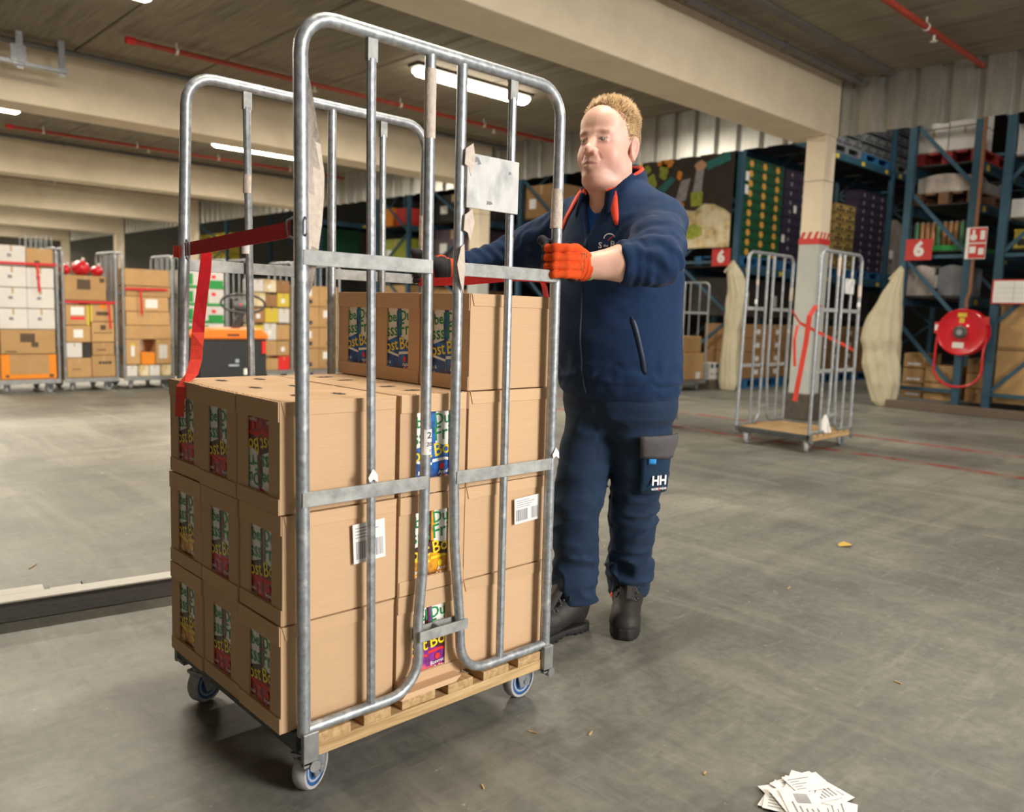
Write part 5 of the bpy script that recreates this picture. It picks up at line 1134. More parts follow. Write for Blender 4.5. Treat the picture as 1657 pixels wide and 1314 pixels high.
# ---------------- generic carton
def carton_box(x0, x1, y0, y1, z0, z1, m, label, group=None, face='-y', tape=True, sticker=None, prints=(), name='cardboard_box', rz=0.0):
    cx_, cy_ = (x0 + x1) / 2, (y0 + y1) / 2
    r = thing(name, label, 'box', (cx_, cy_, z0), group)
    q = MB(); q.box(x0, x1, y0, y1, z0, z1); b = q.build('box_body', m, r, smooth=0, bevel=0.006, seg=1)
    if face == '-y': o, u, W = Vector((x0, y0, z0)), Vector((1, 0, 0)), x1 - x0; n = Vector((0, -1, 0))
    else: o, u, W = Vector((x0, y1, z0)), Vector((0, -1, 0)), y1 - y0; n = Vector((-1, 0, 0))
    v = Vector((0, 0, 1)); Hh = z1 - z0
    def rect(nm, a0, a1, b0, b1, mm, lift):
        q = MB(); q.prism([(a0 * W, b0 * Hh), (a1 * W, b0 * Hh), (a1 * W, b1 * Hh), (a0 * W, b1 * Hh)], o + n * lift, u, v, n * -0.0008); return q.build(nm, mm, r, smooth=0)
    if tape:
        q = MB(); q.box(x0 + 0.004, x1 - 0.004, cy_ - 0.002, cy_ + 0.002, z1 - 0.001, z1 + 0.001); q.build('lid_seam', 'seam_dark', r, smooth=0)
        rect('tape_strip', 0.46, 0.54, 0.72, 1.0, 'parcel_tape', 0.0014)
    rect('base_seam', 0.01, 0.99, 0.03, 0.045, 'seam_dark', 0.0012)
    if sticker: rect('sticker', *sticker, 'paper_white', 0.0022)
    for (nm, a0, a1, b0, b1, mm) in prints: rect(nm, a0, a1, b0, b1, mm, 0.0018)
    if rz: r.rotation_euler = (0, 0, rz)
    return r

# ---------------- pallets, crates
def make_pallet(m):
    r = thing('pallet', '', 'pallet'); proto = {}
    def pc(nm, sx, sy, sz, loc):
        if nm not in proto:
            q = MB(); q.box(-sx / 2, sx / 2, -sy / 2, sy / 2, 0, sz); o = q.build(nm, m, r, smooth=0); proto[nm] = o
        else: o = proto[nm].copy(); COL.objects.link(o); o.parent = r
        o.location = loc
    for i in range(5): pc('top_board', 1.2, 0.125, 0.022, (0, -0.3375 + 0.16875 * i, 0.122))
    for i in range(3):
        for j in range(3): pc('block', 0.14, 0.12, 0.1, (-0.53 + 0.53 * i, -0.34 + 0.34 * j, 0.022))
    for j in range(3): pc('runner', 1.2, 0.12, 0.022, (0, -0.34 + 0.34 * j, 0))
    return r
_pal = {}
def pallet(x0, y0, z, m, label, group='pallets in the racks', rot=0):
    if m not in _pal: _pal[m] = make_pallet(m); o = _pal[m]
    else: o = copy_tree(_pal[m])
    if rot: o.location = (x0 + 0.4, y0 + 0.6, z); o.rotation_euler = (0, 0, PI / 2)
    else: o.location = (x0 + 0.6, y0 + 0.4, z)
    return tag(o, label, 'pallet', group)
def make_crate(body, emblem, style, w=0.385, d=0.29, h=0.145):
    # front faces -y; origin at front left bottom
    r = thing('crate', '', 'crate')
    q = MB(); q.box(0, w, 0, d, 0, h, skip=('t',)); q.box(0.01, w - 0.01, 0.01, d - 0.01, 0.01, h + 0.0, skip=('t', 'b'))
    q.build('crate_body', body, r, smooth=0)
    q = MB(); q.box(-0.004, w + 0.004, -0.006, d + 0.004, h - 0.02, h); q.build('crate_rim', body, r, smooth=0)
    if style == 'beer':
        for i, cx_ in enumerate((0.22, 0.78)):
            q = MB(); q.box(w * cx_ - 0.03, w * cx_ + 0.03, -0.004, 0.0, h * 0.60, h * 0.80); q.build('handle_slot', 'ink_black', r, smooth=0)
        q = MB(); q.lathe([(0.001, 0.0), (h * 0.36, 0.0), (h * 0.36, 0.008)], (w * 0.5, -0.009, h * 0.46), 'y', 18); q.build('emblem', emblem, r)
    elif style == 'water':
        for cx_ in (0.25, 0.75):
            q = MB(); q.box(w * cx_ - 0.035, w * cx_ + 0.035, -0.004, 0.0, h * 0.45, h * 0.68); q.build('handle_slot', 'ink_black', r, smooth=0)
        q = MB(); q.prism([(0, -h * 0.26), (h * 0.2, 0), (0, h * 0.26), (-h * 0.2, 0)], (w * 0.5, -0.005, h * 0.45), (1, 0, 0), (0, 0, 1), (0, -0.003, 0)); q.build('emblem', emblem, r, smooth=0)
    else:
        q = MB(); q.box(w * 0.35, w * 0.65, -0.004, 0.0, h * 0.62, h * 0.84); q.build('handle_slot', 'ink_black', r, smooth=0)
        for cx_ in (0.2, 0.5, 0.8):
            q = MB(); q.box(w * cx_ - 0.04, w * cx_ + 0.04, -0.004, 0.0, h * 0.12, h * 0.5); q.build('slot', emblem, r, smooth=0)
    return r
_cr = {}
def crate(key, x, y, z, label, group, args):
    if key not in _cr: _cr[key] = make_crate(*args); o = _cr[key]
    else: o = copy_tree(_cr[key])
    o.location = (x, y, z); return tag(o, label, 'crate', group)
ORD = ['lowest', 'second', 'third', 'fourth', 'fifth', 'sixth', 'seventh', 'eighth', 'ninth', 'tenth']
def crate_stack(key, args, x0, ncol, nrow, y, z, label, group, w, h, skip=(), cols=('nearest aisle end', 'middle column', 'deepest column')):
    for i in range(ncol):
        for k in range(nrow):
            if (i, k) in skip: continue
            crate(key, x0 + i * w + random.uniform(-0.0005, 0.0005), y + random.uniform(0, 0.006), z + k * h, '%s, %s layer, %s' % (label, ORD[k], cols[i]), group, args)

# ---------------- racks
def rack(label, X, y0, y1, levels, H, name='pallet_rack', braces=True, dirn=0):
    r = thing(name, label, 'rack', (X[0], y0, 0))
    post = None
    for x in X:
        for y in (y0, y1):
            q = MB(); q.box(x - 0.045, x + 0.045, y - 0.045, y + 0.045, 0, H); q.build('post', 'rack_blue', r, smooth=0, bevel=0.006, seg=1)
            q = MB(); q.box(x - 0.08, x + 0.08, y - 0.08, y + 0.08, 0, 0.012); q.build('foot_plate', 'rack_blue', r, smooth=0)
        if braces:
            z = 0.25; k = 0
            while z < H - 0.9:
                a, b = ((y0, y1) if (k % 2 if dirn == 0 else dirn == 1) else (y1, y0))
                q = MB(); q.beam((x, a, z), (x, b, z + 0.85), 0.03, 0.045); q.build('brace', 'rack_blue', r, smooth=0)
                if k % 2 == 0:
                    q = MB(); q.beam((x, y0, z), (x, y1, z), 0.03, 0.045); q.build('brace', 'rack_blue', r, smooth=0)
                z += 0.85; k += 1
    for i in range(len(X) - 1):
        for lz in levels:
            for y in (y0, y1):
                q = MB(); q.box(X[i] + 0.045, X[i + 1] - 0.045, y - 0.025, y + 0.025, lz - 0.12, lz); q.build('shelf_beam', 'rack_blue', r, smooth=0)
            n = 3
            for j in range(n):
                xx = X[i] + (j + 0.5) * (X[i + 1] - X[i]) / n
                q = MB(); q.box(xx - 0.4, xx + 0.4, y0 + 0.03, y1 - 0.03, lz - 0.02, lz - 0.002); q.build('shelf_panel', 'dark_goods', r, smooth=0)
            for t in (0.12, 0.5, 0.88):
                xx = X[i] + t * (X[i + 1] - X[i]); q = MB(); q.box(xx - 0.06, xx + 0.06, y0 - 0.028, y0 - 0.026, lz - 0.1, lz - 0.03); q.build('shelf_tag', 'label_yellow', r, smooth=0)
    return r
rack('blue pallet rack carrying crate pallets beside the poster', [11.2, 13.9, 16.63, 19.35], 6.94, 8.02, [1.90, 4.05], 6.1)
rack('blue pallet rack with the red six sign and hose reel', [11.2, 13.9, 16.63], 3.65, 4.43, [1.45, 2.03, 2.62, 3.12], 6.1, dirn=1)
rack('blue pallet rack next to the hose reel, with yellow crates', [11.2, 13.9, 16.63], 2.50, 3.30, [2.03, 3.12], 6.1, dirn=-1)
rack('blue pallet rack with kraft boxes behind the second column', [11.2, 13.9, 16.6], 10.75, 11.75, [2.00, 2.85, 4.2], 6.0)
rack('blue pallet rack with dark wrapped goods beyond the kraft boxes', [11.2, 13.9, 16.6], 13.2, 14.6, [2.05, 2.95], 6.0)
rack('blue pallet rack with the red crate far behind the cage', [11.2, 13.9], 15.4, 16.6, [2.05, 2.95], 6.0)
rack('blue pallet rack with dark crates far behind the cage', [11.2, 13.9], 19.3, 20.4, [2.4, 3.3], 6.0)
rack('blue pallet rack with yellow crates at the far end', [11.2, 13.9], 24.9, 27.3, [2.15], 6.0)
# row with crates (face y = 6.94)
Yf = 6.93
pallet(11.27, Yf, 1.905, 'pallet_blue', 'blue pallet under the green emblem crates'); pallet(12.52, Yf, 1.905, 'pallet_blue', 'blue pallet under the purple crates next to the green stack')
pallet(13.98, Yf, 1.905, 'pallet_blue', 'blue pallet under the yellow crates behind the column'); pallet(15.25, Yf, 1.905, 'pallet_blue', 'blue pallet under the purple crates right of the column'); pallet(16.75, Yf, 1.905, 'pallet_blue', 'blue pallet under stretch-wrapped goods')
crate_stack('green', ('crate_green', 'emblem_gold', 'beer'), 11.28, 3, 10, Yf, 2.05, 'green drinks crate with golden emblem', 'green crates on the rack', 0.395, 0.148)
crate_stack('purple', ('crate_purple', 'emblem_grey', 'water'), 12.53, 3, 10, Yf, 2.05, 'purple drinks crate next to the green stack', 'purple crates next to the green stack', 0.395, 0.148, skip=((2, 9),))
crate_stack('yellow', ('crate_yellow', 'ink_black', 'slot'), 14.35, 2, 7, Yf, 2.05, 'yellow slotted crate beside the column', 'yellow crates beside the column', 0.395, 0.165)
crate_stack('purple', ('crate_purple', 'emblem_grey', 'water'), 15.26, 3, 10, Yf, 2.05, 'purple drinks crate by the yellow crates', 'purple crates between yellow crates and post', 0.395, 0.148)
for i in range(3):
    q = MB(); z = 2.35 + 0.5 * i; q.prism([(0, 0), (0.09, 0.0), (0.09, 0.12), (0, 0.12)], (12.50 + 0.33 * i, Yf - 0.008, z), (1, 0, 0), (0, 0, 1), (0, -0.002, 0)); tag(q.build('pallet_ticket', 'paper_white', smooth=0), 'white pallet ticket on the purple crates, %s' % ('lowest', 'middle', 'highest')[i], 'ticket')
for i in range(2):
    q = MB(); q.prism([(0, 0), (0.1, 0.0), (0.1, 0.14), (0, 0.14)], (11.30, Yf - 0.012, 2.98 + 0.2 * i), (1, 0, 0), (0, 0, 1), (0, -0.002, 0)); tag(q.build('pallet_ticket', 'paper_white', smooth=0), 'white pallet ticket on the green crates, %s' % ('lower', 'upper')[i], 'ticket')
# upper level grey crates
for (x0, nm, k) in ((14.0, 'behind the column', 2), (15.28, 'mid bay', 3), (16.72, 'beyond the post', 3)):
    pallet(x0, Yf, 4.055, 'pallet_blue' if k == 3 and x0 < 16 else 'crate_grey', 'pallet under the grey crates on the upper shelf, %s' % nm)
    crate_stack('grey', ('crate_grey', 'ink_black', 'slot'), x0 + 0.01, 3, 4, Yf, 4.2, 'grey upper-shelf crate %s' % nm, 'grey crates on the upper shelf, ' + nm, 0.395, 0.2)
# wrapped goods and lower cartons
def wrapped(x0, x1, y0, y1, z0, z1, label, m='stretch_wrap'):
    r = thing('wrapped_load', label, 'load', ((x0 + x1) / 2, (y0 + y1) / 2, z0)); nx_, ny_, nz_ = 8, 6, 8; q = MB()
    def pt(a, b, c):
        n = mnoise.noise(Vector((x0 + a * 5, y0 + b * 5, z0 + c * 4))) * 0.025; dx = (a - 0.5) * 2; dy = (b - 0.5) * 2
        zz = z0 + (z1 - z0) * c + (0.05 * math.sin(7 * a + 3 * b) * c if c > 0.9 else 0)
        return ((x0 + x1) / 2 + (x1 - x0) / 2 * dx * (0.97 + n), (y0 + y1) / 2 + (y1 - y0) / 2 * dy * (0.97 + n), zz)
    for ax in range(3):
        for sd in (0, 1):
            n1, n2 = [(ny_, nz_), (nx_, nz_), (nx_, ny_)][ax]; vs = []; fs = []
            for i in range(n1 + 1):
                for j in range(n2 + 1):
                    a, b = i / n1, j / n2; vs.append(pt(*[(sd, a, b), (a, sd, b), (a, b, sd)][ax]))
            for i in range(n1):
                for j in range(n2): fs.append((i * (n2 + 1) + j, (i + 1) * (n2 + 1) + j, (i + 1) * (n2 + 1) + j + 1, i * (n2 + 1) + j + 1))
            q.add(vs, fs)
    q.build('film', m, r)
    q = MB(); q.prism([(0, 0), (0.12, 0), (0.12, 0.16), (0, 0.16)], (x0 + 0.05, y0 + 0.005, z0 + 0.3 * (z1 - z0)), (1, 0, 0), (0, 0, 1), (0, -0.03, 0)); q.build('load_label', 'paper_white', r, smooth=0)
    return r
wrapped(16.78, 17.9, 6.95, 7.7, 2.06, 3.1, 'stretch-wrapped load beyond the purple crates')
for (x0, n, lab) in ((11.36, 2, 'near the cream bag'), (14.02, 1, 'behind the column'), (15.3, 1, 'farther along')):
    for j in range(n):
        xx = x0 + j * 1.215; pallet(xx, Yf - 0.15, 0.0, 'pallet_blue', 'blue pallet on the floor under kraft cartons, %s, %s' % (lab, ('first', 'second')[j]))
        for c in range(2):
            for k in range(4):
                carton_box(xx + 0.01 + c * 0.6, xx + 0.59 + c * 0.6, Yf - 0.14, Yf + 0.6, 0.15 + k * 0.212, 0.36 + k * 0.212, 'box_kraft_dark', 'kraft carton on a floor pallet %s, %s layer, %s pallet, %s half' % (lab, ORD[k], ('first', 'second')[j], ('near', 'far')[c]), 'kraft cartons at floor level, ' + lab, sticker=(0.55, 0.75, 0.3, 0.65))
for i, x0 in enumerate((11.4, 12.6, 14.1, 15.4)):
    carton_box(x0, x0 + 1.0, 7.1, 7.9, 1.12, 1.72, 'dark_goods', 'dark carton above the floor pallets, %s' % ('first', 'second', 'third', 'fourth')[i], 'dark cartons above the floor pallets', tape=False, sticker=(0.1, 0.2, 0.3, 0.6))
# poster of a market stall on the end frame
P_ = thing('market_poster', 'large market-stall poster hung on the rack end beside the green crates', 'poster', (11.12, 7.9, 2.17))
q = MB(); q.box(11.13, 11.15, 7.03, 8.78, 2.17, 3.62); q.build('poster_sheet', 'poster_dark', P_, smooth=0)
def pp(nm, poly, m, lift):  # poly in (fraction from right edge at y=8.78 -> viewer left) , z fraction
    q = MB(); q.prism([(a * 1.75, b * 1.45) for a, b in poly], (11.13 - lift, 8.78, 2.17), (0, -1, 0), (0, 0, 1), (-0.001, 0, 0)); q.build(nm, m, P_, smooth=0)
blob = lambda cx_, cy_, rx, ry, n=14, ph=0: [(cx_ + rx * (1 + 0.14 * math.sin(3 * i + ph)) * math.cos(2 * PI * i / n), cy_ + ry * (1 + 0.14 * math.cos(2 * i + ph)) * math.sin(2 * PI * i / n)) for i in range(n)]
pp('printed_produce', [(0, 0), (1, 0), (1, 0.34), (0.93, 0.40), (0.82, 0.46), (0.72, 0.47), (0.62, 0.40), (0.5, 0.42), (0.38, 0.38), (0.2, 0.44), (0, 0.42)], 'poster_bread', 0.002)
pp('printed_sleeve', [(0.20, 0.68), (0.34, 0.80), (0.40, 0.76), (0.27, 0.62)], 'poster_teal', 0.003)
pp('printed_sleeve', [(0.70, 0.90), (0.95, 0.99), (0.97, 0.90), (0.74, 0.82)], 'poster_teal', 0.003)
pp('printed_hand', blob(0.66, 0.88, 0.06, 0.05), 'poster_skin', 0.004)
pp('printed_bag', [(0.58, 0.52), (0.68, 0.52), (0.70, 0.84), (0.62, 0.84)], 'poster_grey', 0.003); pp('printed_bag', [(0.40, 0.50), (0.52, 0.52), (0.56, 0.76), (0.46, 0.74)], 'poster_grey', 0.003)
pp('printed_greens', [(0.58, 0.45), (0.70, 0.45), (0.70, 0.60), (0.57, 0.60)], 'poster_green', 0.004)
for (a, b, rx, ry, m) in ((0.12, 0.75, 0.06, 0.10, 'poster_green'), (0.26, 0.86, 0.05, 0.09, 'poster_green'), (0.06, 0.9, 0.05, 0.05, 'poster_green'), (0.30, 0.95, 0.07, 0.05, 'poster_orange'), (0.44, 0.80, 0.03, 0.05, 'poster_orange'), (0.22, 0.96, 0.04, 0.04, 'poster_orange'), (0.62, 0.18, 0.10, 0.08, 'poster_green'), (0.45, 0.46, 0.06, 0.06, 'poster_orange')):
    pp('printed_fruit', blob(a, b, rx, ry, ph=a * 9), m, 0.005)
# red number signs
def sign6(y, z, label, x=11.146):
    r = thing('aisle_sign', label, 'sign', (x, y, z))
    q = MB(); q.box(x, x + 0.008, y - 0.165, y + 0.165, z - 0.135, z + 0.135); q.build('sign_plate', 'signal_red', r, smooth=0, bevel=0.003)
    q = MB(); q.text('6', (x - 0.002, y, z), (0, -1, 0), (0, 0, 1), 0.25, bold=0.05); q.build('sign_number', 'signal_white', r, smooth=0); return r
sign6(4.235, 2.04, 'red number six sign on the hose-reel rack'); sign6(7.17, 2.02, 'red number six sign under the market poster')
# fire sign, hose reel
r = thing('fire_sign', 'red and white fire equipment sign above the hose reel', 'sign', (11.05, 3.53, 1.9))
q = MB(); q.box(11.05, 11.056, 3.42, 3.65, 1.90, 2.28); q.build('sign_plate', 'signal_white', r, smooth=0)
q = MB(); q.box(11.046, 11.05, 3.425, 3.61, 2.10, 2.27); q.box(11.046, 11.05, 3.425, 3.61, 1.91, 2.08); q.build('sign_field', 'signal_red', r, smooth=0)
q = MB(); q.lathe([(0.001, 0), (0.04, 0)], (11.044, 3.565, 2.16), 'x', 14); q.box(11.043, 11.045, 3.55, 3.58, 2.2, 2.25); q.box(11.043, 11.045, 3.53, 3.60, 1.97, 2.05); q.box(11.043, 11.045, 3.44, 3.49, 2.13, 2.24); q.box(11.043, 11.045, 3.44, 3.50, 1.95, 2.03); q.build('sign_symbol', 'signal_white', r, smooth=0)
r = thing('fire_hose_reel', 'round red fire hose reel mounted on the rack uprights', 'hose reel', (11.02, 3.575, 0.73))
c = (10.98, 3.575, 1.005)
q = MB(); q.lathe([(0.03, -0.05), (0.10, -0.055), (0.12, -0.035), (0.255, -0.03), (0.275, -0.04), (0.285, -0.03), (0.285, 0.0), (0.2, 0.0)], c, 'x', 40); q.build('reel_disc', 'reel_red', r)
q = MB(); q.lathe([(0.2, 0.0), (0.2, 0.12), (0.285, 0.12), (0.285, 0.135), (0.02, 0.135)], c, 'x', 36); q.build('reel_drum', 'reel_red', r)
q = MB(); q.lathe([(0.001, -0.085), (0.06, -0.085), (0.08, -0.07), (0.08, -0.04)], c, 'x', 24); q.build('hub', 'reel_hub', r)
q = MB(); q.lathe([(0.001, -0.09), (0.035, -0.09), (0.035, -0.08)], c, 'x', 12); q.build('hub_cap', 'galvanised', r)
for (dy, dz, w, h, m, nm) in ((0.0, 0.21, 0.05, 0.025, 'label_yellow', 'warning_label'), (0.0, 0.145, 0.028, 0.028, 'label_yellow', 'warning_label'), (0.02, -0.16, 0.065, 0.035, 'signal_white', 'instruction_label')):
    q = MB(); q.box(c[0] - 0.037, c[0] - 0.033, c[1] + dy - w, c[1] + dy + w, c[2] + dz - h, c[2] + dz + h); q.build(nm, m, r, smooth=0)
hs = [(10.98, 3.85, 0.98), (10.96, 3.855, 0.80)] + [(10.95, 3.58 + 0.275 * math.cos(a), 0.55 + 0.22 * math.sin(a)) for a in np.linspace(PI * 0.02, -PI * 1.0, 14)] + [(10.96, 3.31, 0.75), (10.99, 3.30, 0.95)]
q = MB(); q.tube(hs, 0.014, 8); q.build('hose', 'reel_red', r)
q = MB(); q.box(10.95, 10.99, 3.83, 3.89, 0.98, 1.12); q.box(10.95, 10.99, 3.28, 3.34, 1.10, 1.20); q.build('valve_box', 'signal_red', r, smooth=0, bevel=0.006)
q = MB(); q.box(10.945, 10.95, 3.84, 3.88, 1.02, 1.09); q.build('valve_label', 'signal_white', r, smooth=0)
q = MB(); q.tube([(11.12, 3.575, 1.005), (11.15, 3.575, 1.005)], 0.04, 10); q.box(11.13, 11.15, 3.3, 3.65, 0.97, 1.04); q.build('bracket', 'reel_hub', r)
q = MB(); q.tube([(11.08, 3.56, 6.0), (11.08, 3.56, 1.50), (11.06, 3.58, 1.40), (11.06, 3.575, 1.28)], 0.022, 8); tag(q.build('supply_pipe', 'pipe_brown'), 'brown water pipe running down to the hose reel', 'pipe')
q = MB(); q.box(10.83, 11.0, -3, 4.37, 0, 0.105); tag(struct(q.build('trim_kerb', 'wood_dark', smooth=0, bevel=0.008)), 'dark wooden kerb along the rack feet')
# goods in the hose-reel rack (seen end-on)
y0r, y1r = 3.66, 4.42
pallet(11.28, y0r - 0.02, 3.125, 'pallet_red', 'red pallet under white cartons in the hose-reel rack')
for i in range(2):
    for k in range(3): carton_box(11.30, 11.75, 3.68 + 0.37 * i, 4.04 + 0.37 * i, 3.275 + 0.29 * k, 3.555 + 0.29 * k, 'box_white', 'white carton on the red pallet, %s layer, %s' % (ORD[k], ('by the supply pipe', 'by the far post')[i]), 'white cartons on the red pallet', face='-x')
pallet(11.28, y0r - 0.02, 2.62, 'pallet_brown', 'brown pallet under the shiny wrapped load'); wrapped(11.28, 12.4, 3.70, 4.38, 2.77, 2.95, 'shiny stretch-wrapped load on the brown pallet')
q = MB(); q.box(11.28, 12.4, y0r + 0.02, y1r - 0.02, 2.03, 2.10); tag(q.build('tray', 'box_green', smooth=0, bevel=0.005), 'green tray under the canned drinks', 'tray')
for i in range(10):
    for j in range(2):
        r = thing('drink_can', 'canned drink standing on the green tray in the rack', 'can', (11.36 + 0.075 * j, 3.73 + 0.07 * i, 2.105), 'canned drinks on the green tray')
        q = MB(); q.lathe([(0.001, 0), (0.026, 0), (0.032, 0.012), (0.032, 0.26), (0.022, 0.29)], r.location, n=12); q.build('can_body', 'can_green' if i % 4 == 1 else 'can_brown', r)
        q = MB(); q.lathe([(0.022, 0.29), (0.024, 0.30), (0.001, 0.302)], r.location, n=12); q.build('can_lid', 'galvanised', r)
for i, (a, b) in enumerate(((3.69, 4.02), (4.06, 4.40))):
    wrapped(11.28, 11.9, a, b, 1.46, 1.80, 'wrapped drinks pack on the low shelf, %s' % ('by the hose reel', 'by the cream bag')[i], 'stretch_wrap' if i else 'crate_grey')
for k in range(2): carton_box(11.3, 11.9, 3.70 + 0.02 * k, 4.08, 0.11 + 0.23 * k, 0.33 + 0.23 * k, 'box_kraft', 'kraft carton at the foot of the hose-reel rack, %s' % ('lower', 'upper')[k], face='-x')
for k in range(3): carton_box(11.35, 11.9, 4.10, 4.38, 0.11 + 0.2 * k, 0.30 + 0.2 * k, 'box_kraft', 'smaller kraft carton by the cream bag, %s of three' % ('lowest', 'middle', 'top')[k], face='-x', sticker=(0.2, 0.8, 0.2, 0.35))
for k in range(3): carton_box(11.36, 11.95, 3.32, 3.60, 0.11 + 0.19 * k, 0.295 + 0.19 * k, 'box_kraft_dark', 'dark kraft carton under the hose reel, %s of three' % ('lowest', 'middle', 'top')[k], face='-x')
# next rack
for i in range(2): crate('yel', 11.32, 3.20 - 0.42 * i, 2.04, 'yellow crate on the shelf, %s the hose-reel rack' % ('beside', 'farther from')[i], 'yellow crates next to the hose reel', ('label_yellow', 'ink_black', 'slot', 0.40, 0.29, 0.22)).rotation_euler = (0, 0, -PI / 2)
for i in range(2): carton_box(11.3, 12.2, 2.62 - 0.0 * i, 3.26, 0.15 + 0.66 * i, 0.80 + 0.66 * i, 'box_kraft', 'large kraft carton behind the whiteboard, %s' % ('lower', 'upper')[i], face='-x')
carton_box(11.3, 12.2, 2.55, 3.26, 3.13, 3.5, 'box_white', 'white carton high in the rack next to the hose reel', face='-x'); carton_box(11.3, 12.2, 2.55, 3.26, 2.4, 2.62, 'box_white', 'white carton above the yellow crates', face='-x')
r = thing('whiteboard', 'white notice board with red edge tied to the rack', 'board', (11.1, 3.1, 1.37))
q = MB(); q.box(11.09, 11.11, 2.75, 3.32, 1.36, 1.65); q.build('board_frame', 'signal_red', r, smooth=0)
q = MB(); q.box(11.084, 11.09, 2.77, 3.30, 1.375, 1.635); q.build('board_face', 'signal_white', r, smooth=0)
q = MB()
for k in range(3): q.box(11.082, 11.084, 2.79, 3.28, 1.43 + 0.06 * k, 1.432 + 0.06 * k)
q.box(11.082, 11.084, 3.08, 3.083, 1.38, 1.63); q.build('board_lines', 'ink_grey', r, smooth=0)
# cream bags hanging from the posts
def hang_bag(label, rings, seed):
    # rings: (z, cx, cy, rx, ry)
    n = 44; q = MB(); vs = []; fs = []; k = len(rings)
    dense = []
    for i in range(k - 1):
        for t in np.linspace(0, 1, 5)[: (5 if i == k - 2 else 4)]:
            s = t * t * (3 - 2 * t); dense.append([rings[i][j] * (1 - s) + rings[i + 1][j] * s for j in range(5)])
    for (z, cx_, cy_, rx, ry) in dense:
        for j in range(n):
            a = 2 * PI * j / n; w = 1 + 0.10 * math.sin(3 * a + seed) + 0.09 * math.sin(11 * a + 2 * seed + z * 3) + 0.16 * mnoise.noise(Vector((math.cos(a) * 3, math.sin(a) * 3, z * 5 + seed)))
            vs.append((cx_ + rx * w * math.cos(a), cy_ + ry * w * math.sin(a), z))
    m = len(dense)
    for i in range(m - 1):
        for j in range(n): fs.append((i * n + j, i * n + (j + 1) % n, (i + 1) * n + (j + 1) % n, (i + 1) * n + j))
    fs.append(tuple(range(n - 1, -1, -1))); fs.append(tuple((m - 1) * n + j for j in range(n)))
    q.add(vs, fs); r = thing('plastic_sack', label, 'bag', (dense[-1][1], dense[-1][2], 0.0)); q.build('sack_body', 'bag_cream', r, smooth=180)
    top = dense[0]; q = MB(); q.tube([(top[1] - 0.02, top[2] + 0.02, top[0] - 0.05), (top[1], top[2], top[0] + 0.02), (top[1] - 0.01, top[2] + 0.14, top[0] - 0.13)], [0.03, 0.035, 0.02], 8); q.build('knot', 'bag_cream', r); return r
hang_bag('large full cream plastic sack hanging on the hose-reel rack post', [(1.78, 10.98, 4.36, 0.03, 0.03), (1.5, 10.95, 4.44, 0.08, 0.11), (1.2, 10.95, 4.50, 0.12, 0.19), (0.86, 10.95, 4.54, 0.16, 0.25), (0.72, 10.95, 4.52, 0.15, 0.21), (0.55, 10.95, 4.50, 0.17, 0.22), (0.3, 10.94, 4.45, 0.15, 0.20), (0.06, 10.92, 4.42, 0.10, 0.13), (0.003, 10.9, 4.42, 0.05, 0.06)], 1.0)
hang_bag('slim cream plastic sack hanging below the poster-rack post', [(1.90, 10.9, 6.78, 0.03, 0.03), (1.75, 10.9, 6.74, 0.08, 0.12), (1.45, 10.9, 6.66, 0.09, 0.17), (1.1, 10.9, 6.70, 0.09, 0.16), (0.9, 10.9, 6.72, 0.08, 0.12), (0.5, 10.9, 6.74, 0.09, 0.14), (0.1, 10.9, 6.74, 0.08, 0.15), (0.004, 10.9, 6.74, 0.06, 0.12)], 2.4)
# goods in the farther racks
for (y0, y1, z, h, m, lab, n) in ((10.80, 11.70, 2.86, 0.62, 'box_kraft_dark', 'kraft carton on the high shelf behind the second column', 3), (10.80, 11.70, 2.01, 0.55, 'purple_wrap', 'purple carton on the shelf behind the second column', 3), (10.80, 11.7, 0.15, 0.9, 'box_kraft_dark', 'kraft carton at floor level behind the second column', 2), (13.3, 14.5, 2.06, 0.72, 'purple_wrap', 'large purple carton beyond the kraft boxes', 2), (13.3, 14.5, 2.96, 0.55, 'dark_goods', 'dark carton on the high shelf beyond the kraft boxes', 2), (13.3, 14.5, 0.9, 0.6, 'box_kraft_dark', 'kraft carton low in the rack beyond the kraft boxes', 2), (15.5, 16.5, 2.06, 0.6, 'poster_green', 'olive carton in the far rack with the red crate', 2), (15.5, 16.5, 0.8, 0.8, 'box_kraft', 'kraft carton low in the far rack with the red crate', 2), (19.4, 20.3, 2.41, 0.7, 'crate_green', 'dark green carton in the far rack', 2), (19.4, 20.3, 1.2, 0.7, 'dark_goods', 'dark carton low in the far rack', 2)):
    for i in range(n):
        carton_box(11.25 + 0.62 * i, 11.85 + 0.62 * i, y0, y1, z, z + h, m, lab + ', %s in' % ('first', 'second', 'third')[i], face='-x', sticker=(0.15, 0.35, 0.3, 0.6))
carton_box(11.25, 11.85, 15.52, 15.98, 2.96, 3.35, 'crate_red', 'red crate high in the far rack', face='-x', tape=False, name='crate')
carton_box(11.25, 11.85, 16.1, 16.5, 2.96, 3.38, 'box_orange', 'orange crate high in the far rack', face='-x', tape=False, name='crate')
for k in range(5):
    for i in range(5):
        o = crate('fyel', 11.32, 27.2 - 0.46 * i, 2.16 + 0.22 * k, 'yellow crate in the far end rack, %s layer, column %s' % (ORD[k], ('one', 'two', 'three', 'four', 'five')[i]), 'yellow crates in the far end rack', ('label_yellow', 'ink_black', 'slot', 0.44, 0.29, 0.2)); o.rotation_euler = (0, 0, -PI / 2)
carton_box(10.05, 10.75, 9.9, 10.6, 3.2, 3.3, 'box_kraft_dark', 'flat kraft carton lying on top', face='-x') if False else None

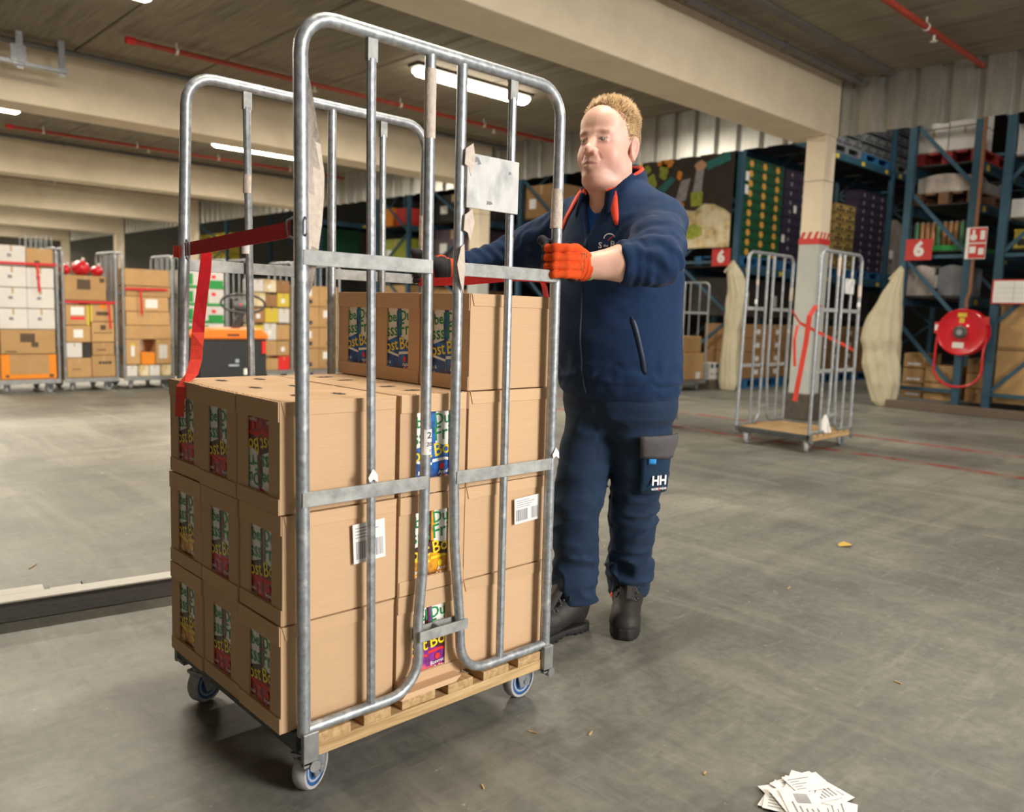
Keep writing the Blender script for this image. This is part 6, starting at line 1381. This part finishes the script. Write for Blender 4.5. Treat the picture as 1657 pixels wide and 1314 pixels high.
# ---------------- copies of the roll cage standing empty
def empty_cage(dx, dy, label, keep_labels=False):
    o = CAGE.copy(); COL.objects.link(o); o.location = (CAGE.location.x + dx, CAGE.location.y + dy, 0); tag(o, label, 'roll cage')
    for ch in CAGE.children:
        if ch.name.split('.')[0] in ('torn_label', 'torn_tape', 'shelf_sticker') and not keep_labels: continue
        copy_tree(ch, o)
    return o
empty_cage(5.50, 1.63, 'empty galvanised roll cage standing by the grey column')
empty_cage(5.13, 3.22, 'empty galvanised roll cage standing behind the man')
R2 = thing('lashing_strap', 'slack red strap hanging in the empty cage by the column', 'strap', (6.9, 3.4, 0.9))
ribbon('strap_band', [(7.15, 3.80, 1.17), (7.12, 3.70, 1.06), (7.10, 3.5, 0.98), (7.10, 3.3, 0.90), (7.10, 3.17, 0.84)], (0, 0, 1), 0.03, 'strap_orange', R2)
ribbon('strap_tail', [(7.12, 3.72, 1.04), (7.10, 3.73, 0.9), (7.12, 3.72, 0.66)], (0.3, 1, 0), 0.035, 'strap_orange', R2)
R3 = thing('lashing_strap', 'long red strap hanging from the near tube of the empty cage by the column', 'strap', (6.34, 3.17, 0.5))
ribbon('strap_tail', [(6.36, 3.13, 1.20), (6.33, 3.16, 1.21), (6.31, 3.20, 1.12), (6.32, 3.22, 0.9), (6.32, 3.25, 0.66), (6.32, 3.28, 0.42)], (0.2, 1, 0), 0.05, 'strap_orange', R3)
q = MB(); q.tube([(6.62, 3.15, 0.30), (6.62, 3.16, 0.24), (6.61, 3.15, 0.151)], [0.012, 0.028, 0.03], 8); q.tube([(6.64, 3.15, 0.27), (6.68, 3.14, 0.152)], [0.012, 0.02], 8); tag(q.build('cloth_rag', 'paper_white'), 'white rag knotted on the empty cage by the column', 'rag')

# ---------------- loaded cages along the left
def side_cage(x0, w, y0, d, label, hgt=1.62):
    r = thing('roll_cage', label, 'roll cage', (x0 + w / 2, y0 + d / 2, 0))
    q = MB(); q.box(x0, x0 + w, y0, y0 + d, 0.125, 0.15); q.build('deck', 'pine', r, smooth=0, bevel=0.003)
    q = MB(); q.box(x0 - 0.01, x0 + w + 0.01, y0 - 0.012, y0, 0.105, 0.155); q.build('end_channel', 'galvanised_dull', r, smooth=0)
    for x in (x0, x0 + w):
        q = MB(); rc = 0.07
        pts = [(x, y0 + 0.01, 0.15), (x, y0 + 0.01, hgt - rc)] + [tuple(p) for p in arc((x, y0 + 0.01 + rc, hgt - rc), rc, PI, PI / 2, 5, ax=(0, 1, 0))] + [tuple(p) for p in arc((x, y0 + d - 0.01 - rc, hgt - rc), rc, PI / 2, 0, 5, ax=(0, 1, 0))] + [(x, y0 + d - 0.01, 0.15)]
        q.tube(pts, 0.0145, 8); q.build('outer_frame', 'galvanised', r)
        for t in (0.25, 0.5, 0.75):
            q = MB(); q.cyl((x, y0 + d * t, 0.15), (x, y0 + d * t, hgt - 0.005), 0.0105, n=8); q.build('upright_bar', 'galvanised', r)
        for z in (0.5, 1.15):
            q = MB(); q.box(x - 0.004, x + 0.004, y0 + 0.01, y0 + d - 0.01, z - 0.015, z + 0.015); q.build('cross_strip', 'galvanised', r, smooth=0)
    for (x, y, a) in ((x0 + 0.09, y0 + 0.08, 1.2), (x0 + w - 0.09, y0 + 0.08, 0.5), (x0 + 0.09, y0 + d - 0.08, 0.3), (x0 + w - 0.09, y0 + d - 0.08, 0.9)): caster(r, x, y, a, 0.105, blue=False)
    return r
def strap_across(x0, x1, y, z, tail_x, tail_len, label):
    r = thing('lashing_strap', label, 'strap', ((x0 + x1) / 2, y, z))
    ribbon('strap_band', [(x0, y, z), ((x0 + x1) / 2, y - 0.012, z + 0.003), (x1, y, z + 0.006)], (0, 0, 1), 0.026, 'strap_red', r)
    ribbon('strap_tail', [(tail_x, y - 0.016, z + 0.005), (tail_x + 0.01, y - 0.02, z - tail_len * 0.5), (tail_x + 0.015, y - 0.018, z - tail_len)], (1, 0, 0), 0.024, 'strap_red', r)
Y1 = 10.27; D1 = 0.72
side_cage(2.04, 0.60, Y1, D1, 'roll cage full of white cartons')
g = 'white cartons in the roll cage'
carton_box(2.065, 2.615, Y1 + 0.015, Y1 + 0.6, 0.153, 0.43, 'box_orange', 'orange carton with kraft panel at the bottom of the white-carton cage', tape=False, prints=(('kraft_panel', 0.16, 0.86, 0.22, 1.0, 'box_kraft'), ('printed_mark', 0.08, 0.14, 0.1, 0.2, 'print_brown'), ('printed_mark', 0.86, 0.94, 0.08, 0.2, 'print_brown')))
carton_box(2.07, 2.61, Y1 + 0.015, Y1 + 0.6, 0.432, 0.705, 'box_kraft', 'wide kraft carton with dark print under the white cartons', tape=False, prints=(('printed_mark', 0.35, 0.62, 0.50, 0.85, 'print_brown'), ('printed_mark', 0.55, 0.68, 0.30, 0.5, 'print_brown'), ('printed_text', 0.08, 0.28, 0.1, 0.15, 'print_brown')))
for k in range(4):
    for i in range(2):
        if k == 3 and i: continue
        carton_box(2.065 + 0.278 * i, 2.340 + 0.275 * i, Y1 + 0.015 + 0.005 * i, Y1 + 0.5, 0.708 + 0.228 * k, 0.933 + 0.228 * k, 'box_white', 'white carton in the caged stack, %s row, %s the mixed cage' % (('lowest', 'second', 'third', 'top')[k], ('away from', 'next to')[i]), g, prints=(('printed_mark', 0.35, 0.5, 0.45, 0.6, 'ink_grey'),))
carton_box(2.345, 2.61, Y1 + 0.02, Y1 + 0.5, 1.394, 1.60, 'box_kraft', 'kraft carton on top of the white cartons', prints=(('printed_mark', 0.3, 0.5, 0.15, 0.35, 'print_brown'),))
strap_across(2.05, 2.635, Y1 - 0.004, 1.425, 2.44, 0.30, 'red strap across the white cartons')
r = thing('wire_basket', 'wire basket lying on top of the white-carton cage', 'basket', (2.5, Y1 + 0.3, 1.605)); q = MB()
for i in range(6): q.tube([(2.36 + 0.05 * i, Y1 + 0.06, 1.605), (2.36 + 0.05 * i, Y1 + 0.06, 1.74)], 0.004, 5)
for z in (1.61, 1.68, 1.74): q.tube([(2.35, Y1 + 0.06, z), (2.62, Y1 + 0.06, z)], 0.004, 5)
q.build('front_wires', 'galvanised', r); q = MB()
for i in range(6): q.tube([(2.36 + 0.05 * i, Y1 + 0.34, 1.605), (2.36 + 0.05 * i, Y1 + 0.34, 1.74)], 0.004, 5)
for x in (2.35, 2.62):
    for z in (1.61, 1.74): q.tube([(x, Y1 + 0.06, z), (x, Y1 + 0.34, z)], 0.004, 5)
q.build('rear_wires', 'galvanised', r)
# cage two
side_cage(2.70, 0.565, Y1, D1, 'roll cage of mixed kraft cartons with red bags on top')
B2 = lambda a, b, z0, z1, lab, m='box_kraft', **k: carton_box(a, b, Y1 + 0.015, Y1 + 0.5, z0, z1, m, lab, **k)
B2(2.72, 2.98, 0.153, 0.385, 'kraft carton at the bottom beside the SPINS-lettered carton' if False else 'plain kraft carton at the bottom of the mixed cage', prints=(('printed_text', 0.2, 0.55, 0.42, 0.46, 'print_brown'),))
B2(2.985, 3.245, 0.153, 0.41, 'kraft carton with bold dark lettering at the bottom of the mixed cage', prints=(('printed_text', 0.30, 0.40, 0.62, 0.74, 'ink_black'), ('printed_text', 0.44, 0.54, 0.62, 0.74, 'ink_black'), ('printed_text', 0.57, 0.67, 0.62, 0.74, 'ink_black'), ('printed_text', 0.70, 0.82, 0.62, 0.74, 'ink_black')))
B2(2.72, 2.885, 0.388, 0.56, 'small white carton in the mixed cage', 'box_white'); B2(2.89, 2.98, 0.388, 0.555, 'small dark carton beside the small white one', 'dark_goods', tape=False)
B2(2.995, 3.235, 0.412, 0.56, 'kraft carton over the lettered carton', prints=(('printed_text', 0.2, 0.6, 0.4, 0.48, 'print_brown'),))
B2(2.72, 2.98, 0.563, 0.755, 'kraft carton with white label over the small white carton', sticker=(0.3, 0.68, 0.3, 0.78)); B2(2.99, 3.24, 0.563, 0.80, 'kraft carton with printed emblem mid-stack', prints=(('printed_mark', 0.38, 0.62, 0.62, 0.86, 'print_brown'), ('printed_text', 0.1, 0.9, 0.46, 0.5, 'print_brown')))
B2(2.72, 2.97, 0.758, 1.0, 'kraft carton with white label and yellow side', sticker=(0.22, 0.78, 0.5, 0.88), prints=(('yellow_band', 0.9, 1.0, 0.0, 1.0, 'label_yellow'), ('printed_text', 0.2, 0.8, 0.28, 0.42, 'print_red_logo')))
B2(2.98, 3.235, 0.803, 1.02, 'kraft carton with yellow edge and orange print', prints=(('yellow_band', 0.0, 0.09, 0.0, 1.0, 'label_yellow'), ('printed_mark', 0.42, 0.66, 0.7, 0.95, 'box_orange'), ('printed_text', 0.25, 0.8, 0.35, 0.55, 'print_brown')))
B2(2.715, 3.16, 1.04, 1.33, 'wide kraft carton topping the mixed cage', prints=(('printed_mark', 0.30, 0.62, 0.45, 0.85, 'print_brown'), ('printed_mark', 0.84, 0.96, 0.75, 0.92, 'print_brown')))
q = MB(); q.box(2.715, 3.25, Y1 + 0.02, Y1 + 0.5, 1.022, 1.037); tag(q.build('cardboard_sheet', 'box_kraft', smooth=0), 'flat cardboard sheet under the wide top carton', 'cardboard')
strap_across(2.71, 3.255, Y1 - 0.004, 1.025, 3.17, 0.30, 'bright red strap across the mixed kraft cartons')
for i, (x, rr) in enumerate(((2.785, 0.062), (2.955, 0.092), (3.13, 0.066))):
    r = thing('red_bag', 'shiny red bag lying on the mixed cage, %s' % ('smaller, by the white-carton cage', 'largest', 'smaller, by the flat-carton cage')[i], 'bag', (x, Y1 + 0.25, 1.333))
    q = MB(); q.ell((x, Y1 + 0.25, 1.333 + rr * 0.95), (rr, rr * 1.6, rr), 14, 10); q.v = [(a + 0.014 * mnoise.noise(Vector((a * 22, b * 22, c * 22))), b, max(1.334, c + 0.012 * mnoise.noise(Vector((a * 25 + 9, b * 25, c * 25))))) for a, b, c in q.v]; q.build('bag_body', 'bag_red', r, smooth=180)
    q = MB(); q.cyl((x, Y1 + 0.2, 1.333 + rr * 1.8), (x + 0.02, Y1 + 0.19, 1.333 + rr * 2.2), 0.012, 0.02, n=8); q.build('bag_tie', 'signal_white', r)
# cage three
side_cage(3.345, 0.575, Y1, D1, 'roll cage of flat kraft cartons')
B3 = lambda a, b, z0, z1, lab, m='box_kraft', **k: carton_box(a, b, Y1 + 0.015, Y1 + 0.5, z0, z1, m, lab, **k)
zz = [(0.60, 0.765), (0.768, 0.93), (0.933, 1.11), (1.113, 1.235), (1.238, 1.44)]
for i, (a, b) in enumerate(zz): B3(3.365 + 0.01 * (i % 2), 3.90 - 0.012 * (i % 3), a, b, 'flat kraft carton in the third cage, %s of five' % ('lowest', 'second', 'middle', 'fourth', 'topmost')[i], sticker=(0.46, 0.74, 0.25, 0.85) if i == 2 else None)
B3(3.365, 3.53, 0.29, 0.597, 'upright kraft carton with small white print in the third cage', prints=(('printed_mark', 0.35, 0.6, 0.35, 0.75, 'paper_white'), ('printed_mark', 0.35, 0.6, 0.75, 0.86, 'label_yellow'))); B3(3.715, 3.90, 0.29, 0.597, 'upright kraft carton with pale picture in the third cage', prints=(('printed_mark', 0.2, 0.75, 0.25, 0.8, 'profile_white'),))
B3(3.54, 3.705, 0.29, 0.44, 'small orange carton between the upright cartons', 'box_orange')
for i in range(4): B3(3.37 + 0.133 * i, 3.495 + 0.133 * i, 0.153, 0.285, 'small pale pack at the bottom of the third cage, %s' % ('first', 'second', 'third', 'last')[i], 'poster_bread' if i % 2 else 'profile_white')
strap_across(3.36, 3.86, Y1 - 0.004, 1.20, 3.53, 0.30, 'thin red strap across the flat kraft cartons')
# cage four: green and white cartons
side_cage(4.01, 0.60, Y1, D1, 'roll cage of green and white cartons')
for k in range(6):
    carton_box(4.04, 4.58, Y1 + 0.015, Y1 + 0.5, 0.153 + 0.218 * k, 0.366 + 0.218 * k, 'box_white', 'green and white carton in the fourth cage, %s of six from the deck' % ('first', 'second', 'third', 'fourth', 'fifth', 'top')[k], tape=False, prints=(('green_band', 0.0, 1.0, 0.0, 0.16, 'box_green'), ('green_panel', 0.0, 0.26, 0.2, 0.85, 'box_green'), ('yellow_mark', 0.08, 0.16, 0.3, 0.7, 'label_yellow'), ('green_panel', 0.62 if k % 2 else 0.4, 0.98 if k % 2 else 0.62, 0.16, 0.5 if k % 2 else 0.9, 'box_green'), ('red_mark', 0.7, 0.8, 0.6, 0.8, 'print_red_logo')))
# cages behind the pallet truck
side_cage(5.10, 0.62, 10.6, 0.72, 'roll cage of mixed groceries behind the pallet truck', 1.66); side_cage(5.82, 0.66, 10.6, 0.72, 'roll cage of tall kraft cartons behind the pallet truck', 1.66)
gm = ['box_kraft', 'box_white', 'label_yellow', 'box_kraft', 'poster_bread', 'profile_white', 'print_red_logo', 'can_brown']
rb = random.Random(8); n_ = 0
z = 0.153
for k in range(6):
    x = 5.125; h = (0.20, 0.22, 0.24, 0.22, 0.2, 0.18)[k]
    for i in range(3):
        w = (0.19, 0.2, 0.17)[(i + k) % 3]; carton_box(x, x + w - 0.004, 10.615, 10.9, z, z + h - 0.003 - 0.03 * rb.random(), gm[(i * 3 + k * 5) % 8], 'grocery pack behind the pallet truck, %s layer, %s' % (ORD[k], ('by the green cartons', 'middle', 'by the tall kraft cartons')[i]), 'grocery packs behind the pallet truck', sticker=(0.3, 0.6, 0.3, 0.6) if (i + k) % 3 == 0 else None); x += w
    z += h
for k in range(4):
    for i in range(2): carton_box(5.845 + 0.31 * i, 6.15 + 0.31 * i, 10.615, 11.0, 0.153 + 0.30 * k, 0.45 + 0.30 * k, 'box_kraft', 'tall kraft carton behind the pallet truck, %s layer, %s' % (ORD[k], ('by the groceries', 'away from the groceries')[i]), 'tall kraft cartons behind the pallet truck', sticker=(0.2, 0.6, 0.5, 0.85) if (k + i) % 2 else None, prints=(('printed_mark', 0.4, 0.65, 0.15, 0.35, 'purple_wrap'),))
# cage with cartons beneath the poster
side_cage(9.95, 0.62, 6.95, 0.68, 'roll cage with a few cartons under the market poster', 1.6)
carton_box(9.97, 10.55, 6.97, 7.55, 0.153, 0.55, 'box_kraft', 'kraft carton on the deck of the cage under the poster', sticker=(0.65, 0.85, 0.05, 0.3)); carton_box(9.99, 10.50, 7.0, 7.5, 0.553, 0.80, 'box_kraft', 'kraft carton on top in the cage under the poster')
carton_box(10.70, 10.95, 6.95, 7.2, 0.0, 0.14, 'wood_dark', 'low dark wooden box beside the blue pallet', tape=False); 
for i in range(2): carton_box(10.70 + 0.13 * i, 10.825 + 0.13 * i, 6.96, 7.18, 0.142, 0.40, 'box_white', 'small white and blue pack on the low wooden box', 'white and blue packs', prints=(('printed_mark', 0.2, 0.8, 0.7, 0.95, 'rack_blue'), ('printed_text', 0.2, 0.8, 0.3, 0.4, 'ink_grey')))

# ---------------- electric pallet truck
T_ = thing('pallet_truck', 'electric pallet truck with orange cover and black body', 'pallet truck', (4.1, 9.0, 0))
q = MB(); q.prism([(3.69, 0.12), (4.49, 0.12), (4.49, 0.66), (4.44, 0.70), (3.74, 0.70), (3.69, 0.66)], (0, 8.92, 0), (1, 0, 0), (0, 0, 1), (0, 0.40, 0)); q.build('body_shell', 'truck_black', T_, smooth=0, bevel=0.03)
q = MB(); q.prism([(3.68, 0.665), (4.50, 0.665), (4.50, 0.72), (4.40, 0.79), (3.80, 0.79), (3.68, 0.72)], (0, 8.90, 0), (1, 0, 0), (0, 0, 1), (0, 0.42, 0)); cv = q.build('top_cover', 'truck_orange', T_, smooth=0, bevel=0.02)
q = MB(); q.box(4.00, 4.14, 8.896, 8.90, 0.705, 0.725); q.build('cover_slot', 'ink_black', cv, smooth=0)
q = MB(); q.box(4.42, 4.465, 8.905, 8.92, 0.50, 0.64); q.build('side_light', 'brake_light', T_, smooth=0)
q = MB(); q.box(4.20, 4.32, 8.91, 8.92, 0.26, 0.33); q.build('type_plate', 'signal_white', T_, smooth=0); q = MB(); q.box(4.02, 4.14, 8.91, 8.92, 0.36, 0.38); q.box(4.10, 4.14, 8.91, 8.92, 0.40, 0.44); q.build('maker_mark', 'wheel_pale', T_, smooth=0)
q = MB(); q.tube([(4.13, 9.0, 0.75), (4.14, 8.95, 0.86), (4.16, 8.86, 1.00)], [0.05, 0.045, 0.04], 10); q.build('tiller_arm', 'truck_grey', T_)
q = MB(); q.ell((4.16, 8.84, 1.05), (0.13, 0.05, 0.065), 16, 10); q.build('tiller_head', 'truck_grey', T_)
q = MB(); q.tube([(4.16 + 0.26 * math.cos(a), 8.84 + 0.02 * math.sin(a), 1.07 + 0.105 * math.sin(a)) for a in np.linspace(0, 2 * PI, 25)], 0.014, 8); q.build('tiller_loop', 'truck_black', T_)
for (dx, m) in ((-0.05, 'print_red_logo'), (0.0, 'print_green'), (0.05, 'label_yellow')):
    q = MB(); q.ell((4.16 + dx, 8.793, 1.055), (0.016, 0.006, 0.012), 10, 6); q.build('control_button', m, T_)
for x in (3.86, 4.30):
    q = MB(); q.box(x - 0.08, x + 0.08, 9.3, 10.1, 0.05, 0.105); q.build('fork', 'truck_black', T_, smooth=0, bevel=0.015)
for x in (3.80, 4.08, 4.38):
    q = MB(); q.lathe([(0.001, -0.03), (0.06, -0.03), (0.06, 0.03), (0.001, 0.03)], (x, 9.05, 0.06), 'x', 18); q.build('drive_wheel', 'wheel_tread', T_)

# ---------------- things lying on the floor
r = thing('steel_rail', 'long grey-white steel rail, lit top coloured in, on the floor behind the loaded cage', 'rail', (0.6, 3.03, 0))
q = MB(); q.prism([(-1.6, 3.345), (1.55, 2.89), (1.55, 2.955), (-1.6, 3.41)], (0, 0, 0.0), (1, 0, 0), (0, 1, 0), (0, 0, 0.066)); q.build('rail_web', 'profile_grey', r, smooth=0, bevel=0.004)
q = MB(); q.prism([(-1.6, 3.34), (1.55, 2.885), (1.55, 2.96), (-1.6, 3.415)], (0, 0, 0.0665), (1, 0, 0), (0, 1, 0), (0, 0, 0.008)); q.build('lit_rail_top', 'profile_white', r, smooth=0, bevel=0.003)  # light on the rail's top face put into its paler colour
r = thing('steel_profile', 'short white steel profile with pin end lying beside the long rail', 'rail', (0.4, 3.2, 0))
def prf(nm, m, a, b, w0, w1, z0, z1):  # along the rail, offset w behind it
    d = Vector((3.15, -0.455, 0)).normalized(); n = Vector((d.y * -1, d.x, 0)); o = Vector((0.82, 3.02, 0)); q = MB()
    P = [o + d * a + n * w0, o + d * b + n * w0, o + d * b + n * w1, o + d * a + n * w1]; q.add([tuple(p + Vector((0, 0, z0))) for p in P] + [tuple(p + Vector((0, 0, z1))) for p in P], [(0, 3, 2, 1), (4, 5, 6, 7), (0, 1, 5, 4), (1, 2, 6, 5), (2, 3, 7, 6), (3, 0, 4, 7)]); return q.build(nm, m, r, smooth=0, bevel=0.003)
prf('profile_web', 'profile_grey', -2.0, -0.08, 0.10, 0.16, 0.0, 0.05); prf('profile_top', 'profile_white', -2.0, -0.10, 0.095, 0.165, 0.0505, 0.058); prf('profile_lip', 'profile_white', -2.0, -0.20, 0.045, 0.09, 0.03, 0.037)
prf('pin', 'profile_white', -0.10, 0.02, 0.11, 0.14, 0.025, 0.048); prf('pin', 'profile_white', -0.2, 0.02, 0.055, 0.075, 0.01, 0.026); prf('end_plate', 'steel_dark', 0.02, 0.032, 0.045, 0.15, 0.0, 0.055)
# fan of torn paper labels at the lower right
pr = random.Random(21)
for i in range(16):
    a = pr.uniform(-0.9, 0.9) + (0.5 if i % 2 else -0.3); cx_, cy_ = 1.70 + pr.uniform(-0.055, 0.055), 0.77 + pr.uniform(-0.055, 0.05); w, h = pr.uniform(0.045, 0.065), pr.uniform(0.03, 0.05); z = 0.0012 + 0.0011 * i
    u = Vector((math.cos(a), math.sin(a), 0)); v = Vector((-math.sin(a), math.cos(a), 0)); o = Vector((cx_, cy_, z)); n = 5; vs = []; fs = []
    for s in range(n + 1):
        for t in range(n + 1):
            p = o + u * ((s / n - 0.5) * 2 * w) + v * ((t / n - 0.5) * 2 * h); p.z += 0.0004 * math.sin(s + i); vs.append(p)
    for s in range(n):
        for t in range(n): fs.append((s * (n + 1) + t, (s + 1) * (n + 1) + t, (s + 1) * (n + 1) + t + 1, s * (n + 1) + t + 1))
    q = MB(); q.add(vs, fs); r = q.build('paper_label', 'paper_white', None, smooth=180); tag(r, 'printed paper label lying in the scattered fan on the floor', 'paper', 'paper labels on the floor')
    q = MB()
    for k in range(5):
        t0 = -0.7 + 0.3 * k; L = pr.uniform(0.25, 0.8); q.poly([(-w * 0.85, h * t0), (-w * 0.85 + 2 * w * L * 0.8, h * t0), (-w * 0.85 + 2 * w * L * 0.8, h * (t0 + 0.07)), (-w * 0.85, h * (t0 + 0.07))], o + Vector((0, 0, 0.0006)), u, v)
    for k in range(9):
        if i % 3 == 0: q.poly([(w * (0.1 + 0.08 * k), -h * 0.5), (w * (0.14 + 0.08 * k), -h * 0.5), (w * (0.14 + 0.08 * k), h * 0.3), (w * (0.1 + 0.08 * k), h * 0.3)], o + Vector((0, 0, 0.0006)), u, v)
    q.build('label_print', 'ink_grey', r, smooth=0)
q = MB(); vs = [(3.82, 1.70, 0.003), (3.85, 1.66, 0.012), (3.905, 1.675, 0.004), (3.89, 1.71, 0.014), (3.845, 1.72, 0.006)]; q.add(vs, [(0, 1, 3, 4), (1, 2, 3)]); tag(q.build('torn_scrap', 'scrap_yellow', smooth=0), 'small torn yellow scrap on the open floor', 'scrap')
for i, (x, y, a, l) in enumerate(((0.81, 3.62, 0.9, 0.05), (1.55, 1.30, 0.4, 0.02), (1.18, 1.30, 1.1, 0.015), (1.44, 1.40, 2.0, 0.02), (3.05, 1.55, 0.2, 0.03), (2.5, 0.9, 1.3, 0.02), (1.62, 1.0, 0.3, 0.012), (2.9, 2.4, 0.8, 0.03))):
    l *= 0.6; q = MB(); q.beam((x - l * math.cos(a), y - l * math.sin(a), 0.002), (x + l * math.cos(a), y + l * math.sin(a), 0.002), 0.004, 0.003); tag(q.build('wood_splinter', 'pine', smooth=0), 'small pale wood splinter on the concrete floor', 'splinter', 'wood splinters on the floor')
